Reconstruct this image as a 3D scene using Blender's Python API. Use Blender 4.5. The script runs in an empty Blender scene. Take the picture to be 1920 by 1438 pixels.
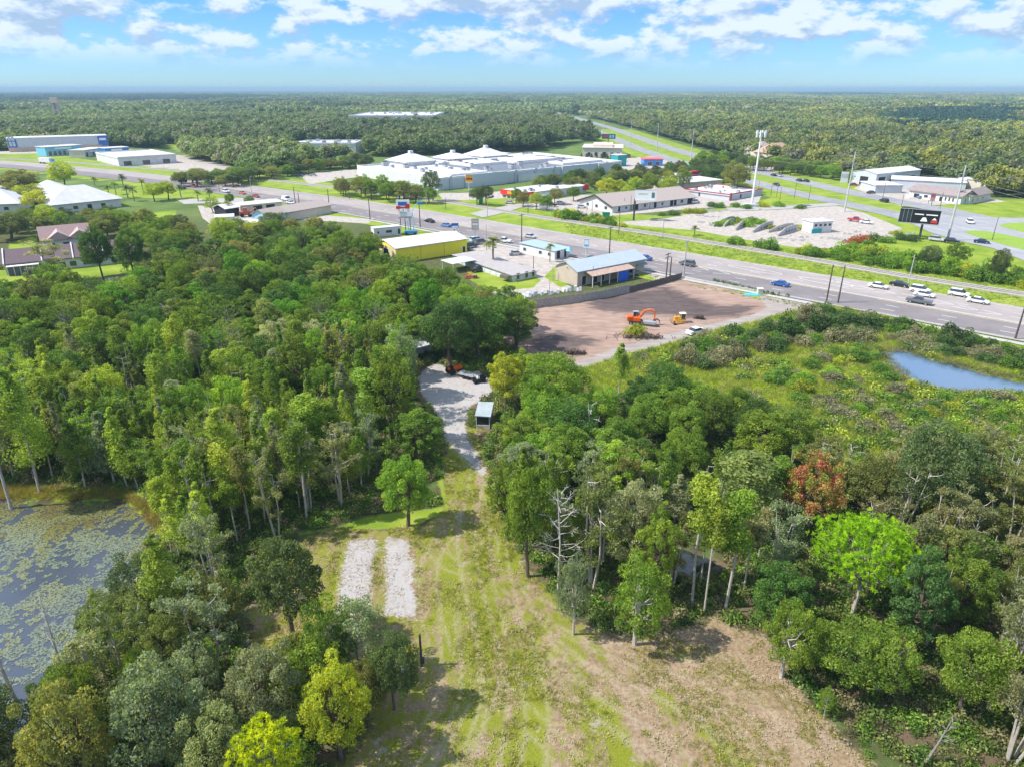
import bpy, math, random
import numpy as np
from mathutils import Vector, Matrix
R=math.radians
# ---------------------------------------------------------------- camera, sky, sun, exposure
sc=bpy.context.scene
H=48.0; FPX=1280.0; PIT=math.atan((719-167.3)/FPX)
cd=bpy.data.cameras.new('camera'); cam=bpy.data.objects.new('camera',cd); sc.collection.objects.link(cam)
cam.location=(0,0,H); cam.rotation_euler=(R(90)-PIT,0,0)
cd.sensor_width=36; cd.lens=24; cd.clip_start=0.5; cd.clip_end=120000
sc.camera=cam
SUN_EL=R(50); SUN_DIR=Vector((-1,-0.10,0)).normalized()
SUN_AZ=math.atan2(SUN_DIR.x,SUN_DIR.y)
w=bpy.data.worlds.new('World'); sc.world=w; w.use_nodes=True
nt=w.node_tree; N=nt.nodes; Lk=nt.links; N.clear()
def wn(t,**k):
    n=N.new(t)
    for a,b in k.items(): setattr(n,a,b)
    return n
out=wn('ShaderNodeOutputWorld'); bg=wn('ShaderNodeBackground'); bg.inputs['Strength'].default_value=0.15
sky=wn('ShaderNodeTexSky',sky_type='NISHITA',sun_disc=False,sun_elevation=SUN_EL,sun_rotation=SUN_AZ,altitude=50,air_density=1.0,dust_density=0.0,ozone_density=3.5)
hs=wn('ShaderNodeHueSaturation'); hs.inputs['Saturation'].default_value=1.0; hs.inputs['Value'].default_value=1.0
Lk.new(sky.outputs[0],hs.inputs['Color'])
tn=wn('ShaderNodeMixRGB',blend_type='MULTIPLY'); tn.inputs[0].default_value=1; Lk.new(hs.outputs[0],tn.inputs[1])
tc=wn('ShaderNodeTexCoord')
def cloudnoise(off,scale,det,dist=0.0):
    mp=wn('ShaderNodeMapping'); mp.inputs['Scale'].default_value=(1,1,2.3); mp.inputs['Location'].default_value=off
    Lk.new(tc.outputs['Generated'],mp.inputs['Vector'])
    n=wn('ShaderNodeTexNoise'); n.inputs['Scale'].default_value=scale; n.inputs['Detail'].default_value=det; n.inputs['Roughness'].default_value=.58; n.inputs['Distortion'].default_value=dist
    Lk.new(mp.outputs[0],n.inputs['Vector']); return n.outputs[0]
def mth(op,a,b,clamp=False):
    m=wn('ShaderNodeMath',operation=op,use_clamp=clamp)
    for i,v in enumerate((a,b)):
        if isinstance(v,(int,float)): m.inputs[i].default_value=v
        else: Lk.new(v,m.inputs[i])
    return m.outputs[0]
n1=cloudnoise((3.1,1.7,.4),13,10,0); n2=cloudnoise((3.1-.006,1.7,.4+.030),13,10,0); nb=cloudnoise((7.1,2.2,5.0),3.2,3)
sep=wn('ShaderNodeSeparateXYZ'); Lk.new(tc.outputs['Generated'],sep.inputs[0])
rz_=wn('ShaderNodeValToRGB'); e_=rz_.color_ramp.elements; e_[0].position=0; e_[0].color=(.235,.375,.55,1); e_[1].position=.45; e_[1].color=(1.0,1.08,1.2,1); q_=e_.new(.06); q_.color=(.235,.385,.66,1); q_=e_.new(.16); q_.color=(.18,.355,.74,1)  # sky tinted by height: low part dimmed, upper part brightened to add fill
Lk.new(sep.outputs['Z'],rz_.inputs[0]); Lk.new(rz_.outputs[0],tn.inputs[2])
dens=mth('ADD',n1,mth('MULTIPLY',mth('SUBTRACT',nb,.56),.55))
mr=wn('ShaderNodeMapRange',interpolation_type='SMOOTHSTEP'); mr.inputs['From Min'].default_value=.355; mr.inputs['From Max'].default_value=.475
Lk.new(dens,mr.inputs['Value'])
hz=wn('ShaderNodeMapRange',interpolation_type='SMOOTHSTEP'); hz.inputs['From Min'].default_value=.018; hz.inputs['From Max'].default_value=.06
Lk.new(sep.outputs['Z'],hz.inputs['Value'])
fac=mth('MULTIPLY',mth('MULTIPLY',mr.outputs[0],hz.outputs[0]),.92)
shade=mth('ADD',mth('MULTIPLY',mth('SUBTRACT',n1,n2),7.5),.60,True)
cr=wn('ShaderNodeMixRGB'); Lk.new(shade,cr.inputs[0]); cr.inputs[1].default_value=(1.55,2.15,2.95,1); cr.inputs[2].default_value=(3.1,3.5,3.95,1)
# clouds mixed over the tinted sky
mx=wn('ShaderNodeMixRGB'); Lk.new(fac,mx.inputs[0]); Lk.new(tn.outputs[0],mx.inputs[1]); Lk.new(cr.outputs[0],mx.inputs[2])
Lk.new(mx.outputs[0],bg.inputs['Color']); Lk.new(bg.outputs[0],out.inputs['Surface'])
sl=bpy.data.lights.new('sun','SUN'); sl.energy=3.7; sl.angle=R(.53); sl.color=(1,.95,.87)
so=bpy.data.objects.new('sun',sl); sc.collection.objects.link(so)
sv=Vector((SUN_DIR.x*math.cos(SUN_EL),SUN_DIR.y*math.cos(SUN_EL),math.sin(SUN_EL)))
so.rotation_euler=sv.to_track_quat('Z','Y').to_euler(); so.location=sv*200
vs=sc.view_settings; vs.view_transform='Standard'; vs.look='None'; vs.gamma=1; vs.exposure=0.92
try: vs.use_curve_mapping=False
except Exception: pass
sc.render.engine='CYCLES'; cy=sc.cycles
HAZE=1.5e-4
cy.max_bounces=6; cy.diffuse_bounces=3; cy.glossy_bounces=2; cy.transmission_bounces=3; cy.transparent_max_bounces=6; cy.volume_bounces=0
cy.use_denoising=True; cy.caustics_reflective=False; cy.caustics_refractive=False
try: cy.use_light_tree=False
except Exception: pass
# ---------------------------------------------------------------- photo-to-ground helper
cp,sp=math.cos(PIT),math.sin(PIT)
def P(px,py,z=0.0):
    dx=(px-960)/FPX; dy=(719-py)/FPX
    zz=-sp+dy*cp; t=(z-H)/zz
    return Vector((dx*t,(cp+dy*sp)*t,z))
def hgt(px,py,top):
    """height of a thing whose base stands at (px,py) and whose top reaches row top"""
    b=P(px,py); dy=(719-top)/FPX; t=b.y/(cp+dy*sp)
    return H+t*(-sp+dy*cp)
def G(l): return [tuple(P(x,y)[:2]) for x,y in l]
def proj(x,y,z):
    yy=y; zz=z-H; d=yy*cp-zz*sp; u=yy*sp+zz*cp
    return 960+FPX*x/d, 719-FPX*u/d
rng=np.random.default_rng(7); rnd=random.Random(11)
# ---------------------------------------------------------------- objects and meshes
C=sc.collection
def tag(o,label=None,cat=None,group=None,kind=None):
    if label: o['label']=label
    if cat: o['category']=cat
    if group: o['group']=group
    if kind: o['kind']=kind
    return o
def thing(name,label,cat,loc=(0,0,0),rz=0,group=None):
    o=bpy.data.objects.new(name,None); C.objects.link(o); o.empty_display_size=.3
    o.location=loc; o.rotation_euler=(0,0,rz); return tag(o,label,cat,group)
def mkobj(name,me,parent=None):
    o=bpy.data.objects.new(name,me); C.objects.link(o)
    if parent is not None: o.parent=parent
    return o
def mesh_np(name,v,f,mats,attr=None,mi=None,smooth=False):
    """v (N,3), f (M,k) arrays of equal-size faces"""
    me=bpy.data.meshes.new(name); v=np.asarray(v,np.float32); f=np.asarray(f,np.int32); k=f.shape[1]
    me.vertices.add(len(v)); me.vertices.foreach_set('co',v.ravel())
    me.loops.add(f.size); me.loops.foreach_set('vertex_index',f.ravel())
    me.polygons.add(len(f)); me.polygons.foreach_set('loop_start',np.arange(0,f.size,k,dtype=np.int32))
    if mi is not None: me.polygons.foreach_set('material_index',np.asarray(mi,np.int32))
    me.polygons.foreach_set('use_smooth',np.full(len(f),smooth))
    me.update(calc_edges=True)
    for n,(dom,a) in (attr or {}).items():
        at=me.attributes.new(n,'FLOAT',dom); at.data.foreach_set('value',np.asarray(a,np.float32).ravel())
    for m in mats: me.materials.append(m)
    return me
class MB:
    def __init__(s): s.v=[]; s.f=[]; s.m=[]
    def add(s,vs,fs,mi=0):
        n=len(s.v); s.v+=[tuple(a) for a in vs]; s.f+=[tuple(i+n for i in f) for f in fs]; s.m+=[mi]*len(fs); return s
    def box(s,x0,x1,y0,y1,z0,z1,mi=0):
        return s.add([(x0,y0,z0),(x1,y0,z0),(x1,y1,z0),(x0,y1,z0),(x0,y0,z1),(x1,y0,z1),(x1,y1,z1),(x0,y1,z1)],
            [(3,2,1,0),(4,5,6,7),(0,1,5,4),(1,2,6,5),(2,3,7,6),(3,0,4,7)],mi)
    def prism(s,poly,z0,z1,mi=0):
        n=len(poly)
        return s.add([(x,y,z0) for x,y in poly]+[(x,y,z1) for x,y in poly],
            [tuple(range(n-1,-1,-1)),tuple(range(n,2*n))]+[(i,(i+1)%n,n+(i+1)%n,n+i) for i in range(n)],mi)
    def prof(s,pts,y0,y1,mi=0,taper=0):
        """profile in x,z extruded along y"""
        n=len(pts)
        return s.add([(x,y0,z) for x,z in pts]+[(x,y1,z) for x,z in pts],
            [tuple(range(n)),tuple(range(2*n-1,n-1,-1))]+[(i,n+i,n+(i+1)%n,(i+1)%n) for i in range(n)],mi)
    def tube(s,pts,rad,n=6,mi=0):
        pts=[Vector(p) for p in pts]; rs=rad if isinstance(rad,(list,tuple)) else [rad]*len(pts)
        vs=[];fs=[]
        for i,p in enumerate(pts):
            d=(pts[min(i+1,len(pts)-1)]-pts[max(i-1,0)])
            if d.length<1e-6: d=Vector((0,0,1))
            d.normalize(); a=d.cross(Vector((0,0,1)) if abs(d.z)<.9 else Vector((1,0,0))).normalized(); b=d.cross(a)
            for k in range(n):
                t=2*math.pi*k/n; vs.append(p+(a*math.cos(t)+b*math.sin(t))*rs[i])
        for i in range(len(pts)-1):
            for k in range(n):
                k2=(k+1)%n; fs.append((i*n+k,i*n+k2,(i+1)*n+k2,(i+1)*n+k))
        fs.append(tuple(range(n-1,-1,-1))); m=(len(pts)-1)*n; fs.append(tuple(m+k for k in range(n)))
        return s.add(vs,fs,mi)
    def cyl(s,c,r,z0,z1,n=12,mi=0,r2=None):
        return s.tube([(c[0],c[1],z0),(c[0],c[1],z1)],[r,r if r2 is None else r2],n,mi)
    def wheel(s,c,r,wd,n=14,mi=0):
        return s.tube([(c[0],c[1]-wd/2,c[2]),(c[0],c[1]+wd/2,c[2])],r,n,mi)
    def mesh(s,name,mats,smooth=False):
        me=bpy.data.meshes.new(name); me.from_pydata(s.v,[],s.f); me.update()
        if not isinstance(mats,(list,tuple)): mats=[mats]
        for m in mats: me.materials.append(m)
        if any(s.m): me.polygons.foreach_set('material_index',s.m)
        if smooth: me.polygons.foreach_set('use_smooth',[True]*len(me.polygons))
        return me
    def build(s,name,mats,parent=None,smooth=False):
        return mkobj(name,s.mesh(name,mats,smooth),parent)
def dup(o,loc=None,rz=None,label=None,group=None,parent=None):
    c=o.copy(); C.objects.link(c)
    if parent is not None: c.parent=parent
    for ch in o.children: dup(ch,parent=c)
    if loc is not None: c.location=loc
    if rz is not None: c.rotation_euler=(0,0,rz)
    if label: c['label']=label
    if group: c['group']=group
    return c
# ---------------------------------------------------------------- materials
MATS={}
def nodes(m):
    m.use_nodes=True; t=m.node_tree; t.nodes.clear(); return t
def mat(name,col,rough=.65,metal=0,var=.18,scale=.6,bump=0,wave=None,spec=.35,emit=None):
    if name in MATS: return MATS[name]
    m=bpy.data.materials.new(name); MATS[name]=m; t=nodes(m); n=t.nodes; l=t.links
    o=n.new('ShaderNodeOutputMaterial'); b=n.new('ShaderNodeBsdfPrincipled'); l.new(b.outputs[0],o.inputs[0])
    b.inputs['Roughness'].default_value=rough; b.inputs['Metallic'].default_value=metal; b.inputs['Specular IOR Level'].default_value=spec
    g=n.new('ShaderNodeNewGeometry'); nz=n.new('ShaderNodeTexNoise'); nz.inputs['Scale'].default_value=scale; nz.inputs['Detail'].default_value=8; nz.inputs['Roughness'].default_value=.7
    l.new(g.outputs['Position'],nz.inputs['Vector'])
    mr=n.new('ShaderNodeMapRange'); mr.inputs['From Min'].default_value=.3; mr.inputs['From Max'].default_value=.7; mr.inputs['To Min'].default_value=1-var; mr.inputs['To Max'].default_value=1+var
    l.new(nz.outputs[0],mr.inputs['Value'])
    mul=n.new('ShaderNodeVectorMath'); mul.operation='SCALE'; mul.inputs[0].default_value=col[:3]; l.new(mr.outputs[0],mul.inputs['Scale'])
    l.new(mul.outputs[0],b.inputs['Base Color'])
    h=None
    if wave:
        tcn=n.new('ShaderNodeTexCoord'); wv=n.new('ShaderNodeTexWave'); wv.bands_direction=wave[1]; wv.inputs['Scale'].default_value=wave[0]
        l.new(tcn.outputs['Object'],wv.inputs['Vector']); h=wv.outputs['Fac']
    if bump or wave:
        bp=n.new('ShaderNodeBump'); bp.inputs['Strength'].default_value=.6 if wave else 1; bp.inputs['Distance'].default_value=.04 if wave else bump
        l.new(h if h is not None else nz.outputs[0],bp.inputs['Height']); l.new(bp.outputs[0],b.inputs['Normal'])
    return m
def leafmat(name,inst=False,trans=.42,scale_var=.55):
    m=bpy.data.materials.new(name); t=nodes(m); n=t.nodes; l=t.links
    o=n.new('ShaderNodeOutputMaterial')
    b=n.new('ShaderNodeBsdfPrincipled'); b.inputs['Roughness'].default_value=.55; b.inputs['Specular IOR Level'].default_value=.25
    tr=n.new('ShaderNodeBsdfTranslucent'); mixs=n.new('ShaderNodeMixShader'); mixs.inputs[0].default_value=trans
    l.new(b.outputs[0],mixs.inputs[1]); l.new(tr.outputs[0],mixs.inputs[2]); l.new(mixs.outputs[0],o.inputs[0])
    oi=n.new('ShaderNodeObjectInfo')
    if inst:
        a=n.new('ShaderNodeAttribute'); a.attribute_type='INSTANCER'; a.attribute_name='tint'; col=a.outputs['Color']
    else: col=oi.outputs['Color']
    lv=n.new('ShaderNodeAttribute'); lv.attribute_name='lv'
    mr=n.new('ShaderNodeMapRange'); mr.inputs['To Min'].default_value=1-scale_var; mr.inputs['To Max'].default_value=1+scale_var*1.1
    l.new(lv.outputs['Fac'],mr.inputs['Value'])
    hs=n.new('ShaderNodeHueSaturation'); l.new(col,hs.inputs['Color']); l.new(mr.outputs[0],hs.inputs['Value'])
    hr=n.new('ShaderNodeMapRange'); hr.inputs['To Min'].default_value=.53; hr.inputs['To Max'].default_value=.475; l.new(lv.outputs['Fac'],hr.inputs['Value']); l.new(hr.outputs[0],hs.inputs['Hue'])
    l.new(hs.outputs[0],b.inputs['Base Color'])
    gm=n.new('ShaderNodeMixRGB'); gm.blend_type='MULTIPLY'; gm.inputs[0].default_value=1; l.new(hs.outputs[0],gm.inputs[1]); gm.inputs[2].default_value=(1.95,1.75,.75,1)
    l.new(gm.outputs[0],tr.inputs['Color'])
    return m
LEAF=leafmat('foliage'); LEAFI=leafmat('foliage_far',True,.25)
GRASS=leafmat('grass_blades',True,.35)
BARK=mat('bark_brown',(.13,.10,.075),.9,var=.35,scale=6,bump=.02)
BARKP=mat('bark_pale',(.42,.38,.33),.9,var=.3,scale=5,bump=.02)
BARKG=mat('bark_grey',(.26,.235,.205),.9,var=.3,scale=5,bump=.02)
DEADW=mat('dead_wood',(.50,.46,.42),.9,var=.2,scale=5)
# ---------------------------------------------------------------- polygons
def pip(px,py,poly):
    ins=np.zeros(px.shape,bool); n=len(poly)
    for i in range(n):
        x0,y0=poly[i]; x1,y1=poly[(i+1)%n]
        if y0==y1: continue
        c=((y0>py)!=(y1>py))&(px<(x1-x0)*(py-y0)/(y1-y0)+x0); ins^=c
    return ins
def segd(px,py,pts,closed):
    d=np.full(px.shape,1e9); n=len(pts)
    for i in range(n if closed else n-1):
        ax,ay=pts[i]; bx,by=pts[(i+1)%n]; ex,ey=bx-ax,by-ay; L=ex*ex+ey*ey+1e-9
        t=np.clip(((px-ax)*ex+(py-ay)*ey)/L,0,1); d=np.minimum(d,np.hypot(px-ax-t*ex,py-ay-t*ey))
    return d
def sdf(px,py,poly,lim=6):
    """signed distance, negative inside; only near the polygon"""
    xs=[p[0] for p in poly]; ys=[p[1] for p in poly]; r=np.full(px.shape,1e3)
    m=(px>min(xs)-lim)&(px<max(xs)+lim)&(py>min(ys)-lim)&(py<max(ys)+lim)
    if m.any():
        a,b=px[m],py[m]; d=segd(a,b,poly,True); d[pip(a,b,poly)]*=-1; r[m]=d
    return r
def offs(line,d0,d1,i0=0,i1=None):
    """polygon between two offsets (to the right, +x side) of a polyline"""
    L=[Vector(p) for p in line]; n=[]
    for i in range(len(L)):
        t=(L[min(i+1,len(L)-1)]-L[max(i-1,0)]).normalized(); n.append(Vector((t.y,-t.x)))
    i1=len(L) if i1 is None else i1
    a=[tuple(L[i]+n[i]*d0) for i in range(i0,i1)]; b=[tuple(L[i]+n[i]*d1) for i in range(i0,i1)]
    return a,b
def opoly(line,d0,d1,i0=0,i1=None):
    a,b=offs(line,d0,d1,i0,i1); return a+b[::-1]
HW=[(190,59),(150,94),(104.8,134.7),(76.4,160.5),(48.7,185.4),(6.9,222),(-55.7,278.1),(-97,313.5),(-174.3,372),(-266.4,433),(-343.8,476),(-520,562),(-900,720),(-1500,930)]
H2=[(168,190),(160,240),(153,290),(137,345),(122,440),(110,544),(104,640),(98,964),(72,1500),(40,1850),(-85,3820),(-300,7000)]
RAIL=[(190,116),(130,168.1),(109.9,186.4),(90.5,208),(55.7,243),(8.9,284),(-24.7,318),(-90,369),(-117.5,390),(-190,440),(-300,500),(-420,555),(-700,680)]
# ---------------------------------------------------------------- ground
def geo(a,b,n): return list(np.geomspace(a,b,n))
xs=sorted(set(list(np.arange(-42,-13,.6))+list(np.arange(-13,44.1,.27))+list(np.arange(-215,-42,1.4))+list(np.arange(45.4,215,1.4))+[-v for v in geo(218,60000,34)]+geo(218,60000,34)+list(np.arange(-780,-220,14))+list(np.arange(222,420,14))))
ys=sorted(set(list(np.arange(26,34,.6))+list(np.arange(34,76,.27))+list(np.arange(76,96,.6))+list(np.arange(97,340,1.4))+list(np.arange(342,700,7))+geo(705,60000,40)+[-v for v in geo(1,3000,12)]+list(np.arange(2,26,3))))
xs=np.array(xs); ys=np.array(ys); X,Y=np.meshgrid(xs,ys); gx,gy=X.ravel(),Y.ravel()
def vn(x,y,s,seed):
    r=np.random.default_rng(seed); t=r.random((64,64)); fx=(x/s)%64; fy=(y/s)%64; ix=fx.astype(int); iy=fy.astype(int); u=fx-ix; v=fy-iy; u=u*u*(3-2*u); v=v*v*(3-2*v)
    a=t[ix%64,iy%64]; b=t[(ix+1)%64,iy%64]; c=t[ix%64,(iy+1)%64]; d=t[(ix+1)%64,(iy+1)%64]
    return a*(1-u)*(1-v)+b*u*(1-v)+c*(1-u)*v+d*u*v
def enc(polys,D=3.0):
    r=np.full(gx.shape,1e3)
    for p in polys: r=np.minimum(r,sdf(gx,gy,p,D+1))
    return np.clip(.5-r/(2*D),0,1)
FIELD=[G([(842,800),(835,850),(832,900),(838,950),(800,985),(700,992),(620,990),(560,1020),(500,1060),(470,1150),(470,1225),(560,1262),(620,1250),(690,1290),(700,1350),(640,1438),(500,1900),(1500,1900),(1640,1438),(1560,1360),(1490,1290),(1440,1200),(1340,1158),(1260,1185),(1180,1195),(1080,1165),(1020,1100),(985,1060),(960,1010),(935,960),(928,900),(905,860),(900,800)])]
LEAFY=[G([(930,960),(985,1050),(1040,1110),(1180,1190),(1320,1150),(1460,1200),(1500,1290),(1600,1360),(1760,1438),(1900,1600),(2100,1300),(1800,1120),(1500,1060),(1250,1040)]),
       G([(470,1225),(420,1240),(400,1330),(390,1500),(500,1600),(640,1438),(560,1290),(520,1240)]),G([(760,680),(820,680),(840,720),(800,770),(770,745)]),G([(880,735),(935,725),(950,790),(905,825),(868,800)])]
SAND=[G([(655,1012),(706,1010),(700,1060),(690,1150),(630,1150),(640,1080)]),G([(724,1006),(766,1010),(774,1060),(782,1160),(722,1150)]),
      G([(820,680),(870,700),(905,702),(925,720),(922,742),(885,760),(872,785),(876,820),(895,850),(912,885),(905,892),(880,868),(842,830),(822,790),(812,762),(788,735),(786,700),(798,690)])]
DIRT=[G([(930,600),(985,575),(1180,549),(1275,524),(1340,534),(1400,552),(1450,575),(1420,600),(1310,612),(1230,640),(1120,680),(1060,676),(1000,668),(940,640)])]
TRACKW=[G([(1418,556),(1470,556),(1528,566),(1510,580),(1440,598),(1330,622),(1240,648),(1160,668),(1090,692),(1060,684),(1150,655),(1240,630),(1340,606),(1420,588),(1440,575)])]
MUD=[G([(1100,560),(1180,552),(1250,540),(1300,560),(1350,575),(1420,575),(1380,592),(1290,596),(1200,585),(1120,582)]),G([(1000,640),(1050,625),(1120,640),(1060,660),(1010,662)])]
MARSH=[G([(1085,690),(1170,655),(1280,632),(1400,605),(1530,572),(1640,590),(1920,660),(2300,790),(2300,930),(1900,830),(1760,870),(1640,890),(1560,870),(1480,800),(1300,722),(1200,735),(1100,730)]),
       G([(-300,900),(240,918),(300,960),(300,1000),(240,935),(0,935),(-300,930)])]
LAWN=[opoly(HW,-9,0),opoly(HW,27,52,0,8),opoly(HW,11,17,8),opoly(HW,28,60,7),opoly(H2,-14,56,0,8),opoly(RAIL,-9,9),
  G([(560,345),(830,372),(960,372),(1150,400),(1250,406),(1390,385),(1460,368),(1640,398),(1740,437),(1920,492),(2100,560),(2100,600),(1920,556),(1700,520),(1500,480),(1200,432)]),
  G([(-60,284),(80,287),(200,306),(440,336),(560,352),(330,332),(0,305)]),
  G([(870,475),(985,458),(1080,480),(1060,545),(940,562),(880,525)]),G([(-60,512),(255,488),(262,508),(160,522),(-60,545)]),G([(18,457),(72,440),(66,462),(15,472)]),
  G([(1085,688),(1170,662),(1160,700),(1100,716)]),G([(1690,385),(1800,382),(1940,372),(2050,380),(2050,412),(1800,408),(1730,391)]),
  G([(1500,590),(1640,585),(1920,640),(1920,655),(1640,605)]),G([(560,1000),(640,985),(700,965),(830,950),(835,965),(760,990),(660,996)]),G([(820,900),(860,860),(880,880),(860,960),(838,970)]),
  G([(700,385),(790,420),(860,440),(880,452),(780,452),(740,440)]),G([(440,385),(520,372),(560,388),(600,400),(500,405)]),G([(140,365),(330,340),(440,375),(300,372),(230,372)]),G([(200,405),(330,395),(330,410),(200,425)]),
  G([(310,268),(400,265),(405,283),(330,285)]),G([(600,264),(700,262),(700,270),(600,270)]),G([(1000,262),(1080,258),(1085,264),(1010,270)])]
CONC=[G([(1150,418),(1250,410),(1300,400),(1380,394),(1450,392),(1530,384),(1575,388),(1620,400),(1690,428),(1690,440),(1640,452),(1560,466),(1490,464),(1400,450),(1300,432),(1200,424)]),
  G([(872,463),(905,450),(985,464),(1100,480),(1280,521),(1290,530),(1240,532),(1210,512),(1120,490),(1080,495),(1040,500),(1020,520),(1060,545),(1000,552),(925,556),(905,550),(1000,540),(1015,525),(940,488),(900,478)]),
  G([(940,385),(1000,380),(1100,366),(1200,372),(1300,360),(1430,362),(1420,384),(1300,392),(1150,405),(1080,402),(1000,392)]),
  G([(820,362),(970,360),(960,372),(870,376),(835,380)]),G([(200,292),(330,290),(430,310),(440,330),(330,318),(210,306)]),G([(-30,286),(210,276),(240,282),(200,290),(80,288),(0,290)]),
  G([(560,328),(690,316),(700,328),(580,346)]),G([(1600,354),(1620,345),(1700,352),(1800,370),(1870,376),(1900,378),(1800,383),(1690,387),(1640,368)]),
  G([(1150,300),(1240,292),(1300,318),(1240,330),(1170,318)]),G([(500,398),(620,405),(700,412),(690,420),(560,412)]),G([(370,385),(480,405),(540,430),(560,450),(420,440),(380,410)]),
  G([(1300,306),(1460,312),(1450,330),(1390,325),(1290,315)])]
PONDR=G([(1638,658),(1668,653),(1700,655),(1740,668),(1800,684),(1860,700),(1920,712),(2050,745),(2080,760),(1980,748),(1920,742),(1850,740),(1770,736),(1710,722),(1672,694)])
PONDL=G([(-500,880),(-300,915),(0,930),(120,934),(240,936),(290,960),(298,1010),(275,1075),(235,1125),(190,1180),(150,1250),(110,1330),(40,1380),(-60,1430),(-300,1500),(-700,1300)])
SWAMP=G([(1215,1015),(1260,1008),(1330,1025),(1370,1045),(1370,1080),(1330,1098),(1265,1085),(1225,1055)])
CANAL=G([(150,525),(200,512),(270,505),(330,508),(420,520),(420,545),(300,545),(150,555),(-100,600),(-100,560),(60,548)])
att={'sand':enc(SAND,1.6),'dirt':enc(DIRT,2.5),'trackw':enc(TRACKW,2.5),'mud':enc(MUD,7),'marsh':enc(MARSH,5),'lawn':enc(LAWN,2.5),'field':enc(FIELD,3),'conc':enc(CONC,1.5),'leafy':enc(LEAFY,3)}
# wheel tracks across the mown field
trk=np.zeros(gx.shape)
near=(gx>-40)&(gx<60)&(gy>25)&(gy<96)
def track(pts,wd=.26,gap=1.9,amt=1.0):
    L=[Vector(p) for p in G(pts)]
    # smooth
    for _ in range(3):
        q=[L[0]]
        for i in range(len(L)-1): q+=[L[i]*.75+L[i+1]*.25,L[i]*.25+L[i+1]*.75]
        L=q+[L[-1]]
    for o in ((-gap/2,gap/2) if gap else (0,)):
        a,_=offs([tuple(p) for p in L],o,o)
        d=segd(gx[near],gy[near],a,False); trk[near]=np.maximum(trk[near],amt*np.clip(1.2-d/wd,0,1))
track([(900,860),(885,940),(870,1020),(890,1120),(920,1220),(915,1300),(860,1400),(800,1500)])
track([(905,880),(930,960),(935,1060),(965,1180),(1000,1280),(1010,1380),(980,1520)],amt=.8)
track([(800,1010),(850,1070),(900,1060),(925,1020),(900,985),(850,990),(805,1040),(800,1130),(830,1230)],amt=.8)
track([(840,1100),(845,1200),(850,1290),(810,1380),(700,1480)],amt=.8)
track([(870,1150),(885,1250),(880,1330),(830,1438),(760,1560)])
track([(1000,1130),(1080,1180),(1200,1220),(1330,1270),(1430,1340),(1500,1438),(1560,1560)])
track([(1040,1200),(1150,1250),(1290,1320),(1390,1400),(1450,1500)],amt=.9)
track([(1000,1240),(1100,1320),(1250,1400),(1350,1500)],amt=.8)
track([(1100,1190),(1240,1200),(1350,1240),(1450,1310),(1540,1400)],amt=.7)
track([(940,1300),(1050,1400),(1100,1500)],amt=.7)
track([(1010,1200),(1080,1290),(1200,1380),(1290,1500)],amt=.9)
track([(1090,1230),(1230,1280),(1370,1370),(1440,1480)],amt=.9)
track([(960,1100),(1000,1180),(1090,1260),(1190,1330)],amt=.9)
track([(880,1080),(905,1180),(935,1290),(925,1400),(880,1500)],amt=.9)
track([(780,700),(840,770),(850,830),(890,870)],wd=.3,amt=.6)
att['trk']=trk
dk=np.zeros(gx.shape)
for pts in ([(900,1000),(905,1100),(900,1230),(880,1350)],[(985,1240),(1000,1330),(985,1438)],[(845,1060),(850,1140),(855,1220)],[(1130,1330),(1180,1438)],[(930,900),(935,1010),(950,1060)],[(1240,1300),(1400,1438)],[(880,930),(870,870),(850,840)]):
    d=segd(gx[near],gy[near],G(pts),False); dk[near]=np.maximum(dk[near],np.clip(1-d/1.8,0,1))
att['green']=dk
Z=np.zeros(gx.shape)
for pd,dep in ((PONDR,-.9),(PONDL,-.9),(SWAMP,-.6),(CANAL,-1.2)):
    s=sdf(gx,gy,pd,7)+(vn(gx,gy,2.3,77)-.5)*3.2+(vn(gx,gy,.9,78)-.5)*1.2; Z=np.minimum(Z,np.clip(-s/2.0,0,1)*dep)
# low spoil ridges of the graded lot
dm=np.clip((att['dirt']-.5)*2,0,1)
Z+=dm*((vn(gx,gy,5,1)-.5)*.35+(vn(gx+gy,gy-gx,2.2,2)-.5)*.25)
wild=np.clip(1-att['lawn']-att['conc']-att['dirt']-att['sand'],0,1)*((gy<110)|((gx<-5)&(gy<190)))
Z+=np.where(Z>-.05,wild*((vn(gx,gy,7,3)-.55)*.3+(vn(gx,gy,1.6,4)-.5)*.1),0)
ny,nx=X.shape; idx=np.arange(ny*nx).reshape(ny,nx)
faces=np.stack([idx[:-1,:-1],idx[:-1,1:],idx[1:,1:],idx[1:,:-1]],-1).reshape(-1,4)
gm=bpy.data.materials.new('ground_cover'); t=nodes(gm); n=t.nodes; l=t.links
o_=n.new('ShaderNodeOutputMaterial'); b_=n.new('ShaderNodeBsdfPrincipled'); l.new(b_.outputs[0],o_.inputs[0]); b_.inputs['Roughness'].default_value=.95; b_.inputs['Specular IOR Level'].default_value=.1
geoN=n.new('ShaderNodeNewGeometry')
def noise(scale,det=6,rough=.65,vec=None,stretch=None,dist=0):
    z=n.new('ShaderNodeTexNoise'); z.inputs['Scale'].default_value=scale; z.inputs['Detail'].default_value=det; z.inputs['Roughness'].default_value=rough; z.inputs['Distortion'].default_value=dist
    if stretch:
        m=n.new('ShaderNodeMapping'); m.inputs['Scale'].default_value=stretch[0]; m.inputs['Rotation'].default_value=(0,0,stretch[1]); l.new(geoN.outputs['Position'],m.inputs['Vector']); l.new(m.outputs[0],z.inputs['Vector'])
    else: l.new(geoN.outputs['Position'],z.inputs['Vector'])
    return z.outputs[0]
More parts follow.
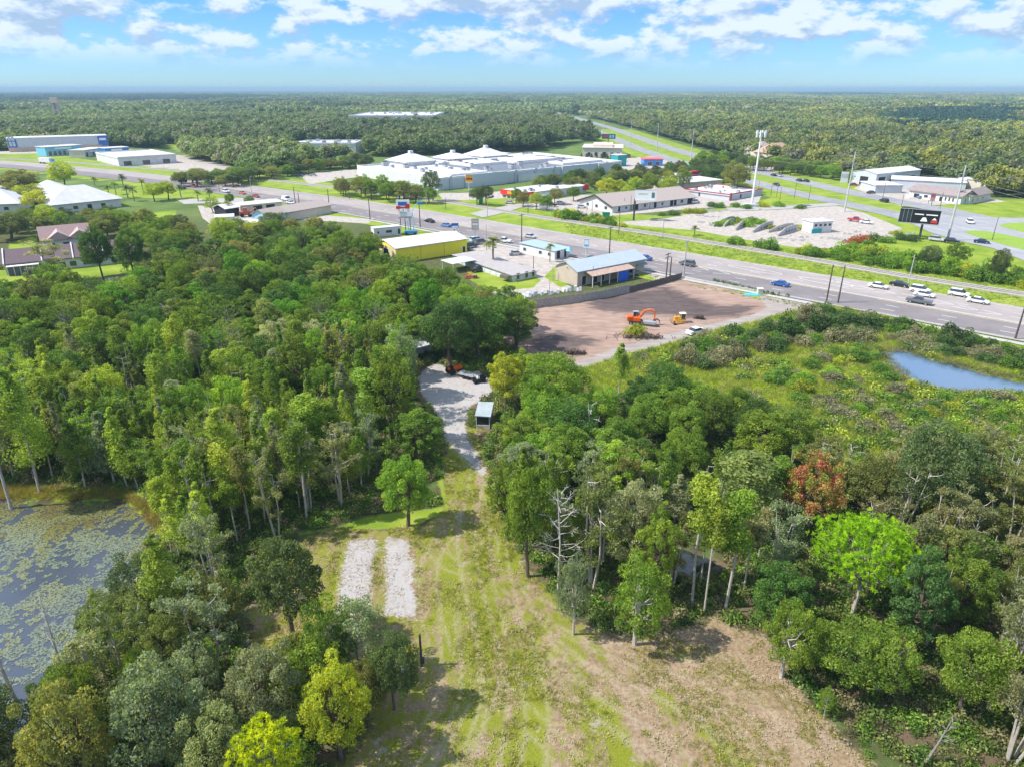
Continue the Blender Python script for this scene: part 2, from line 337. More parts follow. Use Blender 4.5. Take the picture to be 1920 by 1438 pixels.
def mm(op,a,b):
    m=n.new('ShaderNodeMath'); m.operation=op
    for i,v in enumerate((a,b)):
        if isinstance(v,(int,float)): m.inputs[i].default_value=v
        else: l.new(v,m.inputs[i])
    return m.outputs[0]
def ramp(v,stops):
    r=n.new('ShaderNodeValToRGB'); e=r.color_ramp.elements
    while len(e)<len(stops): e.new(.5)
    for q,(p,c) in zip(e,stops): q.position=p; q.color=(*c,1)
    l.new(v,r.inputs[0]); return r.outputs[0]
def thr(v,a,b):
    r=n.new('ShaderNodeMapRange'); r.interpolation_type='SMOOTHSTEP'; r.inputs['From Min'].default_value=a; r.inputs['From Max'].default_value=b; l.new(v,r.inputs['Value']); return r.outputs[0]
def mixc(f,a,b):
    m=n.new('ShaderNodeMixRGB')
    for i,v in enumerate((f,a,b)):
        if isinstance(v,(int,float)): m.inputs[i].default_value=v
        elif isinstance(v,tuple): m.inputs[i].default_value=(*v,1)
        else: l.new(v,m.inputs[i])
    return m.outputs[0]
def atr(nm):
    a=n.new('ShaderNodeAttribute'); a.attribute_name=nm; return a.outputs['Fac']
nf=noise(2.6,9,.75); nm_=noise(.55,7,.7); nl=noise(.12,5,.6); nff=noise(9,4,.8); ns=noise(.5,8,.75,stretch=((1.0,.18,1),R(-8)))
edge=mm('MULTIPLY',mm('SUBTRACT',nm_,.5),.75); edge2=mm('MULTIPLY',mm('SUBTRACT',nf,.5),.9)
def layer(nm,amp=1.0,w_=.05,fine=.5):
    v=mm('ADD',atr(nm),mm('MULTIPLY',edge,amp)); v=mm('ADD',v,mm('MULTIPLY',edge2,amp*fine)); return thr(v,.5-w_,.5+w_)
floor=ramp(nm_,[(.28,(.05,.06,.022)),(.45,(.10,.085,.045)),(.58,(.08,.13,.03)),(.75,(.18,.14,.09))])
far=ramp(noise(.02,8,.75),[(.3,(.035,.065,.02)),(.55,(.06,.10,.03)),(.75,(.09,.12,.04))])
sepQ=n.new('ShaderNodeSeparateXYZ'); l.new(geoN.outputs['Position'],sepQ.inputs[0]); col=mixc(thr(sepQ.outputs['Y'],235,330),floor,ramp(noise(.05,8,.75),[(.3,(.06,.10,.03)),(.5,(.11,.17,.04)),(.7,(.20,.25,.07))]))
leafy=ramp(nf,[(.3,(.075,.05,.035)),(.5,(.17,.115,.08)),(.62,(.09,.13,.03)),(.75,(.30,.22,.16))]); col=mixc(layer('leafy',.8),col,leafy)
marsh=ramp(nm_,[(.25,(.10,.16,.015)),(.5,(.22,.30,.02)),(.7,(.34,.39,.04)),(.85,(.32,.26,.13))]); marsh=mixc(thr(nf,.55,.75),marsh,(.09,.15,.02)); col=mixc(layer('marsh',.9),col,marsh)
lawn=ramp(nl,[(.3,(.13,.22,.02)),(.55,(.24,.31,.035)),(.75,(.33,.36,.07))]); lawn=mixc(thr(nf,.5,.8),lawn,(.13,.22,.025)); col=mixc(layer('lawn',.5),col,lawn)
# mown field: straw, bare sand and new grass
straw=ramp(nf,[(.25,(.13,.085,.05)),(.42,(.25,.175,.105)),(.58,(.36,.265,.175)),(.75,(.45,.36,.26))])
grs=ramp(nff,[(.25,(.12,.145,.012)),(.5,(.20,.225,.022)),(.75,(.30,.30,.05))])
gmix=mm('ADD',mm('ADD',mm('MULTIPLY',ns,.8),mm('MULTIPLY',nm_,.85)),mm('MULTIPLY',atr('green'),.30))
gmix=mm('ADD',gmix,mm('MULTIPLY',mm('SUBTRACT',nf,.5),.55))
sepP=n.new('ShaderNodeSeparateXYZ'); l.new(geoN.outputs['Position'],sepP.inputs[0])
# drier and barer to the right of the drive
dry=mm('MULTIPLY',thr(sepP.outputs['X'],3,16),.20); gmix=mm('SUBTRACT',gmix,dry)
fld=mixc(thr(gmix,.70,.92),straw,grs)
bare=mixc(thr(nf,.4,.65),(.31,.255,.215),(.44,.40,.38)); fld=mixc(mm('MULTIPLY',thr(noise(.35,7,.7),.60,.66),.85),fld,bare)
fld=mixc(mm('MULTIPLY',mm('MULTIPLY',atr('trk'),thr(nf,.3,.58)),.6),fld,(.42,.35,.25))
col=mixc(layer('field',1.0,.08,.9),col,fld)
sand=ramp(mm('ADD',mm('MULTIPLY',nm_,.7),mm('MULTIPLY',nf,.3)),[(.3,(.33,.30,.285)),(.5,(.41,.385,.375)),(.7,(.46,.44,.435))]); sand=mixc(mm('MULTIPLY',thr(nm_,.51,.64),.65),sand,(.30,.24,.16))
col=mixc(layer('sand',1.0,.08,1.1),col,sand)
conc=ramp(nm_,[(.3,(.28,.25,.22)),(.55,(.45,.40,.36)),(.75,(.54,.50,.455))]); conc=mixc(mm('MULTIPLY',thr(nf,.58,.7),.5),conc,(.24,.235,.16)); col=mixc(layer('conc',.25,.03),col,conc)
ds=noise(.6,8,.7,stretch=((.25,1.3,1),R(12)),dist=.6)
dirt=ramp(ds,[(.25,(.20,.135,.105)),(.5,(.34,.235,.185)),(.75,(.45,.335,.275))]); mud=ramp(ds,[(.3,(.07,.052,.05)),(.55,(.125,.095,.088)),(.8,(.22,.165,.15))])
dirt=mixc(thr(mm('ADD',atr('mud'),mm('MULTIPLY',mm('SUBTRACT',ds,.5),1.3)),.34,.55),dirt,mud); col=mixc(layer('dirt',.5),col,dirt)
tw=ramp(ds,[(.3,(.26,.215,.195)),(.6,(.37,.33,.30)),(.8,(.44,.40,.37))]); col=mixc(layer('trackw',.6),col,tw)
l.new(col,b_.inputs['Base Color'])
bp=n.new('ShaderNodeBump'); bp.inputs['Strength'].default_value=.9; bp.inputs['Distance'].default_value=.16; l.new(mm('ADD',nf,mm('MULTIPLY',ds,1.5)),bp.inputs['Height']); l.new(bp.outputs[0],b_.inputs['Normal'])
gme=mesh_np('ground',np.stack([gx,gy,Z],-1),faces,[gm],{k:('POINT',v) for k,v in att.items()},smooth=True)
tag(mkobj('ground',gme),kind='structure')
# ---------------------------------------------------------------- roads
ASP=mat('asphalt_near',(.20,.175,.175),.85,var=.22,scale=.09); ASPF=mat('asphalt_worn',(.32,.28,.265),.85,var=.2,scale=.07)
ASPG=mat('asphalt_grey',(.26,.26,.27),.85,var=.2,scale=.07); KERB=mat('kerb_concrete',(.42,.40,.38),.8,var=.15); PAINT=mat('road_paint',(.66,.65,.63),.6,var=.1)
BALL=mat('railway_ballast',(.36,.33,.30),.95,var=.3,scale=3,bump=.05)
YPAINT=mat('yellow_paint_line',(.62,.52,.20),.6)
def strip(mb,line,d0,d1,z,i0=0,i1=None,mi=0,th=None):
    a,b=offs(line,d0,d1,i0,i1); n=len(a)
    vs=[(x,y,z) for x,y in a]+[(x,y,z) for x,y in b]; fs=[(i,n+i,n+i+1,i+1) for i in range(n-1)]
    if th:
        m=len(vs); vs+=[(x,y,z-th) for x,y,_ in vs]; fs+=[(i,i+1,m+i+1,m+i) for i in range(n-1)]+[(n+i,m+n+i,m+n+i+1,n+i+1) for i in range(n-1)]
    mb.add(vs,fs,mi)
def struct(name,mb,mats): return tag(mb.build(name,mats),kind='structure')
m=MB(); strip(m,HW,-.2,13,.10); strip(m,HW,-1.0,-.2,.15); strip(m,HW,12.7,27.2,.106,mi=1); struct('highway',m,[ASP,ASPF])
m=MB()
for a,b in ((0,8),): strip(m,HW,-.75,-.35,.22,a,b,th=.2); strip(m,HW,27.2,27.6,.22,a,b,th=.2); strip(m,HW,12.4,13.1,.24,0,5,th=.15)
struct('kerb',m,[KERB])
m=MB(); strip(m,HW,-3.6,-1.9,.12,0,7); struct('pavement',m,[KERB])
m=MB(); strip(m,RAIL,-2.6,2.6,.20,th=.2); struct('railway_bed',m,[BALL])
m=MB(); strip(m,RAIL,-.9,-.75,.30,th=.12); strip(m,RAIL,.75,.9,.30,th=.12); struct('railway_rails',m,[mat('rail_steel',(.16,.13,.12),.6,.4)])
m=MB(); strip(m,H2,0,12,.10); strip(m,H2,28,41,.10); struct('road',m,[ASPG])
mk=MB()
def dashes(line,d,seg,gap,wd,z,i0,i1,mi=0):
    a,_=offs(line,d,d,i0,i1); a=[Vector(p) for p in a]; s=0
    for i in range(len(a)-1):
        L=(a[i+1]-a[i]).length; u=(a[i+1]-a[i])/L; v=Vector((u.y,-u.x))*wd/2; t=0
        while t+seg<L:
            p=a[i]+u*t; q=p+u*seg; mk.add([(*(p-v),z),(*(p+v),z),(*(q+v),z),(*(q-v),z)],[(0,1,2,3)],mi); t+=seg+gap
for d in (4.1,8.0): dashes(HW,d,3,9,.22,.118,0,9)
for d in (17.5,21.3): dashes(HW,d,3,9,.22,.124,0,9)
dashes(HW,.4,30,.01,.18,.118,0,9); dashes(HW,26.6,30,.01,.18,.124,0,9); dashes(HW,13.5,30,.01,.2,.124,0,9,1); dashes(HW,11.9,30,.01,.2,.118,0,9,1)
for d in (6,34.5): dashes(H2,d,3,9,.2,.115,0,7)
for d in (.4,11.6,28.4,40.6): dashes(H2,d,25,.01,.16,.115,0,9)
# chevron hatching between the turn lanes
hwu=(Vector(HW[4])-Vector(HW[2])).normalized(); hwn=Vector((hwu.y,-hwu.x))
def bar(p,q,wd=.3,z=.13,mi=0):
    p=Vector(p);q=Vector(q);u=(q-p).normalized();v=Vector((u.y,-u.x))*wd/2
    mk.add([(*(p-v),z),(*(p+v),z),(*(q+v),z),(*(q-v),z)],[(0,1,2,3)],mi)
for x,y in ((1595,532),(1640,545),(1680,552),(1745,565),(1790,573),(1835,583),(1880,592),(1330,508),(1370,516),(1255,492),(1120,463),(1085,452)):
    c=P(x,y).xy; bar(c,c+hwu*4.5+hwn*1.6,.22); bar(c,c+hwu*4.5-hwn*1.8,.22)
    bar(c+hwu*.3,c+hwu*.3+hwn*.01,.3)
def oval(px,py,a,b):
    c=P(px,py).xy; q=[c+hwu*a*math.cos(t)+hwn*b*math.sin(t) for t in np.linspace(0,2*math.pi,22)]
    for i in range(21): bar(q[i],q[i+1],.25)
oval(1548,530,7,2.0); oval(1415,507,8,1.6)
struct('road_marking',mk,[PAINT,YPAINT])
def sheet(name,polys,z,m_):
    mb=MB()
    for i,p in enumerate(polys): mb.add([(x,y,z+i*.004) for x,y in p],[tuple(range(len(p)))])
    return struct(name,mb,[m_])
sheet('junction',[G([(1668,404),(1700,416),(1744,437),(1795,452),(1863,467),(1920,490),(2100,545),(2200,560),(2200,420),(1920,410),(1789,407),(1728,391)])[::-1]],.112,mat('junction_asphalt',(.30,.30,.315),.85,var=.15,scale=.15))
ISL=mat('island_turf',(.22,.33,.035),.95,var=.3,scale=2)
def isl(p):
    mb=MB(); q=G(p); mb.prism(q[::-1] if sum((q[i][0]*q[(i+1)%len(q)][1]-q[(i+1)%len(q)][0]*q[i][1]) for i in range(len(q)))<0 else q,.05,.25); struct('traffic_island',mb,[ISL])
isl([(1806,436),(1822,434),(1850,435.5),(1880,441),(1920,449),(2060,480),(2060,505),(1920,470),(1856,453),(1825,443)])
isl([(1872,424),(1890,420),(1930,419),(2060,424),(2060,462),(1930,440),(1895,431)])
sheet('side_road',[G([(880,402),(905,395),(985,381),(1000,384),(930,404),(905,409)]),G([(940,556),(975,548),(1035,545),(1065,536),(1072,540),(1040,550),(985,555),(935,563)]),
  G([(1360,392),(1440,388),(1560,382),(1580,386),(1460,394),(1370,397)]),G([(330,375),(480,372),(500,378),(345,384)])],.125,mat('side_road_paving',(.36,.34,.31),.85,var=.12,scale=.4))
# ---------------------------------------------------------------- water
def watermat(name,col,rough,sc_,bd):
    m=bpy.data.materials.new(name); t=nodes(m); n=t.nodes; l=t.links
    o=n.new('ShaderNodeOutputMaterial'); b=n.new('ShaderNodeBsdfPrincipled'); l.new(b.outputs[0],o.inputs[0])
    b.inputs['Base Color'].default_value=(*col,1); b.inputs['Roughness'].default_value=rough; b.inputs['Specular IOR Level'].default_value=1.0; b.inputs['IOR'].default_value=1.5
    g=n.new('ShaderNodeNewGeometry'); z=n.new('ShaderNodeTexNoise'); z.inputs['Scale'].default_value=sc_; z.inputs['Detail'].default_value=4; l.new(g.outputs['Position'],z.inputs['Vector'])
    bp=n.new('ShaderNodeBump'); bp.inputs['Distance'].default_value=bd; bp.inputs['Strength'].default_value=.35; l.new(z.outputs[0],bp.inputs['Height']); l.new(bp.outputs[0],b.inputs['Normal'])
    return m
WAT=watermat('pond_water',(.10,.17,.27),.04,3,.05); WATL=watermat('lily_water',(.055,.065,.085),.08,6,.08); WATD=watermat('canal_water',(.012,.018,.016),.05,2,.03)
def pond(name,poly,z,m_):
    cx_=sum(p[0] for p in poly)/len(poly); cy_=sum(p[1] for p in poly)/len(poly); poly=[(cx_+(a-cx_)*1.05+math.copysign(1.2,a-cx_),cy_+(b-cy_)*1.05+math.copysign(1.2,b-cy_)) for a,b in poly]; mb=MB(); mb.add([(x,y,z) for x,y in poly],[tuple(range(len(poly)))]); o=struct(name,mb,[m_])
    if o.data.polygons[0].normal.z<0: o.data.flip_normals()
pond('pond_water',PONDR,-.22,WAT); pond('lily_pond_water',PONDL,-.22,WATL); pond('swamp_water',SWAMP,-.2,WATD); pond('canal_water',CANAL,-.35,WATD)
# ---------------------------------------------------------------- foliage geometry
def unit(v): return v/(np.linalg.norm(v,axis=-1,keepdims=True)+1e-9)
def cards(c,nrm,size,r,asp=.55,tilt=.8):
    """diamond leaf sprays at c facing about nrm"""
    N_=len(c); nn=unit(nrm+r.normal(0,tilt,(N_,3))); t=unit(np.cross(nn,r.normal(0,1,(N_,3)))); b=np.cross(nn,t)
    s=(size*r.uniform(.6,1.35,N_))[:,None]
    v=np.stack([c+t*s,c+b*s*asp,c-t*s*.9,c-b*s*asp],1).reshape(-1,3)
    f=np.arange(4*N_).reshape(-1,4); return v,f
def shell(cn,rad,n,r,flat=.8,up=.25,inner=.35):
    """points on the skins of clumps"""
    k=len(cn); i=r.integers(0,k,n); d=unit(r.normal(0,1,(n,3))+np.array([0,0,up])); q=r.uniform(1-inner,1.05,n)[:,None]
    R_=rad[i][:,None]; p=cn[i]+d*R_*q*np.array([1,1,flat]); return p,d,i
def crown_mesh(name,cn,rad,n,size,r,flat=.8,up=.25,inner=.35,asp=.55,tilt=.8,m=None,droop=0):
    p,d,i=shell(cn,rad,n,r,flat,up,inner); 
    if droop: d=d+np.array([0,0,-droop])
    v,f=cards(p,d,size,r,asp,tilt)
    lv=np.clip(r.random(n)*.55+r.random(len(cn))[i]*.45,0,1)
    return mesh_np(name,v,f,[m or LEAF],{'lv':('FACE',lv)})
def fibo(n,r,zlo=-.5):
    k=np.arange(n)+.5; z=1-(1-zlo)*k/n; a=k*2.39996+r.random()*6; q=np.sqrt(np.clip(1-z*z,0,1)); return np.stack([q*np.cos(a),q*np.sin(a),z],-1)
def limbs(mb,base,top,targets,r0,r,bare=0,n=5):
    """trunk and limbs that reach towards the clumps"""
    base=Vector(base); top=Vector(top); mid=base.lerp(top,.5)+Vector((r.normal(0,.12),r.normal(0,.12),0))*(top.z-base.z)*.12
    mb.tube([base,base.lerp(mid,.15)+Vector((0,0,0)),mid,top],[r0*1.35,r0,r0*.75,r0*.3],7)
    for t in targets:
        t=Vector(t); k=r.uniform(.35,.85); s=base.lerp(top,k) if k>.5 else mid.lerp(top,k); 
        if s.z>t.z: s.z=max(base.z+(top.z-base.z)*.3,t.z-.6)
        mdl=s.lerp(t,.5)+Vector((r.normal(0,.2),r.normal(0,.2),-.1*(t-s).length))
        q=r0*r.uniform(.25,.4); mb.tube([s,mdl,t],[q,q*.7,q*.25],n)
def proto_oak(r,h=10,w=4.2,n=3600,size=.22,ncl=34,trunk=BARK,zfrac=.46,flat=.85,lowcut=-.45,gap=.0,rw=.30):
    cz=h*(1-zfrac*.95); rz=h*zfrac
    d=fibo(ncl,r,lowcut); rr=r.uniform(.62,1.0,ncl)[:,None]; cn=d*rr*np.array([w*.86,w*.86,rz*.85])+np.array([0,0,cz])+r.normal(0,.22,(ncl,3))
    cn[:,0]+=r.normal()*w*.1; rad=r.uniform(rw*.75,rw*1.2,ncl)*w
    mb=MB(); limbs(mb,(0,0,-.3),(r.normal(0,.3),r.normal(0,.3),cz+rz*.2),cn[::2],h*.022+.05,r)
    return crown_mesh('crown',cn,rad,n,size,r,flat),mb.mesh('trunk',trunk)
def proto_column(r,h=13,w=1.3,n=2200,size=.2,start=.35,trunk=BARKP,ncl=18,taper=.75,cone=False):
    z=np.linspace(h*start,h*.96,ncl)+r.normal(0,.2,ncl); k=(z-h*start)/(h*(1-start)); ww=w*(np.sin(np.clip(k*taper+.22,0,1)*np.pi)**.6) if not cone else w*1.25*np.clip(1.03-k,0,1)**.75*np.clip((k+.12)*4,0,1)
    a=r.random(ncl)*6.28; cn=np.stack([np.cos(a)*ww*.55,np.sin(a)*ww*.55,z],-1); rad=np.clip(ww*r.uniform(.5,.85,ncl),.22,9)
    mb=MB(); limbs(mb,(0,0,-.3),(r.normal(0,.15),r.normal(0,.15),h*.93),cn[::3],.11,r)
    return crown_mesh('crown',cn,rad,n,size,r,1.15,.0,.5,.5),mb.mesh('trunk',trunk)
def proto_sparse(r,h=11,w=2.4,n=1700,size=.19,ncl=22,trunk=BARKP,multi=3):
    """open, many-stemmed wetland tree with bare branch work"""
    mb=MB(); tips=[]
    for s in range(multi):
        a=r.random()*6.28; lean=r.uniform(.08,.25); tx=math.cos(a)*h*lean*.6; ty=math.sin(a)*h*lean*.6; th=h*r.uniform(.75,.98)
        b0=Vector((math.cos(a)*.25,math.sin(a)*.25,-.3)); top=Vector((tx,ty,th)); md=b0.lerp(top,.5)+Vector((r.normal(0,.2),r.normal(0,.2),0))
        mb.tube([b0,md,top],[.14,.09,.03],6)
        for j in range(max(3,ncl//multi)):
            k=r.uniform(.35,1); s0=md.lerp(top,(k-.5)*2) if k>.5 else b0.lerp(md,k*2)
            e=s0+Vector((r.normal(0,1),r.normal(0,1),r.uniform(.2,1.2))).normalized()*w*r.uniform(.35,.8); e2=e+Vector((r.normal(0,.5),r.normal(0,.5),.3))
            mb.tube([s0,s0.lerp(e,.5)+Vector((0,0,-.15)),e],[.05,.035,.015],4); tips+=[e,e2]
    cn=np.array([tuple(t) for t in tips]); rad=r.uniform(.35,.8,len(cn))*w*.42
    return crown_mesh('crown',cn,rad,n,size,r,.9,.1,.8,.5,1.2),mb.mesh('trunk',trunk)
def tufts(c,dirs,L,r,k=14,wd=.045):
    N_=len(c); d=np.repeat(dirs,k,0)+r.normal(0,.75,(N_*k,3)); d=unit(d); p=np.repeat(c,k,0); side=unit(np.cross(d,r.normal(0,1,d.shape)))
    l_=(L*r.uniform(.7,1.1,N_*k))[:,None]
    v=np.stack([p-side*wd,p+side*wd,p+d*l_],1).reshape(-1,3); return v,np.arange(3*N_*k).reshape(-1,3)
def proto_pine(r,h=13,w=3.2,ncl=26,tuft=7,k=12,L=.42,prad=1.0,trunk=BARKG,flat=.5,top=.42,wd=.05,dead=4,zlo=-.25):
    cz=h*(1-top*.62); rz=h*top*.55; d=fibo(ncl,r,zlo); cn=d*r.uniform(.55,1,ncl)[:,None]*np.array([w*.9,w*.9,rz])+np.array([0,0,cz])
    rad=r.uniform(.2,.32,ncl)*w*prad
    i=np.repeat(np.arange(ncl),tuft); q=unit(r.normal(0,1,(len(i),3))+np.array([0,0,.5])); tc_=cn[i]+q*rad[i][:,None]*np.array([1,1,.6])
    v,f=tufts(tc_,q+np.array([0,0,.35]),L,r,k,wd); lv=np.clip(np.repeat(r.random(len(i))*.6,k)+r.random(len(i)*k)*.4,0,1)
    mb=MB(); limbs(mb,(0,0,-.3),(r.normal(0,.25),r.normal(0,.25),cz+rz*.3),cn,h*.014+.05,r)
    for _ in range(dead):
        z=h*r.uniform(.3,.6); a=r.random()*6.28; e=Vector((math.cos(a),math.sin(a),r.uniform(-.1,.5)))*r.uniform(.8,1.8)+Vector((0,0,z)); mb.tube([(0,0,z),Vector((0,0,z)).lerp(e,.6)+Vector((0,0,.1)),e],[.06,.04,.015],4)
    return mesh_np('crown',v,f,[LEAF],{'lv':('FACE',lv)}),mb.mesh('trunk',trunk)
def branchy(mb,s,d,L,rd,lvl,r,n=5):
    d=d.normalized(); e=s+d*L*.5+Vector((r.normal(0,.06),r.normal(0,.06),r.normal(0,.05)))*L; e2=e+(d+Vector((r.normal(0,.22),r.normal(0,.22),r.normal(.05,.15)))).normalized()*L*.5
    mb.tube([s,e,e2],[rd,rd*.75,rd*.35],n)
    if lvl:
        for _ in range(3):
            k=r.uniform(.3,1); p=s.lerp(e,k*2) if k<.5 else e.lerp(e2,(k-.5)*2)
            branchy(mb,p,(d+Vector((r.normal(0,.75),r.normal(0,.75),r.normal(.15,.45)))),L*r.uniform(.35,.55),rd*.45,lvl-1,r,4)
def dead_mesh(r,h,nb,spread,lvl=2,rd=.17,up=.35,start=.3,mat_=None):
    mb=MB(); mb.tube([(0,0,-.3),(r.normal(0,.12),r.normal(0,.12),h*.5),(r.normal(0,.2),r.normal(0,.2),h)],[rd*1.3,rd*.8,.03],7)
    for i in range(nb):
        k=start+(1-start)*(i+.5)/nb*.95; a=i*2.4+r.normal(0,.4); branchy(mb,Vector((0,0,h*k)),Vector((math.cos(a),math.sin(a),up+r.normal(0,.15))),spread*(1.1-k*.75)*r.uniform(.7,1.15),rd*.38,lvl,r)
    return mb.mesh('trunk',mat_ or DEADW)
def proto_palm(r,h=6,L=2.0,nf=22):
    mb=MB(); mb.tube([(0,0,-.2),(r.normal(0,.1),0,h*.5),(0,0,h)],[.2,.16,.17],8); V=[];F=[];lv=[]
    for i in range(nf):
        a=i*2.4; el=r.uniform(-.5,1.25); d=Vector((math.cos(a)*math.cos(el),math.sin(a)*math.cos(el),math.sin(el))); sd=Vector((-math.sin(a),math.cos(a),0)); p=Vector((0,0,h)); q=L*r.uniform(.8,1.1)
        for j in range(6):
            k0=j/6; k1=(j+1)/6; f0=p+d*q*k0-Vector((0,0,q*.45*k0*k0)); f1=p+d*q*k1-Vector((0,0,q*.45*k1*k1)); wv=.42*q*math.sin(math.pi*(k0*.85+.12))
            for s in (-1,1):
                n=len(V); tip=f1.lerp(f0,.2)+sd*s*wv-Vector((0,0,.22*wv))+d*.1; V+=[tuple(f0),tuple(f1),tuple(tip)]; F.append((n,n+1,n+2)); lv.append(r.random())
    return mesh_np('crown',V,F,[LEAF],{'lv':('FACE',lv)}),mb.mesh('trunk',BARKG)
def proto_shrub(r,w=1.6,h=1.6,n=650,size=.17,ncl=10):
    d=fibo(ncl,r,.0); cn=d*r.uniform(.35,.85,ncl)[:,None]*np.array([w,w,h*.7])+np.array([0,0,h*.15]); rad=r.uniform(.32,.5,ncl)*min(w,h)
    return crown_mesh('shrub',cn,rad,n,size,r,.9,.3,.4)
rp=np.random.default_rng
T={}
T['oak']=[proto_oak(rp(i),h=[10,9,11,10,8.5][i],w=[4.4,4.0,4.6,3.6,4.2][i],n=14000,size=.125,ncl=[60,52,70,46,56][i],rw=[.20,.22,.18,.23,.2][i],lowcut=-.6) for i in range(5)]
T['oakd']=[proto_oak(rp(10+i),h=[11,10,12][i],w=[3.3,3.6,3.0][i],n=12000,size=.12,ncl=50,rw=.2,zfrac=.47,lowcut=-.7) for i in range(3)]
T['lump']=[proto_oak(rp(20+i),h=9,w=3.9,n=13000,size=.115,ncl=74,rw=.165,zfrac=.47,lowcut=-.65) for i in range(3)]
T['column']=[proto_column(rp(30+i),h=13,w=[1.35,1.7,1.1,1.5][i],n=5200,size=.13,start=[.22,.3,.15,.35][i],cone=True,ncl=30) for i in range(4)]
T['slim']=[proto_column(rp(36+i),h=13,w=[1.2,1.5,1.3][i],n=4200,size=.13,start=[.55,.48,.6][i]) for i in range(3)]
T['sparse']=[proto_sparse(rp(40+i),n=5200,size=.12,multi=[3,4,2,5][i],ncl=26) for i in range(4)]
T['grey']=[proto_sparse(rp(50+i),h=10,w=2.7,n=6000,size=.11,multi=[3,4,2][i],ncl=30) for i in range(3)]
T['pine']=[proto_pine(rp(60+i),w=[3.4,3.0,3.8][i],ncl=[34,28,38][i],tuft=9,k=13,L=.40,wd=.045) for i in range(3)]
T['open']=[proto_oak(rp(70+i),h=8,w=3.2,n=9000,size=.10,ncl=44,trunk=BARKP,zfrac=.48,rw=.2,lowcut=-.8) for i in range(3)]
T['palm']=[proto_palm(rp(80+i),h=[6,5][i]) for i in range(2)]
SH=[proto_shrub(rp(90+i),n=1600,size=.115) for i in range(4)]
SHL=[proto_shrub(rp(95+i),w=1.5,h=2.6,n=1900,size=.12,ncl=14) for i in range(3)]
KN={'oak':('oak_tree','tree'),'oakd':('broadleaf_tree','tree'),'lump':('broadleaf_tree','tree'),'column':('cypress_tree','tree'),'slim':('cypress_tree','tree'),'sparse':('paperbark_tree','tree'),'grey':('paperbark_tree','tree'),'pine':('pine_tree','tree'),'open':('young_tree','tree'),'palm':('palm_tree','palm tree')}
COL={'green':(.15,.235,.03),'deep':(.09,.17,.032),'dark':(.10,.145,.05),'bright':(.20,.315,.035),'lime':(.26,.36,.045),'yellow':(.31,.38,.035),'olive':(.19,.22,.06),'grey':(.25,.27,.12),'silver':(.25,.30,.16),'brown':(.21,.215,.11),'orange':(.40,.20,.05),'teal':(.09,.17,.045),'pine':(.13,.29,.024)}
WORD={'green':'mid green','deep':'deep green','dark':'dark green','bright':'bright green','lime':'lime green','yellow':'yellow green','olive':'olive green','grey':'greyish','silver':'silvery green','brown':'brownish','orange':'orange and red','teal':'bluish green','pine':'fresh green'}
BASEH={'oak':10,'oakd':11,'lump':9,'column':13,'slim':13,'sparse':11,'grey':10,'pine':13,'open':8,'palm':6}
BASEW={'oak':4.2,'oakd':3.3,'lump':3.9,'column':1.4,'slim':1.35,'sparse':2.6,'grey':2.8,'pine':3.4,'open':3.2,'palm':2}
placed=[]   # x, y, radius of everything that keeps trees away
def plant(kind,x,y,h,w,col,label,group=None,name=None):
    pr=T[kind][rnd.randrange(len(T[kind]))]; nm,cat=KN[kind]; e=thing(name or nm,label,cat,(x,y,0),rnd.random()*6.28,group)
    s=w/BASEW[kind]; e.scale=(s,s,h/BASEH[kind])
    c=mkobj('crown',pr[0],e); base=COL[col] if isinstance(col,str) else col; j=rnd.uniform(.8,1.22); k=rnd.uniform(.9,1.12)
    c.color=(min(1,base[0]*j*k),base[1]*j,base[2]*j,1); mkobj('trunk',pr[1],e); placed.append((x,y,w*.55)); return e
# ---- landmarks for the labels
LM=[(768,655,'blue-doored shed in the woods'),(903,790,'small metal-roofed shed'),(1597,1150,'bright umbrella-crowned pine'),(1510,990,'orange-red tree'),(1043,1100,'big bare dead tree'),(1105,850,'dead snag'),
 (553,1200,'dark oak standing alone'),(130,1040,'lily pond'),(700,1080,'two white sand pads'),(240,525,'dark canal'),(80,512,'white townhouse row'),(800,500,'yellow warehouse'),(1760,700,'blue pond'),(1200,605,'orange excavator'),
 (860,740,'gravel yard'),(880,900,'grassy end of the drive'),(1300,1200,'edge of the mown clearing'),(1280,1060,'swamp pool'),(1560,800,'marsh meadow'),(940,600,'weathered fence corner'),(1470,590,'highway verge'),(791,1235,'wooden post'),
 (500,1400,'yellow-green pine in the foreground'),(1740,1400,'leaning broken trunk'),(1850,1300,'right edge woods'),(200,900,'pond shore'),(60,850,'left edge of the woods'),(400,700,'middle of the left woods'),(250,650,'upper left woods'),
 (600,560,'woods below the yellow warehouse'),(1150,700,'grassy strip by the dirt lot'),(1800,950,'tangle of grey trees'),(430,430,'brown-roofed workshop'),(170,370,'white hip-roofed hall'),(700,370,'mall wall'),(1376,350,'white red-edged roof'),
 (1560,440,'ruined ramps'),(1720,450,'black billboard'),(1850,520,'road junction'),(1280,440,'white billboard'),(1470,300,'tan tiled roofs'),(1700,350,'white workshop complex'),(1040,370,'red-fronted store'),(1130,290,'cream restaurant'),(640,640,'centre of the left woods'),(1700,600,'marsh side of the highway'),(600,920,'shady clearing edge'),(330,1230,'brown gap at the pond corner')]
LMW=[(P(a,b).xy,c) for a,b,c in LM]
lab_used={}
def where(x,y):
    v=Vector((x,y)); best=min(LMW,key=lambda q:(q[0]-v).length/(20+q[0].length*.25)); d=v-best[0]; ln=d.length
    rel=('right of' if d.x>0 else 'left of') if abs(d.x)>abs(d.y) else ('behind' if d.y>0 else 'in front of')
    near='just' if ln<6 else ('close' if ln<14 else 'well')
    return f"{near} {rel} the {best[1]}"
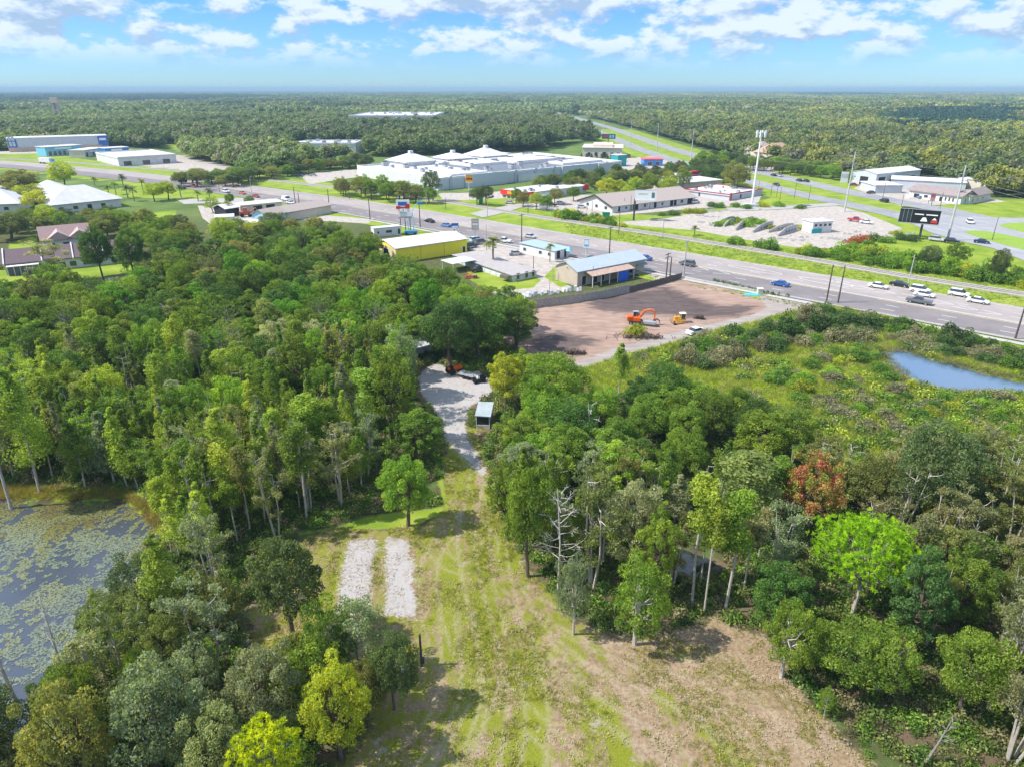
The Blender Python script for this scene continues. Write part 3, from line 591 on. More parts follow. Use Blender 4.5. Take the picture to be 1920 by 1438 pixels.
SHAPE={'oak':'spreading oak','oakd':'tall leafy tree','lump':'dense rounded tree','column':'narrow feathery cypress','slim':'bare-stemmed cypress with high crown','sparse':'open many-stemmed tree','grey':'thin twiggy paperbark','pine':'flat-topped pine','open':'young open tree','palm':'fan palm'}
def autolabel(kind,col,x,y,h):
    sz='very tall' if h>13.5 else ('tall' if h>11 else ('' if h>8 else 'low')); s=f"{sz} {WORD[col]} {SHAPE[kind]} {where(x,y)}".strip()
    if len(s.split())>16: s=s.replace(' the ',' ',1)
    if len(s.split())>16: s=' '.join(s.split()[1:])
    g=f"trees alike {where(x,y)}"; return s,g
tree_log=[]
def auto(kind,col,x,y,h,w): 
    l_,g_=autolabel(kind,col,x,y,h); e=plant(kind,x,y,h,w,col,l_,None); tree_log.append((l_,e)); return e
def free(x,y,r):
    for a,b,q in placed:
        if (a-x)**2+(b-y)**2<(q+r)**2: return False
    return True
def inp(x,y,poly):
    return bool(pip(np.array([x]),np.array([y]),poly)[0])
# ---- trees told apart one by one: kind, base px, base py, crown-top py, half width px, colour, label
def hero(kind,px,py,top,hw,col,label):
    b=P(px,py); h=hgt(px,py,top); w_=hw/FPX*(b.y*cp+H*sp-h*.5*sp)
    return plant(kind,b.x,b.y,h,w_,col,label)
# ---------------------------------------------------------------- hero trees
AUT=leafmat('autumn_foliage',trans=.3)
_t=AUT.node_tree; _n=_t.nodes; _l=_t.links; _h=[q for q in _n if q.type=='HUE_SAT'][0]; _g=_n.new('ShaderNodeNewGeometry'); _z=_n.new('ShaderNodeTexNoise'); _z.inputs['Scale'].default_value=.75; _z.inputs['Detail'].default_value=3; _l.new(_g.outputs['Position'],_z.inputs['Vector']); _r=_n.new('ShaderNodeValToRGB'); _e=_r.color_ramp.elements; _e[0].position=.36; _e[0].color=(.17,.26,.03,1); _e[1].position=.47; _e[1].color=(.34,.28,.06,1); _q=_e.new(.57); _q.color=(.36,.14,.07,1); _l.new(_z.outputs[0],_r.inputs[0]); _l.new(_r.outputs[0],_h.inputs['Color'])
# big umbrella pine, needles in many tufts
def bigpine(px,py,ptop,hw,col,label,seed,**k):
    b=P(px,py); h=hgt(px,py,ptop); w_=hw/FPX*(b.y*cp+H*sp-h*.7*sp)
    cr,tr=proto_pine(rp(seed),h=h,w=w_,**k); e=thing('pine_tree',label,'tree',(b.x,b.y,0)); c=mkobj('crown',cr,e); c.color=(*col,1); mkobj('trunk',tr,e); placed.append((b.x,b.y,w_*.5)); return e
bigpine(1595,1158,978,110,(.27,.45,.015),'bright green umbrella-crowned pine standing above the right woods',201,ncl=120,tuft=10,k=26,L=.42,wd=.05,top=.52,dead=10,trunk=BARKP,zlo=-.30,prad=.6)
bigpine(530,1570,1345,66,(.42,.50,.012),'yellow-green pine tufts at the bottom edge of the foreground',202,ncl=46,tuft=8,k=28,L=.34,wd=.045,top=.5,dead=6,zlo=-.3,prad=.7)
def deadtree(px,py,top,spread,nb,label,seed,lvl=2,rd=.17,up=.35,start=.3,name='dead_tree',m_=None):
    b=P(px,py); e=tag(mkobj(name,dead_mesh(rp(seed),hgt(px,py,top),nb,spread,lvl,rd,up,start,m_)),label,'dead tree'); e.location=b; placed.append((b.x,b.y,1.2)); return e
deadtree(1046,1112,915,3.6,20,'big bare dead tree with wide crooked branches left of the mown clearing edge',301,3,.11,.45,.30)
deadtree(1104,862,752,2.4,9,'bare white snag rising out of the green right woods',302,1,.16,.3,.3)
deadtree(1735,1430,1345,1.3,7,'leaning broken grey trunk at the bottom right',303,2,.10,.5,.5,m_=BARKG).rotation_euler=(.05,.18,0)
deadtree(28,1310,1150,1.7,9,'bare multi-stemmed swamp tree standing in the lily pond',304,2,.14,1.4,.1)
deadtree(110,1235,1120,2.4,12,'thin leafless tree on the lily pond shore',305,3,.08,1.2,.15)
deadtree(1405,790,735,3,8,'pale bare branches among the green trees beside the marsh meadow',306,2,.12,.8,.2)
deadtree(1130,1060,930,3,9,'grey leafless tree behind the big bare dead tree',307,2,.10,.9,.3)
deadtree(330,650,580,5,8,'pale forked trunk showing in the upper left woods',308,1,.22,.9,.25)
deadtree(1585,905,835,3,8,'bare grey branches behind the orange-red tree',309,2,.12,.7,.3)
hero('oak',553,1205,995,80,'dark','dark oak standing alone left of the two white sand pads')
hero('oak',765,985,852,60,'bright','bright round tree beside the grassy drive')
hero('oakd',782,868,768,52,'green','leafy tree above the bright round tree by the drive')
hero('oakd',738,830,628,48,'green','tall tree left of the gravel yard')
hero('slim',700,830,690,36,'bright','light green cypress left of the gravel yard')
hero('open',680,1262,1105,62,'silver','small silvery tree in front of the right sand pad')
hero('open',620,1290,1120,58,'green','leafy small tree in front of the left sand pad')
hero('oak',740,1330,1180,52,'dark','dark shaded tree left of the wooden post')
hero('lump',640,1420,1230,72,'yellow','yellow-green tree with grey moss at the bottom centre')
hero('lump',510,1400,1215,82,'silver','round silvery tree beside the brown gap at bottom left')
hero('oak',560,1310,1180,48,'olive','olive tree between the lone oak and the yellow-green tree')
hero('sparse',400,1290,1130,60,'silver','silvery tree at the pond corner left of the lone oak')
hero('lump',310,1470,1245,105,'silver','large silver-grey tree at the bottom left')
hero('lump',170,1520,1290,90,'olive','olive tree at the bottom left corner')
hero('oak',420,1500,1330,70,'grey','grey tree at the bottom left beside the brown gap')
hero('lump',330,1300,1150,55,'olive','olive tree left of the pond corner tree')
hero('open',390,1262,1200,36,'bright','small bright green tree at the pond corner')
hero('open',275,1310,1215,34,'bright','low bright shrub-like tree on the lily pond bank')
hero('sparse',235,1290,1110,42,'olive','open tree on the near bank of the lily pond')
hero('column',325,1180,1000,32,'lime','lime cypress on the right bank of the lily pond')
hero('column',400,1080,900,22,'lime','lime cypress behind the lone oak')
hero('column',350,1010,838,26,'lime','tall lime cypress right of the lily pond')
hero('column',440,960,760,34,'lime','broad lime cypress in the left woods')
hero('column',505,940,766,30,'lime','second broad lime cypress in the left woods')
hero('sparse',410,1125,950,46,'silver','silvery paperbark between the lily pond and the lone oak')
hero('sparse',520,1010,850,34,'grey','grey paperbark behind the lone oak')
hero('slim',575,975,790,30,'green','tall thin tree at the shady clearing edge')
hero('sparse',640,950,810,44,'grey','grey twiggy tree at the shady clearing edge')
hero('slim',590,900,740,34,'bright','bright cypress in the left woods behind the clearing edge')
hero('column',75,925,690,32,'lime','tall lime cypress by the far lily pond shore at left')
hero('slim',20,950,740,36,'grey','grey tree at the left edge by the lily pond')
hero('column',160,915,790,24,'green','thin cypress on the far lily pond shore')
hero('column',215,905,765,26,'silver','pale cypress on the far lily pond shore')
# right side
lt=hero('lump',1512,1005,846,64,'orange','orange and red autumn tree in the right woods')
lt.children[0].data=lt.children[0].data.copy(); lt.children[0].data.materials[0]=AUT; lt.children[0].color=(1,1,1,1)
hero('slim',1298,1130,888,36,'lime','lime cypress with bare stems beside the swamp pool')
hero('slim',1360,1140,918,40,'bright','bright green cypress right of the swamp pool')
hero('slim',1320,1150,930,26,'lime','second lime cypress beside the swamp pool')
hero('oakd',1225,1130,948,44,'lime','lime leafy tree left of the swamp pool')
hero('open',1190,1208,1040,64,'bright','bright leafy tree at the head of the mown clearing')
hero('open',1075,1190,1030,38,'silver','mossy small tree on a green tuft at the clearing edge')
hero('oak',990,1080,860,62,'green','green oak right of the drive behind the dead tree')
hero('oakd',950,1010,870,36,'green','green tree at the right edge of the drive')
hero('oakd',1190,1080,870,58,'silver','silvery tree behind the bright leafy tree')
hero('sparse',1110,1100,900,60,'olive','open olive tree beside the big dead tree')
hero('slim',1390,1010,845,50,'olive','olive paperbark group behind the swamp pool')
hero('lump',1750,1010,912,36,'yellow','round yellow-green treetop in the right woods')
hero('oak',1740,990,780,85,'dark','large dark tree below the blue pond')
hero('open',1465,1270,1120,55,'bright','bright small tree at the right corner of the clearing')
hero('oak',1580,1285,1175,80,'green','broad green tree in front of the umbrella pine')
hero('open',1545,1345,1285,16,'lime','small lime sapling on a cut stump')
hero('oak',1800,1340,1185,70,'green','green tree left of the right edge woods')
hero('open',1640,1300,1160,60,'green','leafy tree in front of the umbrella pine to the right')
hero('oakd',1440,1190,1040,55,'deep','deep green tree left of the umbrella pine')
hero('oakd',1700,1240,1040,62,'teal','bluish green tree right of the umbrella pine')
hero('sparse',1895,1430,1215,62,'grey','grey paperbark clump at the right edge bottom')
hero('sparse',1850,1330,1080,60,'grey','grey paperbark clump at the right edge')
hero('slim',1395,1105,960,26,'grey','bare-stemmed tree right of the swamp pool')
hero('oakd',948,768,648,40,'yellow','yellow-green tree beside the gravel yard')
hero('oak',1030,792,668,62,'bright','bright rounded tree right of the gravel yard')
hero('oakd',985,750,652,34,'lime','lime tree behind the yellow-green tree at the gravel yard')
hero('oak',845,692,565,52,'teal','dark bluish tree over the back of the gravel yard')
hero('oak',900,672,548,64,'deep','deep green oak left of the dirt lot')
hero('oakd',968,660,565,42,'deep','dark tree at the left edge of the dirt lot')
hero('column',1160,740,642,18,'bright','slender bright sapling at the dirt lot corner')
hero('palm',300,555,488,14,'olive','palm in front of the dark canal')
hero('palm',925,500,452,22,'olive','palm clump beside the yellow warehouse')
hero('palm',1031,492,462,11,'olive','palm against the white shop wall')
hero('palm',1302,442,424,10,'olive','palm on the cleared concrete lot')
hero('oak',1376,362,302,28,'olive','large round tree behind the red-edged roof')
hero('oak',812,378,322,18,'dark','dark tree at the mall corner')
hero('oak',255,530,422,34,'deep','dark tree beside the white townhouse row')
hero('oak',195,528,405,32,'deep','dark tall tree behind the white townhouse row')
hero('sparse',112,530,458,40,'grey','bare grey tree in front of the white townhouse row')
hero('oak',22,450,392,44,'dark','dark round tree left of the white townhouse row')
hero('oak',122,358,300,26,'yellow','golden tree beside the highway at left')
hero('oak',45,370,316,42,'olive','olive tree by the highway at far left')
hero('oak',316,375,338,20,'yellow','yellow tree by the highway')
hero('oak',290,378,344,18,'yellow','second yellow tree by the highway')
hero('oak',70,400,355,24,'yellow','yellow tree among the white hip roofs')
hero('oak',90,430,385,18,'yellow','small yellow tree in front of the white hip-roofed hall')
hero('open',400,400,366,16,'yellow','yellow tree in front of the highway workshop')
hero('oakd',1785,500,448,22,'green','big bush tree below the road junction')
hero('oak',1740,505,460,22,'dark','dark bush tree left of the road junction bush')
hero('oak',1866,530,465,18,'dark','dark pointed tree in the hedge by the railway')
for _a,_b,_c in ((1512,1060,3.2),(1590,1215,3),(1590,1180,5),(1560,1150,3),(1625,1150,3),(540,1290,2.5),(765,1040,2.5),(905,840,3.0),(905,815,2.5),(1046,1140,2)): _v=P(_a,_b); placed.append((_v.x,_v.y,_c))
# ---------------------------------------------------------------- woods, one tree at a time
def zone(poly,kinds,cols,sp,hr,wr,limit=None,reg=None,cnt=[0]):
    pl=G(poly) if isinstance(poly[0],tuple) and max(p[1] for p in poly)>230 else poly
    xs_=[p[0] for p in pl]; ys_=[p[1] for p in pl]; k=0; x0=min(xs_)
    yy=min(ys_)
    while yy<max(ys_):
        xx=x0
        while xx<max(xs_):
            x=xx+rnd.uniform(-.42,.42)*sp; y=yy+rnd.uniform(-.42,.42)*sp; xx+=sp
            if not inp(x,y,pl): continue
            h=rnd.uniform(*hr); a,b=proj(x,y,h*.8)
            if not(-120<a<2040 and b<1600): continue
            wv=rnd.uniform(*wr)
            if not free(x,y,sp*.27): continue
            kd=rnd.choice(kinds); cl=rnd.choice(cols)
            if kd in('column','slim'): wv*=.39; 
            if kd in('sparse','grey'): wv*=.75
            auto(kd,cl,x,y,h,wv); k+=1
        yy+=sp*.87
    cnt[0]+=k; return k
# left woods: upper broadleaf canopy
UP=['oak','oak','lump','oakd','pine','oak']
zone([(-140,600),(60,596),(150,575),(300,572),(330,560),(430,545),(560,548),(700,552),(790,560),(860,580),(930,602),(975,632),(985,655),(940,668),(880,672),(840,700),(790,690),(640,690),(400,720),(200,735),(0,745),(-140,760)],UP,['green','green','deep','bright','green','deep','olive','pine','green'],6.3,(8.5,12.5),(3.6,4.9))
# left woods: lower belt, mixed columns and grey wetland trees towards the pond
zone([(-160,762),(0,745),(200,735),(400,720),(640,690),(760,690),(765,740),(735,800),(700,850),(640,850),(300,860),(0,860),(-160,860)],['column','sparse','oak','column','column','column','oakd','column','column','slim','grey','slim','lump'],['green','olive','lime','bright','green','silver','deep','lime'],4.0,(9.5,13.5),(3.3,4.4))
zone([(-160,865),(0,862),(300,862),(640,855),(700,860),(700,930),(640,960),(560,965),(500,1000),(440,1060),(340,1075),(305,1000),(290,945),(240,915),(0,915),(-160,912)],['column','slim','column','column','column','grey','sparse'],['green','lime','olive','silver','bright','lime','lime','green'],2.7,(8,12.5),(2.8,3.8))
# trees between the townhouses and the yellow warehouse
zone([(255,520),(420,500),(430,470),(560,470),(640,470),(700,490),(720,520),(790,545),(700,548),(560,540),(430,535),(330,548)],['oak','lump','oakd'],['dark','olive','green','deep','green'],6.8,(8,11),(3.6,4.8))
zone([(250,455),(420,452),(520,440),(600,445),(690,462),(640,468),(430,468),(260,500)],['oak','lump'],['green','olive','green','yellow','dark'],7.5,(6.5,9),(3.8,4.8))
zone([(-60,420),(200,418),(330,425),(390,440),(250,452),(180,450),(70,438),(-60,450)],['oak','lump'],['dark','olive','green'],8.5,(6,8.5),(4,5))
zone([(-80,366),(20,360),(110,362),(110,385),(20,392),(-80,395)],['oak','lump'],['olive','yellow','dark'],10,(7,9),(4,5.5))
# bottom left
zone([(230,1170),(300,1110),(390,1110),(470,1120),(470,1160),(440,1225),(400,1300),(380,1400),(370,1700),(-100,1700),(-50,1470),(60,1400),(130,1330),(180,1230)],['sparse','oak','lump','open','grey'],['silver','olive','green','grey','dark'],4.4,(5.5,8.5),(2.6,3.6))
zone([(560,1330),(640,1270),(740,1260),(760,1310),(720,1360),(650,1420),(560,1600),(440,1600),(480,1400)],['open','lump','oak'],['silver','dark','olive','green'],4.2,(5,7.5),(2.2,3.2))
# right woods
zone([(935,790),(990,790),(1080,800),(1150,778),(1240,775),(1330,790),(1420,820),(1490,860),(1480,930),(1300,930),(1100,930),(940,900)],['oak','oakd','lump','oak'],['green','bright','green','deep','green'],5.0,(7.5,10.5),(3.2,4.3))
zone([(935,910),(1100,935),(1300,935),(1480,935),(1480,1010),(1400,1020),(1240,995),(1165,1010),(1180,1065),(1060,1080),(985,1050),(950,1000)],['oakd','sparse','column','slim','column'],['green','olive','silver','lime','bright','green'],3.7,(7,10),(2.8,3.8))
zone([(1480,860),(1560,880),(1640,905),(1750,895),(1900,865),(2300,900),(2400,1100),(1980,1060),(1800,1030),(1640,1020),(1500,1010)],['sparse','grey','oakd','oak','sparse'],['olive','grey','dark','olive','green','silver'],4.5,(7,10.5),(3,4))
zone([(1400,1020),(1500,1015),(1640,1025),(1800,1035),(1980,1065),(2400,1110),(2400,1500),(2000,1500),(1880,1400),(1800,1290),(1730,1250),(1600,1215),(1500,1180),(1430,1165),(1395,1090)],['sparse','grey','slim','grey','slim','oakd','grey'],['olive','grey','olive','green','grey','silver','grey'],3.9,(6.5,10.5),(2.5,3.6))
zone([(1185,1080),(1250,1085),(1375,1085),(1390,1110),(1330,1150),(1250,1160),(1190,1150)],['slim','slim','slim','sparse'],['lime','green','olive','grey'],2.6,(8,10.5),(2.6,3.2))
# belt by the mall, highway trees, hedge trees
zone([(585,366),(700,358),(760,368),(822,384),(760,384),(640,372)],['oak','lump'],['bright','olive','green'],8,(7,11),(4,5.5))
zone([(860,386),(905,380),(935,382),(925,388),(880,390)],['oak'],['dark'],7,(8,10),(3.2,4))
zone([(1000,352),(1170,335),(1240,330),(1300,320),(1310,330),(1240,345),(1100,360),(1000,362)],['oak','lump'],['dark','deep','olive'],8,(6,9),(3.6,5))
zone([(1130,372),(1180,366),(1240,360),(1290,356),(1285,366),(1210,376),(1150,382)],['oak'],['olive','green','yellow'],9,(8,11),(4,5.4))
zone([(1268,335),(1330,318),(1400,345),(1380,352),(1320,345)],['oak'],['dark','deep'],8.5,(7,9),(4,5))
zone([(330,345),(430,338),(600,318),(680,306),(690,316),(560,328),(440,352),(340,352)],['oak'],['dark','olive','green'],8,(6,9),(4,6))
zone([(1290,308),(1380,318),(1470,330),(1600,345),(1610,335),(1480,315),(1330,300)],['oak','lump'],['green','dark','bright'],9,(6,9),(4,5.5))
for px,py in ((980,382),(1005,388),(1025,390),(968,376),(1075,372),(1040,378)): b=P(px,py+6); auto('oak',rnd.choice(['olive','yellow','green']),b.x,b.y,7,3.4)
for px,py in ((178,350),(232,352),(340,372),(372,378),(395,384),(432,388),(345,350),(362,352),(388,358),(218,366),(240,372),(252,378),(206,372),(270,366),(470,392),(430,404)): b=P(px,py); auto('oak' if rnd.random()<.5 else 'palm',rnd.choice(['dark','olive','green']),b.x,b.y,rnd.uniform(5,7),rnd.uniform(2.4,3.2))
# ---------------------------------------------------------------- shrubs, one by one
from collections import Counter
SHC={'green':(.12,.22,.03),'bright':(.18,.31,.03),'yellow':(.31,.36,.035),'dark':(.08,.14,.04),'grey':(.23,.23,.13),'brown':(.27,.22,.13)}
sh_log=[]
def shrub(x,y,s,h,col,protos=SH):
    o=mkobj('shrub',protos[rnd.randrange(len(protos))].copy() if False else protos[rnd.randrange(len(protos))]); o.location=(x,y,-.1); o.rotation_euler=(0,0,rnd.random()*6.28); o.scale=(s,s,h)
    c=SHC[col]; j=rnd.uniform(.8,1.2); o.color=(c[0]*j,c[1]*j,c[2]*j,1)
    sz='large' if s>1.5 else ('small' if s<.8 else ''); cw={'green':'green','bright':'bright green','yellow':'yellow-green','dark':'dark green','grey':'greyish','brown':'dry brown'}[col]
    lb=f"{sz} {cw} shrub {where(x,y)}".strip(); tag(o,lb,'shrub'); sh_log.append((lb,o)); return o
def shzone(poly,cols,sp,s,h,mx):
    pl=G(poly); xs_=[p[0] for p in pl]; ys_=[p[1] for p in pl]; pts=[]
    y=min(ys_)
    while y<max(ys_):
        x=min(xs_)
        while x<max(xs_):
            a,b=x+rnd.uniform(-.5,.5)*sp,y+rnd.uniform(-.5,.5)*sp; x+=sp
            if inp(a,b,pl) and -60<proj(a,b,1)[0]<1980: pts.append((a,b))
        y+=sp
    rnd.shuffle(pts)
    for a,b in pts[:mx]: 
        q=rnd.uniform(*s); shrub(a,b,q,q*rnd.uniform(*h),rnd.choice(cols),SHL if rnd.random()<.4 else SH)
shzone([(1250,664),(1340,640),(1440,612),(1535,590),(1640,612),(1620,645),(1500,648),(1420,668),(1330,696),(1265,694)],['dark','grey','green','dark','grey'],3.0,(1.1,1.9),(.9,1.3),80)
shzone([(1620,600),(1760,628),(1920,668),(2000,690),(1940,706),(1850,692),(1740,660),(1640,640)],['dark','green','dark','grey'],2.9,(1.0,1.6),(.8,1.1),45)
shzone([(1440,690),(1620,650),(1660,700),(1740,738),(1900,750),(1980,790),(1900,830),(1700,840),(1560,790),(1450,740)],['bright','grey','green','yellow','green'],3.1,(.8,1.5),(.6,1.0),75)
shzone([(1000,402),(1100,412),(1180,428),(1300,448),(1420,464),(1500,474),(1620,474),(1700,492),(1800,508),(1930,524),(1960,548),(1830,528),(1700,508),(1500,478),(1250,440),(1100,418)],['bright','green','bright','yellow','green'],3.2,(1.3,2.2),(.8,1.2),95)
gl=Counter(l_ for l_,_ in sh_log)
for l_,o in sh_log:
    if gl[l_]>1: o['group']='shrubs: '+l_
# ---------------------------------------------------------------- far woods and ground cover: nobody could count these
def scatter(name,protos,pts,rot,scl,tint,label=None,idx=None):
    """points carry rotation, scale, tint and which mesh; one object of kind stuff"""
    col=bpy.data.collections.new(name+'_kinds')
    for i,me in enumerate(protos):
        o=bpy.data.objects.new(f'{name}_kind_{chr(97+i)}',me); col.objects.link(o)
    n_=len(pts); me=bpy.data.meshes.new(name); me.vertices.add(n_); me.vertices.foreach_set('co',np.asarray(pts,np.float32).ravel())
    a=me.attributes.new('rot','FLOAT_VECTOR','POINT'); a.data.foreach_set('vector',np.asarray(rot,np.float32).ravel())
    a=me.attributes.new('scl','FLOAT_VECTOR','POINT'); a.data.foreach_set('vector',np.asarray(scl,np.float32).ravel())
    a=me.attributes.new('tint','FLOAT_COLOR','POINT'); a.data.foreach_set('color',np.concatenate([tint,np.ones((n_,1))],1).astype(np.float32).ravel())
    a=me.attributes.new('which','INT','POINT'); a.data.foreach_set('value',(rng.integers(0,len(protos),n_) if idx is None else idx).astype(np.int32))
    ob=mkobj(name,me); ng=bpy.data.node_groups.new(name,'GeometryNodeTree')
    ng.interface.new_socket('Geometry',in_out='INPUT',socket_type='NodeSocketGeometry'); ng.interface.new_socket('Geometry',in_out='OUTPUT',socket_type='NodeSocketGeometry')
    n=ng.nodes; l=ng.links; gi=n.new('NodeGroupInput'); go=n.new('NodeGroupOutput'); mp=n.new('GeometryNodeMeshToPoints'); ip=n.new('GeometryNodeInstanceOnPoints'); ci=n.new('GeometryNodeCollectionInfo')
    ci.inputs['Collection'].default_value=col; ci.inputs['Separate Children'].default_value=True; ci.inputs['Reset Children'].default_value=True
    def na(nm,t):
        q=n.new('GeometryNodeInputNamedAttribute'); q.data_type=t; q.inputs['Name'].default_value=nm; return q.outputs['Attribute']
    l.new(gi.outputs[0],mp.inputs[0]); l.new(mp.outputs[0],ip.inputs['Points']); l.new(ci.outputs[0],ip.inputs['Instance']); ip.inputs['Pick Instance'].default_value=True
    l.new(na('which','INT'),ip.inputs['Instance Index']); l.new(na('rot','FLOAT_VECTOR'),ip.inputs['Rotation']); l.new(na('scl','FLOAT_VECTOR'),ip.inputs['Scale']); l.new(ip.outputs[0],go.inputs[0])
    md=ob.modifiers.new('scatter','NODES'); md.node_group=ng; tag(ob,label,kind='stuff'); return ob
def blob(r,h=10,w=4.5,n=620,size=.6,ncl=20):
    """a far tree: a broken crown over a trunk"""
    d=fibo(ncl,r,-.3); cn=d*r.uniform(.4,.85,ncl)[:,None]*np.array([w,w,h*.36])+np.array([0,0,h*.62]); rad=r.uniform(.32,.48,ncl)*w
    me=crown_mesh('far_crown',cn,rad,n,size,r,.8,.3,.15,.8,.3,LEAFI); return me
FARP=[blob(rp(400+i),h=[9,10,8.5,11,11.5][i],w=[5.4,4.8,5.8,4.4,4.0][i]) for i in range(5)]
def forest_patch(r,S=60,nt=85,n=3400):
    c=np.stack([r.uniform(-S/2,S/2,nt),r.uniform(-S/2,S/2,nt),r.uniform(6,10.5,nt)],-1); rad=r.uniform(3,4.6,nt)
    p,d,i=shell(c,rad,n,r,.75,.6,.15); v,f=cards(p,d,1.9,r,.85,.2); lv=np.clip(r.random(nt)[i]*.8+r.random(n)*.2,0,1); return mesh_np('forest_patch',v,f,[LEAFI],{'lv':('FACE',lv)})
PATCH=[forest_patch(rp(420+i)) for i in range(4)]
OPEN=[opoly(HW,-14,60,0,9),opoly(HW,-12,48,8),opoly(H2,-16,60,0,8),opoly(H2,-16,58,6),
 G([(440,352),(560,322),(690,296),(1010,284),(1090,266),(1165,264),(1185,288),(1300,312),(1350,330),(1480,352),(1640,398),(1920,490),(2300,600),(1920,640),(560,400)]),
 G([(-200,320),(-200,288),(0,284),(205,275),(330,284),(350,298),(440,320),(560,345),(560,380),(300,330)]),
 G([(1600,356),(1612,346),(1700,335),(1745,336),(1870,372),(1960,378),(2100,380),(2100,430),(1700,392)]),
 G([(655,238),(815,238),(820,228),(648,228)]),G([(540,290),(560,306),(690,300),(690,276),(540,276)]),G([(306,286),(410,286),(402,272),(300,272)]),G([(596,272),(705,272),(705,265),(596,265)]),G([(1000,268),(1085,266),(1080,260),(1000,262)]),
 G([(1425,300),(1490,308),(1500,300),(1430,290)]),G([(1090,300),(1175,303),(1180,285),(1085,285)])]
def outside(x,y):
    ok=np.ones(len(x),bool)
    for p in OPEN: ok&=~pip(x,y,p)
    return ok
def far_points(y0,y1,sp,wide=.86):
    X_,Y_=[],[]
    ax=np.arange(-y1*wide-60,y1*wide+60,sp); ay=np.arange(y0,y1,sp); a,b=np.meshgrid(ax,ay); a=a.ravel()+rng.uniform(-.45,.45,a.size)*sp; b=b.ravel()+rng.uniform(-.45,.45,b.size)*sp
    k=(np.abs(a)<b*wide+60); return a[k],b[k]
def hwside(x,y):   # which side of the highway
    c=np.array(HW); o=np.argsort(c[:,0]); return y>np.interp(x,c[o,0],c[o,1])
def tints(x,y):
    q=vn(x,y,90,21); q2=vn(x,y,23,22); right=np.clip((x-y*.05)/(y*.22+40),0,1)
    q3=vn(x+40*q,y,340,23); bb=(.50+.72*q3+.30*q)[:,None]; g=np.stack([.105+.06*q,.170+.05*q,.055+.02*q2],-1); yl=np.array([.27,.29,.05]); gr=np.array([.21,.23,.12])
    m=(np.clip((q2-.35)*2,0,1)*(.2+.8*right))[:,None]; g=g*(1-m)+yl*m; k=(rng.random(len(x))<.18)[:,None]; g=np.where(k,gr,g)
    return g*bb*rng.uniform(.8,1.25,len(x))[:,None]
def far_forest(name,protos,y0,y1,sp,s0,hs,label):
    x,y=far_points(y0,y1,sp); k=outside(x,y)&hwside(x,y)&((y>320)|(x>185)|(x<-260)); x,y=x[k],y[k]
    if y0<400: 
        pl=np.array([(a,b) for a,b,_ in placed if b>250]); kk=np.ones(len(x),bool)
        for a,b in pl: kk&=np.hypot(x-a,y-b)>6
        x,y=x[kk],y[kk]
    N_=len(x); t_=tints(x,y)
    x0_,y0_=x,y; x=x+(vn(x,y,40,71)-.5)*60; y=y+(vn(x,y,55,72)-.5)*110
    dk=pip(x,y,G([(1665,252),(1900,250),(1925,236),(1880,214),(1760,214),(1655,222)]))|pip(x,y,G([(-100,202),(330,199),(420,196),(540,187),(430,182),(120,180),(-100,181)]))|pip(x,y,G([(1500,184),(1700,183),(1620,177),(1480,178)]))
    t_[dk]=np.array([.035,.085,.055])*rng.uniform(.85,1.15,dk.sum())[:,None]  # cloud shadows on the far woods, put into the tree tint
    x,y=x0_,y0_; s=rng.uniform(.8,1.25,N_)*s0; return scatter(name,protos,np.stack([x,y,np.zeros(N_)],-1),np.stack([np.zeros(N_),np.zeros(N_),rng.random(N_)*6.28],-1),np.stack([s,s,s*rng.uniform(.8,1.15,N_)*hs],-1),t_,label)
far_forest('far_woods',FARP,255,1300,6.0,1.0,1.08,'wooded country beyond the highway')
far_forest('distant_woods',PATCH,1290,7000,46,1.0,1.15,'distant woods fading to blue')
# canopy surface out to the horizon
ang=np.linspace(-.86,.86,520); rad_=np.geomspace(6100,58000,230); A_,R_=np.meshgrid(ang,rad_); fx=(R_*np.sin(A_)).ravel(); fy=(R_*np.cos(A_)).ravel()
fz=9+(vn(fx,fy,60,31)-.5)*9+(vn(fx,fy,420,32)-.5)*8
i_=np.arange(A_.size).reshape(A_.shape); ff=np.stack([i_[:-1,:-1],i_[:-1,1:],i_[1:,1:],i_[1:,:-1]],-1).reshape(-1,4)
m_=bpy.data.materials.new('horizon_canopy'); t=nodes(m_); n=t.nodes; l=t.links; o_=n.new('ShaderNodeOutputMaterial'); b_=n.new('ShaderNodeBsdfPrincipled'); l.new(b_.outputs[0],o_.inputs[0]); b_.inputs['Roughness'].default_value=1; b_.inputs['Specular IOR Level'].default_value=0
geoN=n.new('ShaderNodeNewGeometry'); l.new(ramp(noise(.0011,9,.7),[(.35,(.03,.07,.05)),(.5,(.07,.12,.05)),(.62,(.10,.16,.06)),(.75,(.22,.24,.14))]),b_.inputs['Base Color'])
tag(mkobj('horizon_woods',mesh_np('horizon_woods',np.stack([fx,fy,fz],-1),ff,[m_])),'last belt of woods at the horizon',kind='stuff')
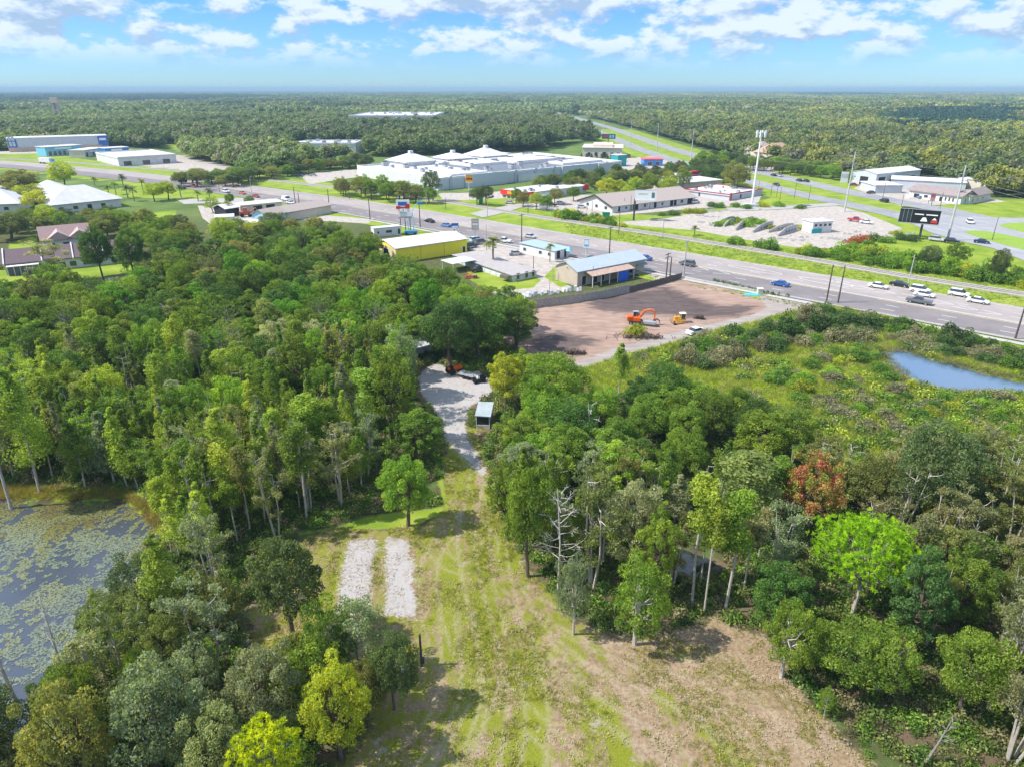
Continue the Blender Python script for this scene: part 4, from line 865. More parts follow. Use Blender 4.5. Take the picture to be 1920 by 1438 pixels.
# undergrowth, grass tufts and lily pads
def rnd_in(poly,n_,hw=None):
    xs_=[p[0] for p in poly]; ys_=[p[1] for p in poly]; x=rng.uniform(min(xs_),max(xs_),n_); y=rng.uniform(min(ys_),max(ys_),n_); k=pip(x,y,poly)
    return x[k],y[k]
def bush(r,n=200,size=.11,w=.8,h=.7,m=LEAFI):
    c=unit(r.normal(0,1,(n,3))); c[:,2]=np.abs(c[:,2]); q=r.uniform(.4,1,n)[:,None]; v,f=cards(c*q*np.array([w,w,h]),c,size,r,.5,.9); return mesh_np('bush',v,f,[m],{'lv':('FACE',r.random(n))})
def tuft(r,n=14,h=.3,w=.02,spread=.16):
    b=np.stack([r.normal(0,spread,n),r.normal(0,spread,n),np.zeros(n)],-1); t_=b+np.stack([r.normal(0,.45,n)*h,r.normal(0,.45,n)*h,r.uniform(.6,1,n)*h],-1); s=unit(np.cross(t_-b,r.normal(0,1,(n,3))))*w
    v=np.stack([b-s,b+s,t_],1).reshape(-1,3); return mesh_np('tuft',v,np.arange(3*n).reshape(-1,3),[GRASS],{'lv':('FACE',r.random(n))})
def scat(name,protos,x,y,s,sz,cols,label,z=0):
    N_=len(x); c=np.array(cols)[rng.integers(0,len(cols),N_)]*rng.uniform(.7,1.3,N_)[:,None]; q=rng.uniform(*s,N_); zz=np.full(N_,z)
    return scatter(name,protos,np.stack([x,y,zz],-1),np.stack([np.zeros(N_),np.zeros(N_),rng.random(N_)*6.28],-1),np.stack([q,q,q*rng.uniform(*sz,N_)],-1),c,label)
BUSH=[bush(rp(500+i)) for i in range(4)]; TUFT=[tuft(rp(510+i)) for i in range(4)]; REED=[tuft(rp(520+i),20,1.0,.025,.3) for i in range(4)]
def maskv(nm,x,y):
    grid=att[nm].reshape(len(ys),len(xs)); ix=np.clip(np.searchsorted(xs,x),0,len(xs)-1); iy=np.clip(np.searchsorted(ys,y),0,len(ys)-1); return grid[iy,ix]
x,y=rng.uniform(-150,130,75000),rng.uniform(34,215,75000); k=np.ones(len(x),bool)
for nm in ('lawn','field','sand','dirt','conc','marsh','trackw'): k&=maskv(nm,x,y)<.4
for pd in (PONDR,PONDL,CANAL,SWAMP): k&=~pip(x,y,pd)
k&=~pip(x,y,opoly(HW,-8,40,0,9))&(~hwside(x,y))&(~pip(x,y,G([(870,440),(1290,500),(1290,545),(960,575),(860,540),(700,500),(700,420)])))
k&=(np.abs(x)<y*.85+12)
x,y=x[k],y[k]; scat('undergrowth',BUSH,x,y,(.4,1.5),(.6,1.5),[(.11,.19,.03),(.08,.14,.03),(.16,.20,.05),(.20,.19,.09),(.13,.23,.03)],'low undergrowth on the woodland floor')
x,y=rnd_in(FIELD[0],95000); kk=(vn(x,y,3.1,41)*.6+vn(x,y,.9,42)*.5)>.52; k=kk&(maskv('sand',x,y)<.45); x,y=x[k],y[k]
scat('field_grass',TUFT,x,y,(.4,.9),(.4,1.0),[(.19,.24,.02),(.27,.30,.03),(.38,.34,.14),(.15,.20,.02),(.32,.32,.06)],'short grass growing in patches on the mown clearing')
x,y=rnd_in(MARSH[0],42000); k=~pip(x,y,PONDR)&(maskv('trackw',x,y)<.5); x,y=x[k],y[k]
scat('marsh_grass',REED,x,y,(.6,1.1),(.6,1.2),[(.27,.36,.03),(.38,.44,.04),(.18,.27,.03),(.30,.28,.14)],'tall marsh grass round the blue pond')
x,y=rnd_in(MARSH[0],2600); k=(~pip(x,y,PONDR))&(vn(x,y,9,81)>.42)&(maskv('trackw',x,y)<.3); x,y=x[k],y[k]
scat('marsh_bushes',BUSH,x,y,(1.0,2.3),(.6,1.2),[(.12,.2,.03),(.2,.3,.03),(.19,.2,.11),(.08,.14,.03),(.28,.34,.04)],'low bushes scattered thickly through the marsh grass')
x,y=rng.uniform(60,120,16000),rng.uniform(98,135,16000); d_=segd(x,y,PONDR,True); k=(d_<2.6)&(rng.random(len(x))<1-d_/3); x,y=x[k],y[k]
scat('pond_edge_reeds',REED,x,y,(.5,1.0),(.4,.9),[(.24,.22,.11),(.15,.2,.04),(.32,.27,.16),(.10,.13,.04)],'ragged reeds and dry stems along the blue pond edge')
x,y=rnd_in(MARSH[1],7000); scat('shore_grass',REED,x,y,(.6,1.0),(.5,.9),[(.25,.22,.05),(.2,.26,.03),(.28,.2,.09)],'sedges on the far shore of the lily pond')
x,y=rng.uniform(20,150,26000),rng.uniform(120,300,26000); d_=np.array(offs(HW,40,40)[0]); k=pip(x,y,opoly(HW,27,55,0,7))|pip(x,y,opoly(HW,-8,-4,0,6)); x,y=x[k],y[k]
scat('verge_grass',TUFT,x,y,(1,2.0),(.4,1.0),[(.20,.27,.02),(.14,.21,.02),(.28,.3,.05)],'rough grass on the highway verges')
# the same woods carried on past the edges of the view
def inst_copy(me):
    q=me.copy(); q.materials.clear(); q.materials.append(LEAFI); return q
x,y=rng.uniform(-190,190,9000),rng.uniform(4,235,9000); px_,py_=proj(x,y,8.0)
k=((px_<-135)|(px_>2055)|(py_>1610))&(~pip(x,y,FIELD[0]))&(~pip(x,y,opoly(HW,-14,60,0,9)))&(np.abs(x)<y*.9+75)&(~hwside(x,y))&(y-48*0>14)
for pd in (PONDR,PONDL,CANAL): k&=sdf(x,y,pd,8)>2
k&=(maskv('marsh',x,y)<.4)&(maskv('lawn',x,y)<.4)&(np.abs(x)>14); x,y=x[k],y[k]
keep=[]; cell={}
for i in range(len(x)):
    c_=(int(x[i]//4.2),int(y[i]//4.2))
    if c_ not in cell: cell[c_]=1; keep.append(i)
x,y=x[keep],y[keep]; scat('surrounding_woods',[inst_copy(T[a][b][0]) for a,b in (('oak',0),('oakd',1),('lump',0),('sparse',0),('column',1))],x,y,(.7,1.0),(.8,1.1),[(.14,.22,.03),(.10,.17,.03),(.2,.24,.07),(.22,.24,.12)],'woods continuing around the clearing')
# lily pads
x,y=rnd_in(PONDL,240000); q=vn(x,y,4,51)*.35+vn(x,y,1.1,52)*.3+vn(x,y,.45,53)*.35; k=(q>.49-.13*np.clip((y-60)/10,0,1))&(np.abs(x)<y*.85+8); x,y,q=x[k],y[k],q[k]
N_=len(x); a=np.arange(6)*np.pi/3; r_=rng.uniform(.04,.11,N_); ph=rng.random(N_)*6.28
vx=x[:,None]+np.cos(a+ph[:,None])*r_[:,None]; vy=y[:,None]+np.sin(a+ph[:,None])*r_[:,None]; vz=np.repeat((-.205+rng.uniform(0,.03,N_))[:,None],6,1)
v=np.stack([vx,vy,vz],-1).reshape(-1,3); pm=bpy.data.materials.new('lily_pad'); t=nodes(pm); n=t.nodes; l=t.links; o_=n.new('ShaderNodeOutputMaterial'); b_=n.new('ShaderNodeBsdfPrincipled'); l.new(b_.outputs[0],o_.inputs[0]); b_.inputs['Roughness'].default_value=.38
geoN=n.new('ShaderNodeNewGeometry'); lvn=n.new('ShaderNodeAttribute'); lvn.attribute_name='lv'
l.new(ramp(lvn.outputs['Fac'],[(.0,(.09,.11,.07)),(.4,(.20,.24,.17)),(.75,(.19,.19,.04)),(1,(.14,.12,.03))]),b_.inputs['Base Color'])
sepy=np.clip((y-62)/12,0,1); lv=np.clip(rng.random(N_)*.5+sepy*.75*(vn(x,y,5,55)>.25)+.3*(vn(x,y,3,56)>.62),0,1)
tag(mkobj('lily_pads',mesh_np('lily_pads',v,np.arange(6*N_).reshape(-1,6),[pm],{'lv':('FACE',lv)})),'lily pads floating on the dark pond',kind='stuff')
# fallen leaves, twigs and clods of straw
x,y=rnd_in(FIELD[0],60000); k=vn(x,y,1.7,61)>.42; x,y=x[k],y[k]; N_=len(x); a=rng.random(N_)*3.14; L_=rng.uniform(.05,.17,N_); W_=rng.uniform(.015,.04,N_); ca,sa=np.cos(a),np.sin(a)
v=np.stack([np.stack([x-ca*L_,y-sa*L_,np.full(N_,.05)],-1),np.stack([x+sa*W_,y-ca*W_,np.full(N_,.09)],-1),np.stack([x+ca*L_,y+sa*L_,np.full(N_,.07)],-1),np.stack([x-sa*W_,y+ca*W_,np.full(N_,.05)],-1)],1).reshape(-1,3)
tag(mkobj('straw_litter',mesh_np('straw_litter',v,np.arange(4*N_).reshape(-1,4),[mat('straw',(.34,.27,.16),.9,var=.4,scale=3)])),'mown straw and clods littering the clearing',kind='stuff')
# haze over the whole country
hm=bpy.data.materials.new('haze_air'); t=nodes(hm); n=t.nodes; l=t.links; o_=n.new('ShaderNodeOutputMaterial'); pv=n.new('ShaderNodeVolumePrincipled'); pv.inputs['Density'].default_value=HAZE; pv.inputs['Color'].default_value=(.42,.62,.78,1); pv.inputs['Anisotropy'].default_value=.0
l.new(pv.outputs[0],o_.inputs['Volume']); mb=MB(); mb.box(-62000,62000,-3200,62000,-3,70); tag(mb.build('haze',hm),kind='stuff')
# ---------------------------------------------------------------- buildings
def M_(n,c,**k): return mat(n,c,**k)
WHITE=M_('white_wall',(.62,.62,.61),rough=.7,var=.12,scale=.3); WROOF=M_('white_roof',(.58,.57,.58),rough=.6,var=.14,scale=.25); GROOF=M_('grey_metal_roof',(.40,.46,.50),rough=.45,var=.08,wave=(1.6,'X'))
BROOF=M_('brown_shingles',(.14,.10,.11),rough=.9,var=.25,scale=3,bump=.02); TROOF=M_('tan_shingles',(.36,.30,.27),rough=.9,var=.12,scale=2); YEL=M_('yellow_siding',(.90,.74,.05),rough=.6,var=.05,wave=(2.2,'X'))
YEL2=M_('sunlit_yellow_siding',(.70,.62,.34),rough=.6,var=.05,wave=(2.2,'Y')); TANW=M_('tan_block_wall',(.46,.39,.31),rough=.85,var=.12); GLASS=M_('dark_glass',(.03,.04,.05),rough=.12,var=.1,spec=.8); FRAME=M_('window_frame',(.68,.68,.66)); DARK=M_('dark_opening',(.025,.025,.03),rough=.8)
BLUEW=M_('blue_panel',(.03,.13,.42),rough=.5,var=.1); RED=M_('red_fascia',(.60,.03,.025),rough=.5,var=.06); MAROON=M_('maroon_trim',(.30,.05,.07),rough=.6); METAL=M_('galvanised_metal',(.42,.44,.46),rough=.45,metal=.4,var=.1); STEELD=M_('dark_steel',(.05,.05,.055),rough=.5,var=.2)
WOOD=M_('creosote_wood',(.09,.07,.06),rough=.95,var=.3,scale=3); CPOLE=M_('concrete_pole',(.46,.46,.46),rough=.8,var=.1); LBLUE=M_('light_blue_paint',(.18,.50,.72),rough=.5); TEAL=M_('teal_cover',(.02,.33,.34),rough=.6); BEIGE=M_('beige_stucco',(.60,.53,.43),rough=.85,var=.08); TILE=M_('terracotta_tiles',(.48,.30,.22),rough=.9,var=.15,scale=2)
AWN=M_('blue_tarp',(.01,.10,.55),rough=.5); RUST=M_('rusty_roof',(.42,.30,.24),rough=.8,var=.3,scale=1.2); ORANGE=M_('orange_paint',(.75,.12,.01),rough=.4,var=.1); YCAT=M_('machine_yellow',(.72,.36,.02),rough=.45,var=.15); RUB=M_('black_rubber',(.02,.02,.02),rough=.9); GREEN=M_('green_paint',(.02,.30,.16),rough=.5)
BLK=M_('black_sign',(.012,.012,.016),rough=.35); SIGNW=M_('sign_white',(.80,.80,.80),rough=.5,var=.03); FENCEM=M_('weathered_fence_boards',(.33,.31,.28),rough=.95,var=.35,scale=2.5); FENCED=M_('dark_fence_boards',(.12,.10,.09),rough=.95,var=.3,scale=2.5)
CORR=M_('ribbed_white_cladding',(.50,.53,.55),rough=.6,var=.06,wave=(.35,'X')); SHADEW=M_('shade_and_grey_wall',(.50,.53,.57),rough=.7,var=.06); POST=M_('grey_post',(.35,.34,.33),rough=.8)  # SHADEW: cooler copy of white for shaded walls, also used for grey parts
def frame(B,C_,A=None,depth=None):
    b,c=P(*B),P(*C_); u=c-b; rz=math.atan2(u.y,u.x); L=u.length
    if A is not None: a=P(*A)-b; depth=-a.x*math.sin(rz)+a.y*math.cos(rz)
    return b,rz,L,depth
def roof(e,kind,L,D,h,rise,over,m_,trim=None,name='roof'):
    mb=MB(); o=over; t_=.18
    if kind=='flat': mb.box(-o,L+o,-o,D+o,h,h+rise); 
    elif kind=='gx': mb.add([(-o,-o,h),(L+o,-o,h),(L+o,D/2,h+rise),(-o,D/2,h+rise),(L+o,D+o,h),(-o,D+o,h),(-o,-o,h+t_),(L+o,-o,h+t_),(L+o,D/2,h+rise+t_),(-o,D/2,h+rise+t_),(L+o,D+o,h+t_),(-o,D+o,h+t_)],[(6,7,8,9),(9,8,10,11),(3,2,1,0),(5,4,2,3),(0,1,7,6),(4,5,11,10),(0,6,9,3),(3,9,11,5),(1,2,8,7),(2,4,10,8)])
    elif kind=='gy': mb.add([(-o,-o,h),(-o,D+o,h),(L/2,D+o,h+rise),(L/2,-o,h+rise),(L+o,D+o,h),(L+o,-o,h),(-o,-o,h+t_),(-o,D+o,h+t_),(L/2,D+o,h+rise+t_),(L/2,-o,h+rise+t_),(L+o,D+o,h+t_),(L+o,-o,h+t_)],[(9,8,7,6),(11,10,8,9),(0,1,2,3),(3,2,4,5),(0,6,7,1),(5,4,10,11),(6,0,3,9),(9,3,5,11),(1,7,8,2),(2,8,10,4)])
    elif kind=='hip':
        k=min(L,D)/2; a=(k,D/2) if L>=D else (L/2,k); b=(L-k,D/2) if L>=D else (L/2,D-k)
        mb.add([(-o,-o,h),(L+o,-o,h),(L+o,D+o,h),(-o,D+o,h),(a[0],a[1],h+rise),(b[0],b[1],h+rise)],[(0,1,5,4),(1,2,5),(2,3,4,5),(3,0,4),(3,2,1,0)] if L>=D else [(0,1,4),(1,2,5,4),(2,3,5),(3,0,4,5),(3,2,1,0)])
    elif kind=='shed': mb.add([(-o,-o,h),(L+o,-o,h),(L+o,D+o,h+rise),(-o,D+o,h+rise),(-o,-o,h+.12),(L+o,-o,h+.12),(L+o,D+o,h+rise+.12),(-o,D+o,h+rise+.12)],[(3,2,1,0),(4,5,6,7),(0,1,5,4),(1,2,6,5),(2,3,7,6),(3,0,4,7)])
    return mb.build(name,m_,e)
def walls(e,kind,L,D,h,rise,m_,m2=None):
    mb=MB(); mb.box(0,L,0,D,-.3,h)
    if kind=='gx': mb.add([(0,0,h),(0,D,h),(0,D/2,h+rise*.98),(L,0,h),(L,D,h),(L,D/2,h+rise*.98)],[(0,2,1),(3,4,5)])
    if kind=='gy': mb.add([(0,0,h),(L,0,h),(L/2,0,h+rise*.98),(0,D,h),(L,D,h),(L/2,D,h+rise*.98)],[(0,1,2),(3,5,4)])
    return mb.build('wall',m_,e)
def opening(e,face,p,z,w_,h_,L,D,kind='window',m_=None):
    """a window or door with frame and pane on one face: F front, L left, R right"""
    mb=MB(); pn=MB(); dk=m_ or (GLASS if kind=='window' else DARK)
    if face=='F': mb.box(p,p+w_,-.07,-.005,z,z+h_,0); pn.box(p+.12,p+w_-.12,-.09,-.02,z+.12,z+h_-.12)
    elif face=='L': mb.box(-.07,-.005,p,p+w_,z,z+h_,0); pn.box(-.09,-.02,p+.12,p+w_-.12,z+.12,z+h_-.12)
    else: mb.box(L+.005,L+.07,p,p+w_,z,z+h_,0); pn.box(L+.02,L+.09,p+.12,p+w_-.12,z+.12,z+h_-.12)
    o=mb.build(kind,FRAME,e); pn.build('pane' if kind=='window' else 'door_leaf',dk,o); return o
def bld(name,label,cat,B,C_,A,h,kind,rise,wall,roofm,over=.4,ops=(),group=None,depth=None,parapet=None):
    b,rz,L,D=frame(B,C_,A,depth); e=thing(name,label,cat,b,rz,group); walls(e,kind,L,D,h,rise,wall); roof(e,kind,L,D,h,rise,over,roofm)
    if parapet:
        mb=MB(); t=.4; z0=h+(rise if kind=='flat' else 0); z1=z0+parapet[0]; mb.box(-.05,L+.05,-.05,t,z0,z1); mb.box(-.05,L+.05,D-t,D+.05,z0,z1); mb.box(-.05,t,t,D-t,z0,z1); mb.box(L-t,L+.05,t,D-t,z0,z1); mb.build('parapet',parapet[1],e)
    for o in ops: opening(e,o[0],o[1]*(L if o[0]=='F' else D),o[2],o[3],o[4],L,D,*(o[5:]))
    e['_L']=L; e['_D']=D; return e,L,D
# yellow warehouse
e,L,D=bld('warehouse','bright yellow metal warehouse with low white roof beside the woods','warehouse',(744,494),(876,474),(712,477),hgt(876,474,449),'gx',1.3,YEL,WROOF,.35)
mb=MB(); mb.box(-.06,0,.0,D,-.2,hgt(876,474,449)-.02); mb.build('end_wall',YEL2,e)  # paler copy of the yellow siding: sunlit gable put into the colour
mb=MB()
for k in (.33,.66): mb.box(L*k,L*k+.12,-.05,.0,0,4.4)
mb.build('downpipe',M_('yellow_trim',(.45,.36,.05)),e)
opening(e,'F',L*.93,0,1.1,2.2,L,D,'door'); opening(e,'L',D*.35,0,3.5,3.4,L,D,'door')
# long storage building
hs_=hgt(961,529,517)
e,L,D=bld('storage_building','long low storage building with flat pale roof and row of white doors','building',(961,529),(1006,520),(868,489),hs_,'shed',.35,M_('storage_wall',(.50,.56,.56),var=.08),M_('pale_membrane_roof',(.38,.345,.335),var=.14,scale=.5),.45)
for k in range(9): opening(e,'L',2+k*(D-4)/9,.1,2.1,hs_-.8,L,D,'door',WHITE)
for k in (.15,.5,.78): opening(e,'F',L*k,.3,1.2,1.9,L,D,'window')
mb=MB(); mb.add([(-1.6,.4,hs_-.2),(0,.4,hs_-.05),(0,3.6,hs_-.05),(-1.6,3.6,hs_-.2),(-1.7,.4,hs_-1.0),(-1.7,3.6,hs_-1.0)],[(0,1,2,3),(0,3,5,4)]); mb.build('awning',FENCED,e)
# tan shop with the white metal roof and lean-to
ht=hgt(1082,538,511)
e,L,D=bld('workshop','tan gabled workshop with white metal roof and open lean-to beside the fence','workshop',(1082,538),(1207,512),(1036,526),ht,'gx',1.9,TANW,GROOF,.5)
mb=MB(); mb.add([(2.5,-3.2,ht-1.0),(L*.72,-3.2,ht-1.0),(L*.72,.1,ht-.1),(2.5,.1,ht-.1),(2.5,-3.2,ht-.88),(L*.72,-3.2,ht-.88),(L*.72,.1,ht+.02),(2.5,.1,ht+.02)],[(3,2,1,0),(4,5,6,7),(0,1,5,4),(1,2,6,5),(3,0,4,7)]); mb.build('lean_to_roof',RUST,e)
for k in range(6): mb=MB(); x=2.6+k*(L*.72-2.9)/5; mb.box(x,x+.15,-3.15,-3.0,-.2,ht-1.0); mb.build('post',FRAME,e)
mb=MB(); mb.box(L*.48,L*.62,-3.3,-3.2,.1,ht-1.2); mb.build('blue_tarp',AWN,e)
for k,w_ in ((.06,1.6),(.2,2.2),(.34,1.2),(.66,2.5)): opening(e,'F',L*k,0,w_,2.6,L,D,'door')
opening(e,'L',D*.42,ht+.2,.8,.6,L,D,'window')
mb=MB(); mb.box(L*.86,L+.4,-1.1,-.05,ht-1.3,ht-1.1); mb.box(L+.1,L+1.3,.2,D-.2,ht-1.3,ht-1.1); mb.build('awning',M_('blue_grey_awning',(.12,.26,.36)),e)
opening(e,'F',L*.8,.7,1.2,1.3,L,D); opening(e,'R',D*.3,0,1.2,2.3,L,D,'door')
# small white shop
h2_=hgt(1040,488,472)
e,L,D=bld('shop','small white shop with blue-grey flat roof by the highway','shop',(1040,488),(1068,481),(974,474),h2_,'shed',.4,WHITE,M_('blue_grey_roof',(.32,.42,.47),var=.1),.3,[('F',.1,0,1.8,2.6,'door'),('F',.6,0,1.2,2.4,'door'),('L',.1,.8,1.4,1.2),('L',.35,.8,1.4,1.2),('L',.8,.8,1.4,1.2)])
mb=MB(); mb.tube([(L*.75,-1.2,2.2),(L*.75,-1.2,3.5)],[1.1,.1],12); mb.build('blue_awning',LBLUE,e)
# white office trailer
e,L,D=bld('office_trailer','white office trailer standing behind the yellow warehouse','trailer',(702,446),(753,441),None,3.0,'flat',.2,WHITE,WROOF,.1,[('F',.42,1.1,2.4,1.1),('F',.86,.3,1,2.1,'door'),('F',.1,1.1,1,1)],depth=3.4)
mb=MB(); [mb.wheel((x,.3,.0),.45,.25) for x in (L*.35,L*.42)]; mb.build('wheel',RUB,e)
# shopping mall
hm_=hgt(822,358,339)
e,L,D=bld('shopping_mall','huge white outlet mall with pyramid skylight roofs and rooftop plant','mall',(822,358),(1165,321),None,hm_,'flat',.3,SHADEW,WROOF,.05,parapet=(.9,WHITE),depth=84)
mb=MB(); mb.box(-.1,-.005,0,D,0,hm_+.3); mb.build('end_wall',WHITE,e)  # white sunlit end against shade-grey front: light put into the wall colours
for k in range(9):
    mb=MB(); x=L*(.05+k*.105); mb.box(x,x+1.6,-.5,-.02,0,hm_+1.6); mb.build('buttress',M_('mall_pilaster',(.42,.45,.50)),e)
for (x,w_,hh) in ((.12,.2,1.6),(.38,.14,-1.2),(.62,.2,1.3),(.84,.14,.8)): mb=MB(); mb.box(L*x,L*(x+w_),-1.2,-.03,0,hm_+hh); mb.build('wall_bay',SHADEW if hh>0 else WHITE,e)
for (px,py,s_,r_) in ((772,316,20,4.6),(850,310,17,3.4),(911,304,19,5.0)):
    c=P(px,py+9,0); lx=(c-P(822,358)); rz=e.rotation_euler[2]; x=lx.x*math.cos(rz)+lx.y*math.sin(rz); y=-lx.x*math.sin(rz)+lx.y*math.cos(rz); s=s_*.55
    mb=MB(); mb.box(x-s,x+s,y-s,y+s,hm_,hm_+2.6); k=mb.build('pavilion',WHITE,e)
    mb=MB(); mb.add([(x-s-1,y-s-1,hm_+2.6),(x+s+1,y-s-1,hm_+2.6),(x+s+1,y+s+1,hm_+2.6),(x-s-1,y+s+1,hm_+2.6),(x,y,hm_+2.6+r_)],[(0,1,4),(1,2,4),(2,3,4),(3,0,4),(3,2,1,0)]); mb.box(x-1.2,x+1.2,y-1.2,y+1.2,hm_+r_+1.2,hm_+r_+3.6); mb.build('pyramid_roof',WROOF,e)
for x0,x1,y0,y1,zz in ((.35,.55,.45,.7,2.0),(.58,.8,.35,.62,2.6),(.3,.9,.72,.93,1.6),(.7,.95,.12,.3,1.5),(.1,.28,.1,.35,1.2),(.62,.8,.9,1.12,2.6)):
    mb=MB(); mb.box(L*x0,L*x1,D*y0,D*y1,hm_+.3,hm_+zz); mb.build('raised_roof',WROOF,e)
HV=MB().box(-1.3,1.3,-1,1,0,1.7).box(-.9,.9,-.7,.7,1.7,1.9,1).mesh('roof_unit',[METAL,DARK])
def units(e,L,D,h,n_,s,seed):
    r=rp(seed)
    for _ in range(n_):
        o=mkobj('roof_unit',HV,e); o.location=(r.uniform(.06,.94)*L,r.uniform(.08,.92)*D,h); q=s*r.uniform(.6,1.3); o.scale=(q,q,q); o.rotation_euler=(0,0,r.choice([0,1.57]))
units(e,L,D,hm_+.3,60,1.1,701)
mb=MB()
for k in range(26): y=D*(.1+.03*k); mb.box(L*.30,L*.95,y,y+.35,hm_+.3,hm_+.62)
tag(mb.build('roof_pipework',METAL,e),kind='stuff')
# red store
hr_=hgt(985,378,364)
e,L,D=bld('red_store','low store with a long bright red fascia among trees','store',(985,378),(1100,362),(953,369),hr_,'flat',.3,SHADEW,WROOF,.3)
mb=MB(); mb.box(-.7,-.45,-.5,D*1.0,hr_-1.7,hr_+.6); mb.box(-.45,L*.12,-.8,-.35,hr_-1.7,hr_+.6); mb.box(L*.93,L+.5,-.8,-.35,hr_-1.7,hr_+.6); mb.build('fascia',RED,e)
mb=MB(); [mb.box(-.8,-.7,D*(.36+.05*k),D*(.39+.05*k),hr_-1.1,hr_+.1) for k in range(7)]; mb.build('yellow_lettering',M_('yellow_letters',(.85,.55,.02)),e)
for k in range(5): opening(e,'L',D*(.08+.18*k),.1,2.2,hr_-2.1,L,D)
units(e,L,D,hr_+.3,6,.7,702)
# plaza with the tan roof
hp=hgt(1148,400,388)
e,L,D=bld('strip_plaza','long white plaza with tan shingle roof behind the white billboard','plaza',(1148,400),(1302,382),(1097,386),hp,'gx',3.6,WHITE,TROOF,.9,[('F',.06,0,1.4,2.4,'door'),('F',.14,.9,1.4,1.2),('F',.21,0,4.2,3.0,'door'),('F',.36,.8,2.2,1.6),('F',.48,0,1.8,2.6,'door'),('F',.57,.8,1.6,1.4),('F',.68,0,4.2,3.0,'door'),('F',.81,.8,2,1.5),('F',.9,0,3.4,3.0,'door')])
mb=MB(); mb.add([(-1.0,-1.1,hp),(-1.0,D/2,hp+3.8),(-1.0,D/2,hp+3.1),(-1.0,-1.1,hp-.7),(-1.0,D+1.1,hp),(-1.0,D+1.1,hp-.7)],[(0,1,2,3),(1,4,5,2)]); mb.build('bargeboard',STEELD,e)
for k in range(12): mb=MB(); x=L*(k+.5)/12; mb.box(x,x+.2,-.9,-.7,0,hp); mb.build('post',FRAME,e)
for k in range(3): opening(e,'L',D*(.15+.28*k),.8,2,1.5,L,D)
# white roof with maroon edge
hq=hgt(1367,377,368)
e,L,D=bld('flat_store','white-roofed store with maroon edge band behind the cleared lot','store',(1367,377),(1429,366),(1276,366),hq,'flat',.3,SHADEW,WROOF,.5,parapet=(.5,MAROON))
mb=MB(); mb.box(-.3,.9,-.7,-.1,0,hq+1.2); mb.build('corner_pier',MAROON,e); units(e,L,D,hq+.3,11,.55,703); opening(e,'F',L*.3,.2,1.6,2.2,L,D,'door'); opening(e,'L',D*.6,.2,1.2,2.2,L,D,'door')
e,L,D=bld('flat_store','long tan building with white flat roof behind the maroon-edged store','store',(1240,361),(1351,352),None,3.6,'flat',.4,BEIGE,WROOF,.8,[('F',.75,.2,2,2.2,'door'),('F',.88,.9,1.6,1.2)],depth=17)
e,L,D=bld('flat_store','low white store with a red sign box above the tan building','store',(1250,346),(1330,337),None,3.4,'flat',.3,WHITE,WROOF,.8,depth=14)
mb=MB(); mb.box(L*.38,L*.7,-.6,2,2.6,5.4); mb.build('red_sign_box',M_('crimson_sign',(.50,.02,.08)),e)
# cream restaurant and the far big roofs
e,L,D=bld('restaurant','cream restaurant with stepped parapet and conical hedges beyond the mall','restaurant',(1092,296),(1166,297),None,7,'flat',.4,BEIGE,M_('cream_roof',(.68,.58,.49),var=.1),.6,[('F',.12,1,2.5,3),('F',.3,1,2.5,3),('F',.5,.3,3,4,'door'),('F',.7,1,2.5,3),('F',.86,1,2.5,3)],depth=34)
mb=MB(); mb.box(L*.25,L*.75,4,26,7.4,9.2); mb.build('raised_roof',MATS['cream_roof'],e)
for k in range(9):
    c=P(1090+k*9.5,303); auto('column','dark',c.x,c.y,5.5,1.6)
e,L,D=bld('big_box_store','enormous flat white roof showing above the far woods','warehouse',(655,240),(815,240),None,14,'flat',.6,WHITE,WROOF,.2,depth=150,parapet=(1,WHITE)); units(e,L,D,14.6,12,1.5,704)
e,L,D=bld('big_box_store','long white store with a raised entrance left of the mall','store',(555,290),(668,290),None,7.5,'flat',.5,WHITE,WROOF,.2,depth=34,parapet=(.8,WHITE)); mb=MB(); mb.box(1,9,-1.5,8,0,9.5); mb.build('entrance_block',WHITE,e); units(e,L,D,8,10,1.0,705)
# blue and white stores on the left
e,L,D=bld('furniture_warehouse','very long ribbed white warehouse with blue ends','warehouse',(18,286),(205,279),None,hgt(18,286,261),'flat',.5,CORR,WROOF,.2,depth=22)
hw_=hgt(18,286,261)
mb=MB(); mb.box(.5,L*.09,-.5,-.02,3.5,hw_-.8); mb.build('blue_end_panel',BLUEW,e); mb=MB(); mb.box(L*.9,L+.3,-.6,-.02,2.5,hw_+.4); mb.box(L+.01,L+.3,-.02,D*.3,2.5,hw_+.4); mb.build('blue_end_panel',BLUEW,e)
mb=MB(); mb.box(L*.915,L*.985,-.75,-.6,hw_-3.4,hw_-1.6); mb.build('sign_lettering',SIGNW,e)
mb=MB(); mb.box(0,L*.93,-.6,-.02,0,3.4); mb.build('tan_base_band',M_('tan_base',(.55,.40,.28)),e)
mb=MB(); [mb.box(L*(.017+.032*i),L*(.042+.032*i),-.7,-.5,4.4+4.2*j,8.0+4.2*j) for i in range(2) for j in range(2)]; mb.build('window',SHADEW,e)
